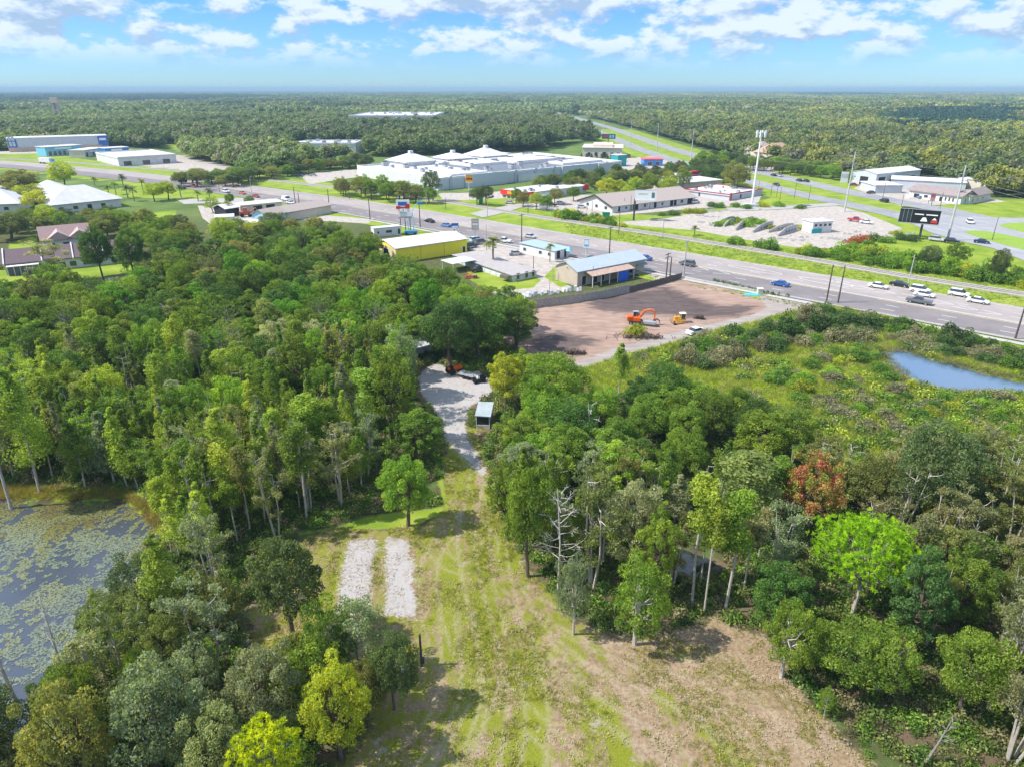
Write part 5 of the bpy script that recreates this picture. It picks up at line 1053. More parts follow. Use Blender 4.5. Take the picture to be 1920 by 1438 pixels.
for i,(a,b_,hh,mm_,lb,dp) in enumerate((((88,294),(156,289),6.5,LBLUE,'light blue arcaded store in front of the ribbed warehouse',14),((160,296),(200,290),5,BEIGE,'small beige store between the two blue stores',12),((200,295),(244,292),6,M_('strong_blue_panel',(.02,.20,.50)),'strong blue store right of the ribbed warehouse',12))):
    e,L,D=bld('roadside_store',lb,'store',a,b_,None,hh,'flat',.4,mm_,WROOF,.4,depth=dp)
    for k in range(7 if i==0 else 3): opening(e,'F',L*(.06+(.13 if i==0 else .3)*k),.2,2.6,3.4,L,D,'window')
    mb=MB(); mb.box(L*.25,L*.7,-.5,-.06,hh-1.8,hh-.6); mb.build('sign_lettering',SIGNW,e)
e,L,D=bld('white_store','low white store with flat roof in the left retail park','store',(224,313),(332,306),(216,300),5,'flat',.4,WHITE,WROOF,.3,[('F',.08,.2,5,3),('F',.4,.2,5,3),('F',.75,.2,5,3)],parapet=(.7,WHITE))
# water tower of two slabs
b=P(112,232); hh=hgt(112,232,183); e=thing('carillon_tower','tall tan twin-slab tower rising above the far left woods','tower',b)
for s in (-1,1): mb=MB(); mb.box(s*3-1.6,s*3+1.6,-2,2,0,hh*.93); mb.build('slab',TANW,e)
mb=MB(); mb.box(-5.2,5.2,-2.6,2.6,hh*.78,hh); mb.build('head',M_('tan_tower_head',(.62,.48,.38)),e); mb=MB(); mb.box(-1.2,1.2,-2.1,2.1,hh*.45,hh*.52); mb.build('cross_beam',TANW,e)
# white hip-roofed halls
for B,C_,dp,hh,rise,lb in (((98,402),(228,388),20,3.6,6,'largest white hip-roofed hall left of the highway trees'),((60,380),(140,374),16,3.6,5,'smaller white hip-roofed hall behind the largest one'),((-60,402),(38,398),18,3.6,5.5,'white hip-roofed hall cut by the left edge'),((-70,385),(14,382),16,3.4,5,'white hip-roofed hall at the left edge, farther one')):
    e,L,D=bld('hip_roofed_hall',lb,'hall',B,C_,None,hh,'hip',rise,WHITE,WROOF,1.2,[('F',.1,.8,2,1.6),('F',.3,.8,2,1.6),('F',.5,.1,2,2.4,'door'),('F',.7,.8,2,1.6)],depth=dp)
# townhouses
ht2=2.9
e,L,D=bld('townhouse_row','white townhouse row with dark purple-brown roof along the canal','townhouse',(13,516),(262,490),None,ht2,'gx',3.0,WHITE,BROOF,.6,depth=11)
for k in (0,.27,.5,.73): mb=MB(); mb.add([(L*k-.15,-.9,ht2-.2),(L*k+.15,-.9,ht2-.2),(L*k+.15,D/2,ht2+3.6),(L*k-.15,D/2,ht2+3.6),(L*k-.15,-.9,ht2+.3),(L*k+.15,-.9,ht2+.3)],[(4,5,2,3),(0,4,3),(1,2,5),(0,1,5,4)]); mb.build('party_wall',WHITE,e)
for k in (.03,.075,.13,.17): opening(e,'F',L*k,.3,L*.038,2.0,L,D)
for k in (.22,.3,.38,.46,.56,.60,.66,.78,.84,.93): opening(e,'F',L*k,.5,1.9,1.6,L,D)
mb=MB(); mb.box(L*.02,L*.24,-2.4,-.1,-.2,2.5); mb.build('screened_porch',M_('porch_screen',(.10,.11,.13),rough=.7),e); mb=MB(); mb.box(L*.015,L*.245,-2.6,0,2.5,2.65); [mb.box(L*.02+i*L*.044,L*.02+i*L*.044+.15,-2.5,-2.4,-.2,2.5) for i in range(6)]; mb.build('porch_frame',WHITE,e)
e,L,D=bld('townhouse_row','second townhouse row with crossed pinkish roofs behind the first','townhouse',(84,470),(172,461),None,3,'gx',3.4,WHITE,M_('pink_brown_shingles',(.26,.18,.17),rough=.9,var=.2,scale=3),.7,[('F',.1,.5,2,1.6),('F',.4,.5,2,1.6),('F',.8,.5,2,1.6)],depth=13)
for k in (.35,.8):
    mb=MB(); x=L*k; mb.add([(x-4,-.9,3),(x+4,-.9,3),(x,-.9,5.6),(x,D*.45,5.9)],[(0,1,2),(0,2,3),(2,1,3)]); mb.build('cross_gable',M_('pale_pink_shingles',(.42,.31,.29)),e)
# jetty boat on the canal
b=P(258,526,-.2); e=thing('boat','small white boat moored on the dark canal','boat',b,.15); mb=MB(); mb.prism([(-2.6,-.8),(1.6,-.9),(2.9,0),(1.6,.9),(-2.6,.8)],0,.7); mb.build('hull',WHITE,e); mb=MB(); mb.box(-2,1,-.6,.6,.7,.78); mb.build('deck',METAL,e); mb=MB(); mb.box(-.6,.2,-.35,.35,.78,1.4); mb.build('console',WHITE,e)
# right-hand workshop complex
e,L,D=bld('steel_shed','tall white steel warehouse with open bay in the right complex','warehouse',(1640,350),(1722,341),(1617,342),6.2,'gx',1.6,CORR,WROOF,.3,[('L',.3,0,5,4.6,'door'),('F',.05,0,6,4.6,'door'),('F',.62,0,4,4,'door'),('F',.78,0,4,4,'door')])
e,L,D=bld('steel_shed','low white shed in front of the tall white steel warehouse','shed',(1640,363),(1690,363),None,3.6,'flat',.4,SHADEW,WROOF,.4,depth=16)
e,L,D=bld('steel_shed','long white-roofed shed behind the brown-roofed office','shed',(1668,354),(1808,362),None,4.6,'gx',1.0,SHADEW,WROOF,.4,depth=18)
e,L,D=bld('office_building','white office with dark brown roof and many windows at right','office',(1703,370),(1800,384),None,3.2,'gx',2.6,WHITE,M_('brown_office_roof',(.27,.22,.21),rough=.9,var=.15),.8,[('F',.1,0,3,2.2,'door'),('F',.3,.7,2.2,1.4),('F',.45,.7,2.2,1.4),('F',.6,0,1.6,2.3,'door'),('F',.7,.6,1,1.8),('F',.77,.6,1,1.8),('F',.84,.6,1,1.8)],depth=10)
e,L,D=bld('office_building','gabled wing at the right end of the brown-roofed office','office',(1816,384),(1855,376),(1792,379),3.2,'gx',2.6,WHITE,MATS['brown_office_roof'],.7,[('F',.12,.8,1.3,1.5),('F',.35,.8,1.3,1.5),('F',.6,.8,1.3,1.5),('L',.2,.7,1,1.7),('L',.6,.7,1,1.7)])
e,L,D=bld('steel_shed','tan end shed farthest right in the workshop complex','shed',(1845,362),(1874,359),None,5.5,'flat',.4,BEIGE,WROOF,.3,depth=14)
# houses in the woods
for B,C_,mt,lb in (((1424,303),(1457,301),TROOF,'tan hip-roofed house in the woods beyond the avenue'),((1447,308),(1492,304),TILE,'terracotta hip-roofed house in the woods beyond the avenue'),((1455,230),(1480,230),WROOF,'tiny white roof far away in the right woods'),((955,238),(975,238),TILE,'tiny orange roof far away left of the avenue'),((870,247),(915,247),BEIGE,'row of tan roofs far beyond the mall'),((548,246),(580,246),TROOF,'tan roofs in the far left woods'),((600,243),(640,243),TILE,'orange roofs in the far left woods'),((1080,262),(1100,262),TROOF,'tan roof beside the far billboard')):
    bld('house',lb,'house',B,C_,None,7 if B[1]>300 else 8,'hip',6 if B[1]>300 else 4,BEIGE,mt,.8,depth=16)
# kiosk and ride behind the mall
e,L,D=bld('drive_in','blue and red drive-in restaurant behind the dark hedge','restaurant',(1207,312),(1242,312),None,4,'flat',.6,M_('drive_in_blue',(.08,.25,.6)),M_('drive_in_red',(.6,.12,.12)),.4,[('F',.2,.3,3,2.4),('F',.6,.3,3,2.4)],depth=12)
e,L,D=bld('kiosk','teal and white kiosk at the right corner of the mall','kiosk',(1158,313),(1174,312),None,7,'flat',.4,TEAL,WROOF,.3,[('F',.3,.3,2,2.4,'door')],depth=8)
# brown-roofed highway workshops at left centre
e,L,D=bld('highway_workshop','gabled brown-roofed workshop with a pale blue wall by the highway','workshop',(505,424),(538,417),(486,418),3.6,'gx',2.0,M_('pale_blue_wall',(.35,.55,.62)),TROOF,.6,[('F',.3,0,2.4,2.6,'door')])
e,L,D=bld('highway_workshop','long brown-roofed building beside the highway left of the trees','workshop',(540,415),(622,400),None,3.2,'gx',1.8,BEIGE,TROOF,.6,depth=11)
e,L,D=bld('highway_workshop','low open-fronted shed with a row of machines on its roof edge','shed',(452,401),(530,393),None,3.2,'shed',.3,BEIGE,WROOF,.5,[('F',.3,0,4,2.7,'door'),('F',.6,0,4,2.7,'door')],depth=7)
e,L,D=bld('open_canopy','small white canopy building in the cluttered yard by the highway','canopy',(425,408),(450,404),None,3.2,'gx',1.4,DARK,WROOF,.6,depth=8)
for B,C_,lb in (((398,432),(432,430),'white covered stack in the cluttered yard, largest'),((452,430),(482,430),'white covered stack right of the largest one'),((405,420),(440,418),'low white covered stack behind the others')): bld('covered_stack',lb,'storage',B,C_,None,2.2,'gx',.6,SHADEW,WROOF,.2,depth=7)
# ---------------------------------------------------------------- sheds in the woods
b,rz,L,D=frame((893,802),(918,800),None,3.6); e=thing('garden_shed','small shed with pale metal roof and dark screened front beside the gravel yard','shed',b,rz-.25)
mb=MB(); mb.box(0,2.1,0,4.2,-.1,2.05); mb.box(-.03,2.13,-.03,.0,-.1,.55); mb.build('wall',M_('shed_green_grey',(.20,.23,.20)),e)
mb=MB(); mb.add([(-.15,-.2,2.1),(2.3,-.35,2.1),(2.3,4.4,2.35),(-.15,4.4,2.35),(-.15,-.2,2.2),(2.3,-.35,2.2),(2.3,4.4,2.45),(-.15,4.4,2.45)],[(3,2,1,0),(4,5,6,7),(0,1,5,4),(1,2,6,5),(2,3,7,6),(3,0,4,7)]); mb.build('roof',M_('shed_metal_roof',(.46,.52,.55),rough=.35,metal=.2,wave=(2.5,'X')),e)
mb=MB(); mb.box(.12,1.98,-.06,-.031,.6,1.95,0); mb.build('screen',DARK,e); mb=MB(); [mb.box(x,x+.1,-.09,-.0,-.1,2.1) for x in (0,2.0)]; mb.box(-.03,2.13,-.1,-.061,.5,.6); mb.build('frame',FRAME,e); mb=MB(); mb.box(0.0,2.1,-.08,-.035,-.05,.5); mb.build('skirt',BEIGE,e)
b=P(768,672); e=thing('storage_shed','white shed with blue door half hidden in the dark woods','shed',b,-.9); mb=MB(); mb.box(-1.8,1.8,0,5,-.1,3.2); mb.build('wall',M_('dull_white',(.45,.48,.5)),e); mb=MB(); mb.box(-.1,1.2,-.08,-.01,0,2.6); mb.build('door',BLUEW,e); roof(e,'gy',3.6,5,3.2,.9,.3,WROOF); e.children[-1].location.x=-1.8
# flatbed trailer
b=P(880,708); e=thing('flatbed_trailer','grey flatbed trailer parked in the shade at the gravel yard','trailer',b,-.55); mb=MB(); mb.box(-2.2,2.2,-1,1,.6,.72); mb.build('deck',METAL,e); mb=MB(); mb.tube([(2.2,0,.6),(3.4,0,.55)],.06); mb.build('drawbar',STEELD,e)
for x,y in ((-.5,-1.05),(.4,-1.05),(-.5,1.05),(.4,1.05)): mb=MB(); mb.wheel((x,y,.35),.35,.2); mb.build('wheel',RUB,e)
b=P(897,716); e=thing('utility_vehicle','black off-road buggy at the back edge of the gravel yard','buggy',b,.4); mb=MB(); mb.box(-1.2,1.2,-.65,.65,.35,.75); mb.box(.4,1.25,-.6,.6,.75,1.0); mb.build('body',BLK,e); mb=MB(); [mb.tube([(x,y,.7),(x*.8,y,1.8)],.04,5) for x in (-.7,.4) for y in (-.6,.6)]; mb.box(-.65,.35,-.65,.65,1.8,1.85); mb.build('roll_cage',STEELD,e); mb=MB(); mb.box(-.3,.1,-.5,.5,.75,1.2); mb.build('seat',SIGNW,e)
for x,y in ((-.8,-.75),(.8,-.75),(-.8,.75),(.8,.75)): mb=MB(); mb.wheel((x,y,.33),.33,.25); mb.build('wheel',RUB,e)
b=P(852,700); e=thing('tractor','small orange tractor under the dark trees','tractor',b,.6); mb=MB(); mb.box(-.2,1.5,-.4,.4,.7,1.3); mb.box(-1.1,-.2,-.6,.6,.8,1.1); mb.build('body',ORANGE,e); mb=MB(); mb.box(-.8,-.4,-.3,.3,1.1,1.6); mb.build('seat',BLK,e)
for x,y,r_ in ((-.8,-.7,.65),(-.8,.7,.65),(1.1,-.55,.4),(1.1,.55,.4)): mb=MB(); mb.wheel((x,y,r_),r_,.3); mb.build('wheel',RUB,e)
# post and box
b=P(791,1250); hh=hgt(791,1250,1188); e=thing('wooden_post','dark wooden post with a meter box at the left edge of the clearing','post',b); mb=MB(); mb.tube([(0,0,-.2),(0,0,hh)],[.12,.1],8); mb.build('post',WOOD,e); mb=MB(); mb.box(-.02,.3,-.35,-.1,.7,1.35); mb.build('meter_box',STEELD,e)
b=P(761,1262); e=thing('utility_box','pale utility box standing in the grass left of the wooden post','box',b,.3); mb=MB(); mb.box(-.45,.45,-.35,.35,0,.6); mb.build('cabinet',M_('pale_green_box',(.5,.58,.52)),e); mb=MB(); mb.box(-.5,.5,-.4,.4,.6,.68); mb.build('lid',FRAME,e)
# ---------------------------------------------------------------- fence along the graded lot
fl=[P(975,582),P(1025,575),P(1080,568),P(1130,560),P(1180,549),P(1228,537),P(1278,523)]
e=thing('board_fence','long weathered board fence between the dirt lot and the workshops','fence',fl[0]); o0=fl[0]; k=0
pan={}
for i in range(len(fl)-1):
    a,b=fl[i],fl[i+1]; d=b-a; n_=max(1,round(d.length/2.4)); u=d/n_; dark=i>=4
    for j in range(n_):
        L=u.length; rz=math.atan2(u.y,u.x); key=(i,dark)
        if key not in pan:
            mb=MB(); nb=8
            for q in range(nb): z=2.1+rnd.uniform(-.08,.12)-(.5 if dark else 0); mb.box(L*q/nb+.015,L*(q+1)/nb-.015,-.02+rnd.uniform(-.01,.02),.03,-.3,z)
            mb.box(0,L,.031,.08,.4,.5); mb.box(0,L,.031,.08,1.3,1.4); pan[key]=mb.mesh('fence_panel',FENCED if dark else FENCEM)
            pan['p']=pan.get('p') or MB().box(-.06,.06,.09,.2,-.3,2.2).mesh('fence_post',FENCEM)
        o=mkobj('fence_panel',pan[key],e); o.location=a+u*j-o0; o.rotation_euler=(0,rnd.uniform(-.01,.01),rz); o=mkobj('fence_post',pan['p'],e); o.location=a+u*j-o0; o.rotation_euler=(0,0,rz); o.scale=(1,1,.85 if dark else 1)
# low retaining kerb along the front of the lot
e=thing('low_wall','low concrete wall along the highway side of the dirt lot','wall',P(1282,523)); mb=MB(); a=P(1282,523); b=P(1470,556); d=b-a; rz=math.atan2(d.y,d.x); mb.box(0,d.length,-.1,.1,-.2,.45); o=mb.build('wall',KERB,e); o.rotation_euler=(0,0,rz); mb=MB(); [mb.box(x,x+.2,-.16,.16,-.2,.6) for x in np.arange(0,d.length,6)]; o=mb.build('pier',KERB,e); o.rotation_euler=(0,0,rz)
for p0,p1,lb in (((1340,528),(1446,553),'clipped hedge strip on the highway side of the dirt lot'),((1448,553),(1476,557),'short hedge beside the driveway gate')):
    a,b=P(*p0),P(*p1); n_=int((b-a).length/1.0); r=rp(811); c=np.stack([np.linspace(0,1,n_)*(b-a).x+r.normal(0,.15,n_),np.linspace(0,1,n_)*(b-a).y+r.normal(0,.15,n_),np.full(n_,.35)],-1)
    o=mkobj('hedge',crown_mesh('hedge',c,r.uniform(.5,.7,n_),n_*55,.16,r,.8),None); o.location=a; o.color=(.06,.13,.02,1); tag(o,lb,'hedge')
b=P(1424,553); e=thing('gate_pier','pale stone gate pier beside the driveway into the dirt lot','pier',b); mb=MB(); mb.box(-.6,.6,-.5,.5,0,1.5); mb.build('pier',BEIGE,e); mb=MB(); mb.box(-.75,.75,-.65,.65,1.5,1.7); mb.build('cap',FRAME,e)
b=P(1412,553); mb=MB(); mb.add([(-3,-.8,.05),(1.5,-1.2,.05),(2.2,.9,.05),(-1.5,1.4,.05),(-.3,0,.35),(.9,-.2,.3)],[(0,1,5,4),(1,2,5),(2,3,4,5),(3,0,4)]); o=mb.build('tarpaulin',M_('turquoise_sheet',(.05,.45,.55),rough=.4)); o.location=b; tag(o,'turquoise plastic sheet lying beside the gate pier','tarpaulin')
# white stock behind the fence
PN=MB().add([(-.5,0,0),(.5,0,0),(.45,.35,1.2),(-.45,.3,1.15),(-.5,.08,0),(.5,.08,0),(.45,.43,1.2),(-.45,.38,1.15),(-.1,.5,1.35),(.2,.55,1.4)],[(0,1,2,3),(7,6,5,4),(3,2,9,8),(6,7,8,9),(0,3,7,4),(1,5,6,2)]).mesh('stock_panel',M_('white_plastic',(.72,.73,.76),rough=.4))
for k in range(22):
    t_=k/21; b=P(968+t_*122,562-t_*16)+Vector((rnd.uniform(-.4,.4),rnd.uniform(-.2,1.6),0)); o=mkobj('plastic_seat',PN); o.location=b; o.rotation_euler=(rnd.uniform(-.1,.3),rnd.uniform(-.25,.25),rnd.uniform(-.6,1.0)); s=rnd.uniform(.6,.95); o.scale=(s,s,s)
    tag(o,'white upright stock item leaning in the row behind the weathered fence','stock item','white items stored in a row behind the weathered fence')
# ---------------------------------------------------------------- vehicles
def carmesh(kind):
    L,W={'sedan':(4.7,1.82),'suv':(4.7,1.9),'pickup':(5.6,1.95),'van':(5.4,2.0)}[kind]; h=L/2
    if kind=='sedan': lo=[(-h,.35),(-h,.85),(-h+.15,.98),(h-1.1,.92),(h-.1,.72),(h,.4)]; gl=[(-h+.75,.97),(-.9,1.42),(.45,1.44),(1.35,.93)]
    elif kind=='suv': lo=[(-h,.4),(-h,1.0),(-h+.05,1.12),(h-1.1,1.08),(h-.05,.9),(h,.45)]; gl=[(-h+.12,1.1),(-h+.45,1.72),(.5,1.75),(1.35,1.08)]
    elif kind=='pickup': lo=[(-h,.5),(-h,1.1),(-.6,1.1),(-.5,1.15),(h-1.3,1.15),(h-.05,1.0),(h,.5)]; gl=[(-.75,1.12),(-.6,1.78),(.7,1.8),(1.4,1.13)]
    else: lo=[(-h,.4),(-h,1.3),(h-.9,1.2),(h-.1,1.0),(h,.45)]; gl=[(-h+.02,1.28),(-h+.1,2.1),(1.5,2.1),(2.1,1.2)]
    def taper(pts,w0,w1,zb,zt):
        vs=[];n=len(pts)
        for s in (-1,1):
            for x,z in pts: k=(z-zb)/(zt-zb); vs.append((x,s*(w0+(w1-w0)*k)/2,z))
        return vs,[tuple(range(n)),tuple(range(2*n-1,n-1,-1))]+[(i,n+i,n+(i+1)%n,(i+1)%n) for i in range(n)]
    b=MB(); b.add(*taper(lo,W,W*.94,.35,1.1)); g=MB(); zt=max(z for _,z in gl); zb=min(z for _,z in gl); g.add(*taper(gl,W*.93,W*.76,zb,zt)); 
    r=MB(); tx=[p for p in gl if p[1]>zt-.08]; x0=min(p[0] for p in tx)-.02; x1=max(p[0] for p in tx)+.02; r.box(x0,x1,-W*.385,W*.385,zt-.03,zt+.03)
    if kind=='van': r.box(-L/2+.3,.8,-W*.47,W*.47,1.3,1.98)
    hl=MB().box(h-.12,h+.02,-.17,.17,.58,.75); tl=MB().box(-h-.02,-h+.1,-.16,.16,.7,.88)
    wh=MB().wheel((0,0,0),.34,.24); wh.wheel((0,0,0),.2,.26,mi=1)
    return b,g,r,hl,tl,wh,L,W
PAINTS={'white':(.75,.75,.76),'silver':(.48,.49,.51),'black':(.02,.02,.024),'grey':(.12,.125,.14),'blue':(.02,.10,.40),'lightblue':(.13,.25,.5),'red':(.45,.03,.03),'orange':(.6,.16,.05),'dark blue':(.015,.03,.09),'pale blue':(.45,.62,.72)}
PM={k:mat('car_paint_'+k.replace(' ','_'),v,rough=.22,var=.03,spec=.6) for k,v in PAINTS.items()}
LAMP=mat('lamp_lens',(.8,.8,.78),rough=.1); TAIL=mat('tail_lens',(.35,.01,.01),rough=.2)
CM={}
def car(kind,color,px,py,head,label,group=None,wx=None):
    if kind not in CM:
        b,g,r,hl,tl,wh,L,W=carmesh(kind); CM[kind]=(b,g.mesh('cabin_glass',GLASS),r,hl.mesh('headlight',LAMP),tl.mesh('tail_light',TAIL),wh.mesh('wheel',[RUB,METAL]),L,W,{})
    b,g,r,hl,tl,wh,L,W,pc=CM[kind]
    if color not in pc: pc[color]=(b.mesh('body',PM[color]),r.mesh('roof_panel',PM[color]))
    e=thing({'sedan':'car','suv':'suv','pickup':'pickup_truck','van':'van'}[kind],label,{'sedan':'car','suv':'car','pickup':'pickup truck','van':'van'}[kind],P(px,py)+Vector((0,0,.11)),head,group)
    mkobj('body',pc[color][0],e); mkobj('windows',g,e); mkobj('roof',pc[color][1],e); 
    for s in (-.68,.68):
        for nm,me in (('headlight',hl),('tail_light',tl)): o=mkobj(nm,me,e); o.location=(0,s,0)
    for x in (-L*.3,L*.3):
        for s in (-1,1): o=mkobj('wheel',wh,e); o.location=(x,s*(W/2-.1),.34)
    return e
hwa=math.atan2(143.4,-160.5); E_=hwa+math.pi; H2A=math.atan2(251,-44)
for a in (('sedan','blue',1208,488,hwa,'blue car passing the tan gabled workshop on the highway'),('suv','grey',1288,499,hwa,'dark grey suv on the highway beyond the utility poles'),('sedan','blue',1462,537,hwa,'blue car on the near lanes beside the clipped hedge strip'),
 ('pickup','grey',1722,570,hwa,'dark grey pickup on the middle lanes near the white cars'),('sedan','white',1646,541,E_,'white car leading the far-lane traffic at right'),('sedan','black',1686,538,E_,'black car on the farthest lane beside a light pole'),('suv','white',1724,549,E_,'white suv in the far lanes, upper of an overlapping pair'),('sedan','white',1732,557,E_,'white car in the far lanes, lower of an overlapping pair'),
 ('suv','white',1797,556,E_,'white suv on the farthest lane near the right edge'),('sedan','white',1832,569,E_,'last white car on the highway before the right edge'),('sedan','black',805,418,hwa,'dark car on the highway behind the yellow warehouse'),('sedan','lightblue',836,426,hwa,'blue car on the highway next to the small blue sign'),('sedan','silver',994,447,E_,'silver car on the highway above the small white shop'),
 ('sedan','lightblue',587,383,hwa,'pale blue car on the highway left of the mall trees'),('sedan','red',480,371,E_,'red car where the highway median ends'),('sedan','orange',455,365,E_,'orange-red car half hidden by roadside trees'),('van','white',537,377,E_,'white van waiting at the highway median opening'),('sedan','white',545,383,E_,'white car behind the white van at the median opening'),('sedan','dark blue',342,355,hwa,'dark blue car on the highway among the palm trees'),('sedan','orange',363,352,E_,'orange car among the palms on the far highway lanes'),('suv','white',424,362,E_,'white suv behind the trees on the left highway'),
 ('sedan','black',1498,341,H2A,'black car on the far avenue, left of a pair'),('sedan','black',1511,342,H2A,'black car on the far avenue, right of a pair'),('sedan','silver',1462,332,H2A,'silver car on the avenue by the shady trees'),('sedan','black',1450,331,H2A,'dark car leading on the avenue by the shady trees'),('sedan','black',1456,349,H2A+math.pi,'lone black car on the near avenue lanes'),('suv','black',1657,380,H2A,'dark suv on the avenue in front of the workshop complex'),
 ('suv','white',1818,420,H2A+2.6,'white suv crossing the road junction at right'),('sedan','dark blue',1840,457,E_+.15,'dark blue car leaving the junction towards the right edge'),('suv','silver',1755,453,E_,'silver suv parked on the lawn below the junction'),('suv','black',1784,457,E_+.1,'black jeep parked beside the tall concrete pole'),
 ('pickup','red',1603,416,E_,'red pickup beside the cleared lot below the avenue'),('sedan','white',1624,420,E_,'white car parked next to the red pickup'),('sedan','white',1305,627,.55,'white car parked on the dirt track beside the dirt lot'),
 ('suv','dark blue',883,465,.6,'dark blue suv parked beside the yellow warehouse'),('suv','grey',902,458,.6,'grey suv parked in the middle beside the yellow warehouse'),('suv','pale blue',893,454,.6,'pale blue suv parked behind the others beside the yellow warehouse'),('pickup','white',944,456,-.35,'white pickup parked at the lawn edge by the highway'),('sedan','silver',967,479,.2,'silver car parked at the corner of the small white shop'),
 ('sedan','black',897,510,.5,'black car beside the small carport'),('sedan','dark blue',1110,490,.5,'dark car parked behind the tan gabled workshop'),('pickup','grey',1185,518,.5,'grey pickup under the end of the lean-to'),
 ('sedan','black',1633,364,.4,'black car parked in the right workshop yard, lower one'),('suv','grey',1626,356,.2,'grey suv parked in the right workshop yard, upper one'),('sedan','lightblue',1729,373,.1,'blue car in front of the brown-roofed office'),('suv','white',1716,368,.1,'white suv at the office parking, left one'),('suv','white',1752,374,.1,'white suv at the office parking, right one'),
 ('suv','black',1034,388,.1,'black suv in the parking lot by the double-panel sign'),('sedan','silver',1050,384,.4,'silver car in the plaza parking behind the black suv'),('sedan','white',1090,391,.1,'white car in front of the plaza gable'),('suv','black',1254,386,.6,'black suv in front of the plaza doors'),('suv','white',1303,382,.6,'white suv at the far end of the plaza'),('sedan','red',978,379,.2,'red car below the red fascia'),('sedan','silver',956,383,-.2,'silver car on the drive left of the red store'),
 ('suv','black',575,330,.1,'black suv in the car park left of the mall, left one'),('sedan','silver',588,331,.1,'silver car in the car park left of the mall'),('sedan','dark blue',562,333,.1,'dark blue car in the car park left of the mall'),
 ('suv','black',1345,312,0,'dark suv turning across the far avenue'),('sedan','white',1362,316,0,'white car queueing at the far avenue'),('sedan','silver',1388,322,.4,'silver car in the tree-lined car park by the avenue'),('sedan','red',1600,349,0,'red car beside the grey gate tower of the right complex')): car(*a)
# truck with trailer far left
b=P(90,308); e=thing('semi_truck','white truck with long trailer on the highway at far left','truck',b,E_+.25); mb=MB(); mb.box(-8,4.5,-1.25,1.25,1.1,4); mb.build('trailer',WHITE,e); mb=MB(); mb.prof([(5,.5),(5,3.4),(6.6,3.4),(7.2,2.2),(8.6,2.0),(8.8,.5)],-1.15,1.15); mb.build('cab',PM['lightblue'],e)
for x in (-7,-5.8,4.2,5.4,8): mb=MB(); mb.wheel((x,-1.05,.5),.5,.3); mb.wheel((x,1.05,.5),.5,.3); mb.build('wheels',RUB,e)
b=P(462,407); e=thing('loader','rust-red loader machine in the cluttered yard by the highway','machine',b,.4); mb=MB(); mb.box(-2.5,2,-1.1,1.1,.8,2.2); mb.box(-1,.6,-.9,.9,2.2,3.6); mb.build('body',M_('rust_red',(.42,.11,.06)),e); mb=MB(); mb.tube([(1.5,0,1.8),(4,0,3.4),(5,0,1)],.25,6); mb.build('boom',MATS['rust_red'],e)
for x in (-1.6,1.4): mb=MB(); mb.wheel((x,-1.2,.75),.75,.5); mb.wheel((x,1.2,.75),.75,.5); mb.build('wheels',RUB,e)
for k,(px,py) in enumerate(((497,433),(506,437),(515,430))): car('pickup' if k else 'suv',['silver','white','grey'][k],px,py,.6,['silver suv in the gravel yard by the trees','white pickup in the gravel yard, lowest of three','grey pickup in the gravel yard beside the blue wall'][k])
# carport
b,rz,L,D=frame((850,513),(893,505),None,6); e=thing('carport','small open carport with pale blue-white roof at the wood edge','carport',b,rz)
mb=MB(); mb.box(-.2,L,-.2,D,2.6,2.75); mb.build('roof',M_('pale_carport_roof',(.60,.68,.72),rough=.4),e)
for x in (.1,L-.3):
    for y in (.1,D-.3): mb=MB(); mb.box(x,x+.12,y,y+.12,-.1,2.6); mb.build('post',FRAME,e)
b=P(884,522); e=thing('scrap_pile','pile of rusty scrap metal in front of the carport','scrap',b); r=rp(5)
mb=MB(); [mb.tube([(r.normal(0,1.3),r.normal(0,.8),.1),(r.normal(0,1.3),r.normal(0,.8),r.uniform(.3,1.6))],.07,4) for _ in range(22)]; mb.box(-1.3,.4,-.6,.5,0,.8); mb.build('rods',MATS['rust_red'],e); mb=MB(); mb.box(.5,1.6,-.7,.6,0,.7); mb.build('crate',STEELD,e)
# ---------------------------------------------------------------- excavator and bulldozer
def trackset(e,L,wd,gap,r_,m_=STEELD):
    for s in (-1,1):
        mb=MB(); n=10; pts=[(-L/2+r_-r_*math.sin(math.pi*i/n),r_+r_*math.cos(math.pi*i/n)) for i in range(n+1)][::-1]; pts=[(x,z) for x,z in pts]; pts2=[(L/2-r_+r_*math.sin(math.pi*i/n),r_+r_*math.cos(math.pi*i/n)) for i in range(n+1)]
        mb.prof(pts+pts2,s*gap/2-wd/2,s*gap/2+wd/2); mb.build('track',m_,e)
        mb=MB(); [mb.wheel((x,s*gap/2,r_),r_*.55,wd+.06,10) for x in np.linspace(-L/2+r_,L/2-r_,4)]; mb.build('rollers',METAL,e)
b=P(1192,607); e=thing('excavator','orange tracked excavator with curved boom and black grapple on the dirt lot','excavator',b,-.10)
e.scale=(.88,.88,.88)
trackset(e,3.6,.5,2.0,.42)
mb=MB(); mb.box(-2.1,1.0,-1.15,1.15,.95,1.75); mb.prof([(-2.3,.95),(-2.3,1.9),(-1.9,2.1),(-.9,2.1),(-.9,.95)],-1.15,1.15); mb.build('body',ORANGE,e); mb=MB(); mb.cyl((-.3,0),.7,.7,.96,14); mb.build('turntable',STEELD,e)
mb=MB(); mb.prof([(-.7,1.75),(-.7,2.95),(.5,2.95),(.95,2.2),(.95,1.75)],.15,1.1); cabo=mb.build('cab',GLASS,e); mb=MB(); mb.box(-.8,.6,.1,1.15,2.95,3.05); [mb.box(x,x+.08,y,y+.06,1.75,2.95) for x in (-.72,.1,.46) for y in (.1,1.08)]; mb.build('cab_frame',METAL,e)
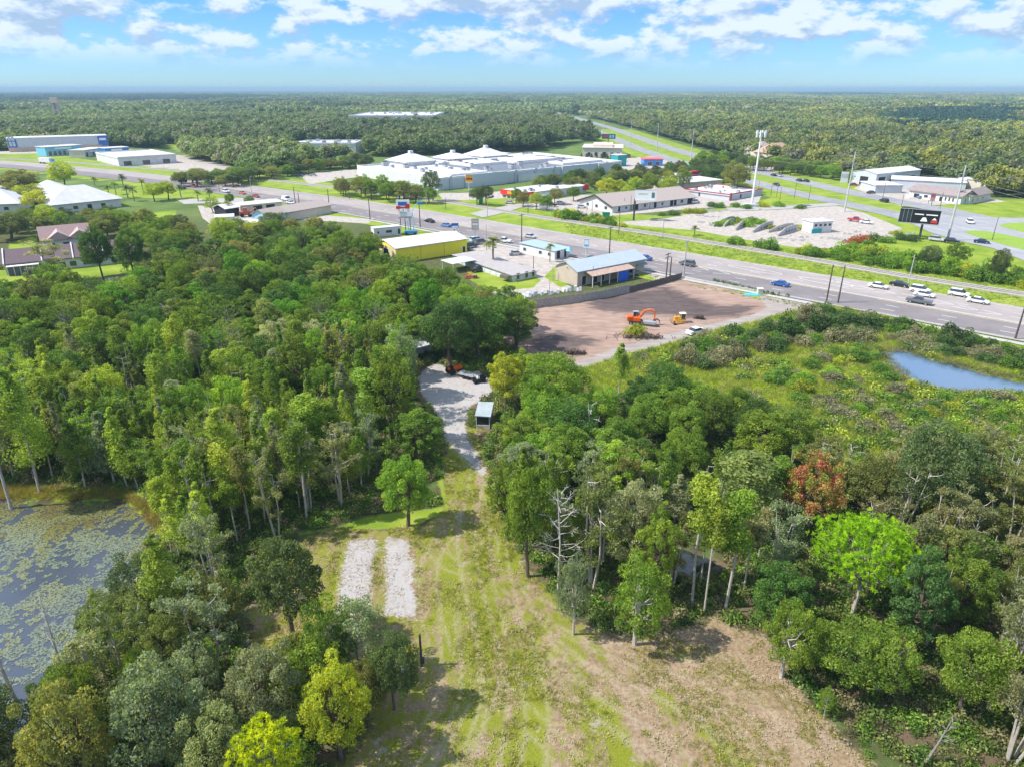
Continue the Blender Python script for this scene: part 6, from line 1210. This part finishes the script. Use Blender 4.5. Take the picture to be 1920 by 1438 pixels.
mb=MB(); mb.tube([(.6,-.2,1.5),(1.9,-.2,3.5),(3.4,-.2,3.75),(4.5,-.2,3.3)],[.3,.3,.26,.2],6); mb.build('boom',ORANGE,e); mb=MB(); mb.tube([(4.4,-.2,3.5),(4.6,-.2,1.3)],[.24,.16],6); mb.build('arm',ORANGE,e); mb=MB(); mb.tube([(1.1,-.2,1.7),(2.3,-.2,3.1)],.09,6); mb.tube([(2.6,-.2,4.0),(4.3,-.2,3.9)],.08,6); mb.build('hydraulic_ram',METAL,e)
mb=MB(); [mb.tube([(4.6,-.2+s*.3,1.2),(5.3,-.2+s*.35,1.4),(5.9,-.2+s*.35,.9),(6.0,-.2+s*.3,.3)],.09,5) for s in (-1,0,1)]; mb.box(4.3,4.9,-.65,.25,.7,1.3); mb.build('grapple',STEELD,e)
b=P(1222,612); e=thing('mulching_head','long dark steel attachment lying in front of the excavator','machine part',b,-.35); mb=MB(); mb.box(-2.4,1.6,-.3,.3,0,.35); mb.build('beam',STEELD,e); mb=MB(); mb.box(-1.8,.8,-.1,1.1,.2,.9); mb.build('housing',METAL,e)
b=P(1275,606); e=thing('bulldozer','yellow bulldozer with white-roofed cab on the dirt lot','bulldozer',b,math.pi+.12)
e.scale=(.88,.88,.88)
trackset(e,2.9,.5,1.9,.42,M_('yellow_track',(.40,.22,.05))); mb=MB(); mb.box(-1.3,1.5,-.7,.7,.6,1.2); mb.box(.2,1.6,-.5,.5,1.2,1.75); mb.build('body',YCAT,e); mb=MB(); mb.box(-1.1,.1,-.6,.6,1.2,2.5); mb.build('cab',GLASS,e); mb=MB(); mb.box(-1.3,.3,-.75,.75,2.5,2.62); [mb.box(x,x+.1,y,y+.1,1.2,2.5) for x in (-1.15,.05) for y in (-.65,.55)]; mb.build('cab_roof',M_('cream_roof_paint',(.75,.62,.42)),e)
mb=MB(); mb.prof([(2.2,.1),(2.35,.5),(2.2,1.1),(2.1,1.1),(2.22,.5),(2.1,.1)],-1.5,1.5); mb.build('blade',M_('blade_steel',(.25,.18,.12)),e); mb=MB(); [mb.tube([(-.2,s*1.25,.6),(2.1,s*1.1,.4)],.1,6) for s in (-1,1)]; mb.build('push_arms',YCAT,e); mb=MB(); mb.cyl((1.1,.2),.07,1.75,2.4); mb.build('exhaust',STEELD,e)
# brush piles and the bush on the lot
def brush(px,py,w_,seed,label,n_=60,mt=None):
    r=rp(seed); mb=MB()
    for _ in range(n_):
        x,y=r.normal(0,w_*.45),r.normal(0,w_*.16); a=r.random()*6.28; L=r.uniform(.5,1.6); mb.tube([(x,y,r.uniform(0,.3)),(x+math.cos(a)*L*.5,y+math.sin(a)*L*.5,r.uniform(.2,.9)),(x+math.cos(a)*L,y+math.sin(a)*L,r.uniform(0,.9))],[.07,.05,.02],4)
    for _ in range(6): x=r.normal(0,w_*.3); mb.add([(x-1,-.5,-.05),(x+1,-.5,-.05),(x+1,.6,-.05),(x-1,.6,-.05),(x,0,.55)],[(0,1,4),(1,2,4),(2,3,4),(3,0,4)])
    o=mb.build('brush_pile',mt or M_('dark_brush',(.075,.055,.045),rough=1,var=.4,scale=3)); o.location=P(px,py); tag(o,label,'brush pile')
brush(1200,634,5.5,21,'long dark brush pile behind the yellow-green bush on the dirt lot',120); brush(1078,664,2.4,22,'dark heap of roots at the near edge of the dirt lot',70); brush(1312,598,1.2,23,'small dark heap right of the bulldozer',22)
b=P(1190,628); shrub(b.x,b.y,1.7,1.7,'yellow')['label']='spiky yellow-green bush on the near edge of the dirt lot'
# ---------------------------------------------------------------- poles, wires, signs
def upole(px,py,top,label,arms=0,m_=WOOD,r_=.17,name='utility_pole',armL=1.2,cat='utility pole'):
    b=P(px,py); hh=hgt(px,py,top); e=thing(name,label,cat,b,hwa+1.57); mb=MB(); mb.tube([(0,0,-.3),(0,0,hh)],[r_*1.2,r_*.75],8); mb.build('pole',m_,e)
    for k in range(arms):
        mb=MB(); z=hh-.4-k*.9; mb.box(-armL,armL,-.06,.06,z,z+.14); mb.build('crossarm',m_,e)
        mb=MB(); [mb.cyl((x,0),.06,z+.14,z+.4,6) for x in (-armL+.1,-armL*.4,armL*.4,armL-.1)]; mb.build('insulators',METAL,e)
    return b+Vector((0,0,hh-.3))
W=[]
W.append(upole(555,392,351,'thin dark pole left of the bent pole by the highway')); upole(562,391,363,'short dark pole beside the thin pole by the highway')
W.append(upole(618,394,355,'dark pole standing by the gap in the highway verge')); W.append(upole(694,413,372,'dark pole on the near verge above the brown-roofed building')); W.append(upole(788,428,376,'dark pole right of the patriotic sign'))
W.append(upole(978,458,402,'dark pole at the corner of the small white shop',1)); W.append(upole(1142,484,426,'tall dark pole behind the tan gabled workshop roof',1)); W.append(upole(1282,516,452,'grey light pole beside the highway at the fence end',1,POST))
W.append(upole(1549,568,497,'left one of the paired dark poles on the highway verge')); upole(1571,569,499,'right one of the paired dark poles on the highway verge'); W.append(upole(1903,637,556,'dark pole on the near verge at the right edge'))
upole(1249,520,475,'stout dark pole with two crossarms at the end of the fence',2,armL=1.5); upole(1256,520,482,'plain second pole beside the stout crossarm pole')
upole(1702,536,478,'pale light pole on the far highway verge',0,CPOLE,.12,'street_lamp',cat='street lamp'); upole(1036,527,500,'thin grey pole at the gable of the tan workshop',0,POST,.1) ; upole(1111,533,499,'grey post in front of the lean-to',0,POST,.12); upole(1030,560,524,'thin post in the row of white stock',0,POST,.08)
upole(912,470,422,'grey pole beside the palm clump',0,POST,.12); upole(1000,512,481,'dark post at the end of the storage building',0,WOOD,.1)
FW=[]
for i,(px,py,tp) in enumerate(((412,361,320),(472,362,336),(655,375,346),(800,388,358),(836,393,372),(914,409,372),(990,402,366),(1100,410,384),(1160,440,396),(1242,448,405))): FW.append(upole(px,py,tp,f"slim pole {['far left beyond the highway','beyond the highway by the left trees','in front of the mall trees','left on the far lawn','beside the mall corner tree','on the green lawn by the driveway','right of the lawn driveway','left of the plaza','below the white billboard','in the green strip right of the white billboard'][i]}",0,POST if i%2 else WOOD,.11))
for i,(px,py,tp) in enumerate(((1422,356,340),(1445,368,345),(1456,370,347),(1462,376,352),(1489,373,342),(1516,377,348),(1655,372,340),(1690,388,365),(1762,392,362),(1860,452,408),(1740,383,369),(1170,395,372),(1182,396,368),(1110,400,378),(1218,393,380))): upole(px,py,tp,f"small roadside post {['at the round tree by the avenue','beside the avenue, first of the cluster','beside the avenue, second of the cluster','beside the avenue, third of the cluster','on the avenue median, left','on the avenue median, right','in front of the white steel warehouse','by the junction lawn, left','on the lawn by the office','on the grass traffic island','in the office parking','in the plaza parking, left','in the plaza parking, right','at the plaza gable','under the white billboard'][i]}",0,WOOD,.1,'roadside_post',cat='post')
def bigpole(px,py,top,label,r_=.5,arms=3,head=None):
    b=P(px,py); hh=hgt(px,py,top); e=thing('transmission_pole',label,'power pole',b,H2A+1.57); mb=MB(); mb.tube([(0,0,-.3),(0,0,hh)],[r_*.72,r_*.36],12); mb.build('pole',CPOLE,e); out=[]
    for k in range(arms):
        z=hh-.6-k*2.2; s=1 if k%2 else -1; mb=MB(); mb.tube([(0,0,z),(s*1.9,0,z+.25)],.09,6); mb.build('arm',METAL,e); mb=MB(); mb.tube([(s*1.9,0,z+.25),(s*1.9,0,z-1.0)],.09,6); mb.build('insulator',METAL,e); a=H2A+1.57; out.append(b+Vector((math.cos(a)*s*1.9,math.sin(a)*s*1.9,z-1.0)))
    return out
TP=[bigpole(px,py,tp,lb,r_) for px,py,tp,lb,r_ in ((1776,452,311,'tall concrete pole at the road junction, nearest of the line',.55),(1583,398,285,'tall concrete pole between the cleared lot and the avenue',.5),(1295,305,245,'concrete pole on the avenue in front of the shady trees',.5),(1231,284,232,'concrete pole on the avenue above the drive-in',.5),(1182,272,225,'concrete pole right of the far billboard',.5),(1131,253,212,'concrete pole left of the far billboard',.5),(1096,243,208,'far concrete pole by the avenue bend',.5),(1062,232,203,'small far concrete pole on the avenue',.5),(1036,226,196,'distant pole on the avenue, left of the bend',.6),(1005,216,190,'distant pole where the avenue straightens',.6),(994,212,184,'distant pole above the woods, right of a pair',.7),(983,209,181,'distant pole above the woods, left of a pair',.7),(958,201,180,'very distant pole on the avenue',.8),(946,197,179,'very distant pole near the end of the avenue',.9))]
def wire(name,label,runs,r_=.03,sag=.02):
    mb=MB()
    for a,b in runs:
        pts=[a.lerp(b,t)-Vector((0,0,4*t*(1-t)*(b-a).length*sag)) for t in np.linspace(0,1,7)]; mb.tube(pts,r_,3)
    tag(mb.build(name,M_('wire_grey',(.30,.31,.33),rough=.5)),label,'power line')
for k,wn_ in ((0,'upper'),(1,'middle'),(2,'lower')): wire('power_line',f'{wn_} wire strung along the tall concrete poles',[(TP[i][k],TP[i+1][k]) for i in range(7)]+[(TP[0][k],TP[0][k]+Vector((30,-110,-2)))])
wire('power_line','wire strung along the dark poles on the near highway verge',[(W[i],W[i+1]) for i in range(len(W)-1)],.018); wire('power_line','wire strung along the slim poles beyond the highway',[(FW[i],FW[i+1]) for i in range(len(FW)-1)],.02)
# tall white mast
b=P(1409,388); hh=hgt(1409,388,248); e=thing('lighting_mast','very tall white mast with antenna head behind the cleared lot','mast',b); mb=MB(); mb.tube([(0,0,0),(0,0,hh)],[.52,.32],14); mb.build('mast',M_('white_mast',(.72,.73,.75),rough=.4),e)
mb=MB(); mb.cyl((0,0),1.8,hh-.6,hh-.3,12); mb.build('platform',METAL,e)
for k in range(6): a=k*1.047; mb=MB(); mb.box(-.25,.25,-.15,.15,hh-2.2,hh+.6); o=mb.build('antenna_panel',SIGNW,e); o.location=(math.cos(a)*2,math.sin(a)*2,0); o.rotation_euler=(0,0,a+1.57)
mb=MB(); mb.box(-3,3,-2,2,0,1.2); mb.build('base_enclosure',SHADEW,e)
# billboards
def board(px,py,x0,x1,y0,y1,label,face,panelm,name='billboard',pm=STEELD,two=False,depth=.5,ang=None,posts=1,decor=None):
    b=P(px,py); k=(b.y*cp+H*sp)/FPX; wd=(x1-x0)*k; zt=hgt(px,py,y0); zb=hgt(px,py,y1); cx=((x0+x1)/2-px)*k; e=thing(name,label,'billboard' if name=='billboard' else 'sign',b,ang if ang is not None else -math.atan2(b.x,b.y))
    for q in range(posts): x=(q-(posts-1)/2)*wd*.6; mb=MB(); mb.tube([(x,0,-.2),(x,0,zb+.3 if posts==1 else zt)],.38 if wd>6 else .14,10); mb.build('post',pm,e)
    mb=MB(); mb.box(cx-wd/2,cx+wd/2,-depth,-depth+.3,zb,zt); mb.build('face',panelm,e)
    if two: mb=MB(); mb.add([(cx-wd/2,-depth,zb),(cx-wd/2,-depth,zt),(cx-wd/2+wd*.03,depth*5,zt),(cx-wd/2+wd*.03,depth*5,zb),(cx+wd/2-.1,-depth+.3,zb),(cx+wd/2-.1,-depth+.3,zt)],[(0,3,2,1),(3,4,5,2)]); mb.build('back_face',pm,e)
    mb=MB(); mb.box(cx-wd/2-.12,cx+wd/2+.12,-depth-.03,-depth+.33,zt,zt+.15); mb.box(cx-wd/2-.12,cx+wd/2+.12,-depth-.6,-depth+.33,zb-.2,zb-.05); mb.build('frame',METAL if face!='w' else SHADEW,e)
    if decor: decor(e,cx,wd,zb,zt,-depth)
    return e
def dark_ad(e,cx,w_,zb,zt,y):
    h_=zt-zb; mb=MB(); mb.box(cx-w_/2+.1,cx-w_*.2,y-.05,y-.01,zb+.15*h_,zb+.85*h_); mb.build('grid_panel',GLASS,e)
    mb=MB(); [mb.box(cx-w_/2+w_*.3*k/3,cx-w_/2+w_*.3*k/3+.08,y-.08,y-.051,zb,zt) for k in range(4)]; mb.build('grid_bars',METAL,e)
    mb=MB(); mb.box(cx-w_*.12,cx+w_*.1,y-.05,y-.01,zb+.62*h_,zb+.70*h_); mb.box(cx+w_*.16,cx+w_*.44,y-.05,y-.01,zb+.62*h_,zb+.70*h_); mb.build('white_lettering',SIGNW,e)
    mb=MB(); mb.add([(cx+w_*.04,y-.04,zb+.15*h_),(cx+w_*.22,y-.04,zb+.15*h_),(cx+w_*.17,y-.04,zb+.45*h_),(cx+w_*.09,y-.04,zb+.45*h_),(cx+w_*.32,y-.04,zb+.3*h_),(cx+w_*.44,y-.04,zb+.3*h_),(cx+w_*.38,y-.04,zb+.48*h_)],[(0,1,2,3),(4,5,6)]); mb.build('white_emblem',SIGNW,e)
    mb=MB(); mb.box(cx+w_*.3,cx+w_*.46,y-.05,y-.01,zb+.08*h_,zb+.26*h_); mb.build('red_patch',RED,e)
board(1723,450,1682,1748,394,419,'big black billboard on a dark post beside the road junction','k',BLK,two=True,depth=.9,decor=dark_ad)
def white_ad(e,cx,w_,zb,zt,y):
    h_=zt-zb; mb=MB(); mb.box(cx+w_*.28,cx+w_*.42,y-.05,y-.01,zb+.25*h_,zb+.8*h_); mb.build('picture',M_('ad_dark_figure',(.10,.18,.16)),e); mb=MB(); [mb.box(cx-w_*.35+.6*i,cx-w_*.35+.6*i+.35,y-.05,y-.01,zb+.6*h_,zb+.7*h_) for i in range(6)]; mb.build('lettering',METAL,e)
board(1188,414,1188,1226,357,375,'white billboard on a dark post in front of the plaza','w',SIGNW,two=True,depth=.8,decor=white_ad)
def far_ad(e,cx,w_,zb,zt,y):
    h_=zt-zb; mb=MB(); mb.box(cx+w_*.05,cx+w_*.2,y-.05,y-.01,zb+.2*h_,zb+.8*h_); mb.box(cx+w_*.26,cx+w_*.4,y-.05,y-.01,zb+.2*h_,zb+.8*h_); mb.build('pictures',LBLUE,e); mb=MB(); mb.box(cx-w_*.42,cx,y-.05,y-.01,zb+.3*h_,zb+.75*h_); mb.build('maroon_panel',MAROON,e)
board(1140,272,1128,1153,252,261,'dark far billboard beside the avenue beyond the mall','k',M_('dark_grey_sign',(.06,.07,.08)),decor=far_ad)
def stacked(rows):
    def f(e,cx,w_,zb,zt,y):
        h_=zt-zb
        for a,b_,m_ in rows: mb=MB(); mb.box(cx-w_*.42,cx+w_*.42,y-.07,y-.01,zb+a*h_,zb+b_*h_); mb.build('sign_panel',m_,e)
    return f
board(1019,390,1011,1029,363,388,'white double-panel sign by the plaza parking','w',SHADEW,'roadside_sign',POST,decor=stacked([(.55,.9,SIGNW),(.1,.45,M_('grey_panel',(.3,.32,.34)))]))
board(891,455,885,898,411,430,'brown three-panel sign by the yellow warehouse','k',M_('brown_sign',(.25,.19,.16)),'roadside_sign',POST,decor=stacked([(.68,.95,BEIGE),(.36,.62,SIGNW),(.05,.3,BEIGE)]))
board(852,436,847,860,419,428,'small blue and white sign on the highway verge','w',BLUEW,'roadside_sign',STEELD,decor=stacked([(.1,.45,SIGNW)]))
board(1098,489,1094,1103,449,463,'teal and white sign on a white pole behind the tan workshop','w',LBLUE,'roadside_sign',FRAME,decor=stacked([(.3,.9,SIGNW)]))
board(880,381,874,887,328,342,'yellow pole sign in front of the mall wall','w',M_('sign_yellow',(.75,.45,.03)),'roadside_sign',FRAME,decor=stacked([(.3,.6,RED)]))
board(1600,344,1577,1590,324,345,'grey gate sign tower at the right complex entrance','w',SHADEW,'roadside_sign',POST,decor=stacked([(.5,.85,METAL)])) 
board(1746,386,1742,1750,363,377,'brown sign on a dark post in front of the office parking','k',MATS['brown_sign'],'roadside_sign',STEELD,decor=stacked([(.5,.9,MAROON)]))
board(1702,372,1698,1705,364,372,'small white sign at the right complex parking','w',SIGNW,'roadside_sign',POST)
# patriotic sign and reader board on posts, boom lift beside it
b=P(762,437); k=(b.y*cp+H*sp)/FPX; e=thing('patriotic_sign','red white and blue sign with reader board on posts behind the yellow warehouse','sign',b); z=lambda y:hgt(762,437,y); X_=lambda x:(x-762)*k
mb=MB(); [mb.tube([(X_(x),0,0),(X_(x),0,z(410))],.14,8) for x in (752,761,770)]; mb.build('posts',STEELD,e); mb=MB(); mb.box(X_(748),X_(774),-.2,.2,z(410),z(406.5)); mb.build('beam',TANW,e)
mb=MB(); mb.box(X_(750),X_(772),-.25,.2,z(405.5),z(396)); mb.build('reader_board',SIGNW,e); mb=MB(); [mb.box(X_(752),X_(765),-.3,-.25,z(y),z(y-1)) for y in (404,401,399)]; mb.build('reader_lettering',METAL,e)
mb=MB(); mb.box(X_(746),X_(771),-.25,.25,z(393),z(375.5)); mb.build('top_panel',SIGNW,e); mb=MB(); mb.box(X_(750),X_(766),-.32,-.25,z(386),z(379)); mb.build('blue_lettering',BLUEW,e); mb=MB(); mb.box(X_(746),X_(754),-.34,-.25,z(392.5),z(387)); mb.box(X_(763),X_(771),-.34,-.25,z(391.5),z(383)); mb.box(X_(754),X_(763),-.3,-.25,z(391),z(388.5)); mb.build('red_swag',RED,e)
mb=MB(); [mb.box(X_(x),X_(x)+.25,-.1,.1,z(397),z(392)) for x in (750,758,767)]; mb.build('red_finials',RED,e)
b=P(771,441); e=thing('boom_lift','light blue articulated boom lift raised beside the patriotic sign','boom lift',b,0); mb=MB(); mb.box(-2.2,2.2,-1.1,1.1,.5,1.5); mb.build('chassis',M_('lift_blue',(.05,.22,.45)),e)
for x in (-1.5,1.5): mb=MB(); mb.wheel((x,-1.1,.5),.5,.35); mb.wheel((x,1.1,.5),.5,.35); mb.build('wheels',RUB,e)
mb=MB(); mb.tube([(-.8,0,1.4),(-1.2,0,5),(1.0,0,7.5)],[.22,.2,.16],6); mb.tube([(.8,0,1.4),(1.3,0,4.5),(.6,0,8.2)],[.2,.18,.14],6); mb.tube([(.6,0,8.2),(3.2,0,11.8)],.12,6); mb.build('boom',LBLUE,e); mb=MB(); mb.box(3.2,4.8,-.5,.5,10.6,11.6); mb.build('platform',MATS['lift_blue'],e)
# green slide figure and dumpster on the far lawn
b=P(901,383); e=thing('lawn_figure','green statue-like play figure on the lawn before the mall','statue',b); mb=MB(); mb.tube([(0,0,0),(.3,0,2.2),(-.4,0,3.6),(.2,0,4.6)],[1.0,.9,.6,.5],8); mb.build('body',GREEN,e); mb=MB(); mb.tube([(.2,0,2.6),(1.7,0,3.4)],.25,6); mb.tube([(-.2,0,2.6),(-1.4,0,1.8)],.25,6); mb.build('arms',GREEN,e)
b=P(1136,407); e=thing('dumpster','green dumpster in front of the plaza gable','dumpster',b); mb=MB(); mb.prof([(-1.3,.2),(-1.5,1.6),(1.5,1.6),(1.3,.2)],-.9,.9); mb.build('bin',GREEN,e); mb=MB(); mb.box(-1.55,1.55,-.95,.95,1.6,1.75); mb.build('lid',M_('lid_green',(.01,.18,.1)),e)
# ---------------------------------------------------------------- the cleared lot
b,rz,L,D=frame((1522,438),(1558,436),None,6); e=thing('control_house','white two-storey box house with band of windows on the cleared lot','building',b,rz); hh=hgt(1540,437,417)
mb=MB(); mb.box(0,L,0,D,0,hh); mb.build('wall',WHITE,e); mb=MB(); mb.box(-.3,L+.3,-.3,D+.3,hh,hh+.25); mb.build('roof',WROOF,e)
for i in range(4): opening(e,'F',L*(.06+.24*i),hh*.58,L*.17,hh*.28,L,D)
mb=MB(); mb.box(-.4,L*.45,-.5,-.1,0,1.5); mb.build('teal_cover',TEAL,e)
RUB_=M_('rough_concrete',(.44,.42,.39),rough=.95,var=.25,scale=1.5,bump=.05)
def ramp_wall(x0,y0,x1,y1,top,label,mural=False):
    a,b=P(x0,y0),P(x1,y1); d=b-a; L=d.length; hh=hgt(x1,y1,top); e=thing('ruined_ramp_wall',label,'concrete wall',a,math.atan2(d.y,d.x)); mb=MB(); mb.prof([(0,-.2),(0,.5),(L*.35,hh*.85),(L*.7,hh),(L,hh*.75),(L,-.2)],-.25,.25); mb.build('wall',RUB_,e); mb=MB(); mb.tube([(0,0,.55),(L*.35,0,hh*.85+.05),(L*.7,0,hh+.05),(L,0,hh*.75+.05)],.28,5); mb.build('coping',KERB,e)
    mb=MB(); [mb.box(L*(.35+.15*i),L*(.43+.15*i),-.3,-.25,.5,hh*.5) for i in range(4)]; mb.build('dark_stain',M_('graffiti_blue' if mural else 'stain_grey',(.05,.15,.35) if mural else (.12,.12,.12)),e)
for a in ((1337,426,1374,412,405,'curved ruined ramp wall, leftmost on the cleared lot'),(1357,426,1376,418,409,'short ruined ramp wall overgrown with bushes'),(1379,433,1397,423,413,'small ruined ramp wall in the middle of the cleared lot'),(1411,437,1448,424,414,'long ruined ramp wall left of the mural ones'),(1440,437,1486,427,418,'dark-openings ruined ramp wall behind the blue-marked one'),(1458,444,1494,432,420,'ruined ramp wall with blue graffiti, nearest',True)): ramp_wall(*a)
r=rp(77); 
for i,(px,py) in enumerate(((1318,406),(1335,408),(1316,418),(1425,395),(1345,398),(1300,400),(1360,396),(1470,449),(1500,452),(1560,448),(1590,440),(1610,436),(1580,450),(1380,391),(1330,395),(1310,398),(1700,440),(1505,446))):
    mb=MB()
    for _ in range(9): x,y,q=r.normal(0,1.6),r.normal(0,.8),r.uniform(.25,.8); mb.add([(x-q,y-q*.6,-.05),(x+q,y-q*.5,-.05),(x+q*.8,y+q*.6,-.05),(x-q*.7,y+q*.5,-.05),(x-q*.5,y-q*.3,q*.7),(x+q*.5,y-q*.2,q*.9),(x+q*.3,y+q*.4,q*.6)],[(0,1,5,4),(1,2,6,5),(2,3,4,6),(3,0,4),(4,5,6)])
    o=mb.build('rubble_heap',RUB_); o.location=P(px,py); q_=P(px,py); lb_='heap of broken concrete '+where(q_.x,q_.y); tag(o,lb_,'rubble'); tree_log.append((lb_,o))
for px,py,s,c in ((1345,424,1.6,'bright'),(1362,422,1.9,'bright'),(1375,416,2.0,'green'),(1400,425,2.2,'bright'),(1412,418,2.0,'green'),(1425,421,2,'bright'),(1390,420,1.9,'yellow'),(1290,400,1.8,'yellow'),(1305,401,1.8,'yellow'),(1318,399,1.6,'yellow'),(1262,404,1.9,'dark'),(1445,430,1.4,'yellow'),(1380,389,1.9,'bright'),(1400,392,1.8,'green'),(1430,389,2,'yellow'),(1460,388,1.9,'bright'),(1350,390,1.8,'green'),(1335,388,1.8,'dark'),(1500,430,1.4,'yellow'),(1600,458,2,'brown'),(1612,455,2,'brown'),(1625,453,1.8,'brown'),(1500,392,1.6,'green'),(1640,452,2,'green'),(1660,455,2,'green'),(1690,450,1.8,'dark'),(1710,452,1.8,'dark'),(1680,441,1.6,'yellow'),(1240,405,1.2,'green')):
    b=P(px,py); o=shrub(b.x,b.y,s,s*.8,c); o['group']='shrubs on and around the cleared lot'; o['label']={'bright':'bright green','green':'green','yellow':'yellow-green','dark':'dark green','brown':'rust-brown'}[c]+' shrub on the cleared concrete lot'
    if c=='brown': o.color=(.34,.13,.06,1)
cc=Counter(o['label'] for o in C.objects if o.get('group')=='shrubs on and around the cleared lot')
for o in C.objects:
    if o.get('group')=='shrubs on and around the cleared lot': o['group']='shrubs: '+o['label']
for o in C.objects:
    for k_ in ('_L','_D'):
        if k_ in o.keys(): del o[k_]

# group the look-alikes that share a label
from collections import Counter
cn_=Counter(l_ for l_,_ in tree_log)
for l_,e in tree_log:
    if cn_[l_]>1: e['group']='alike: '+l_
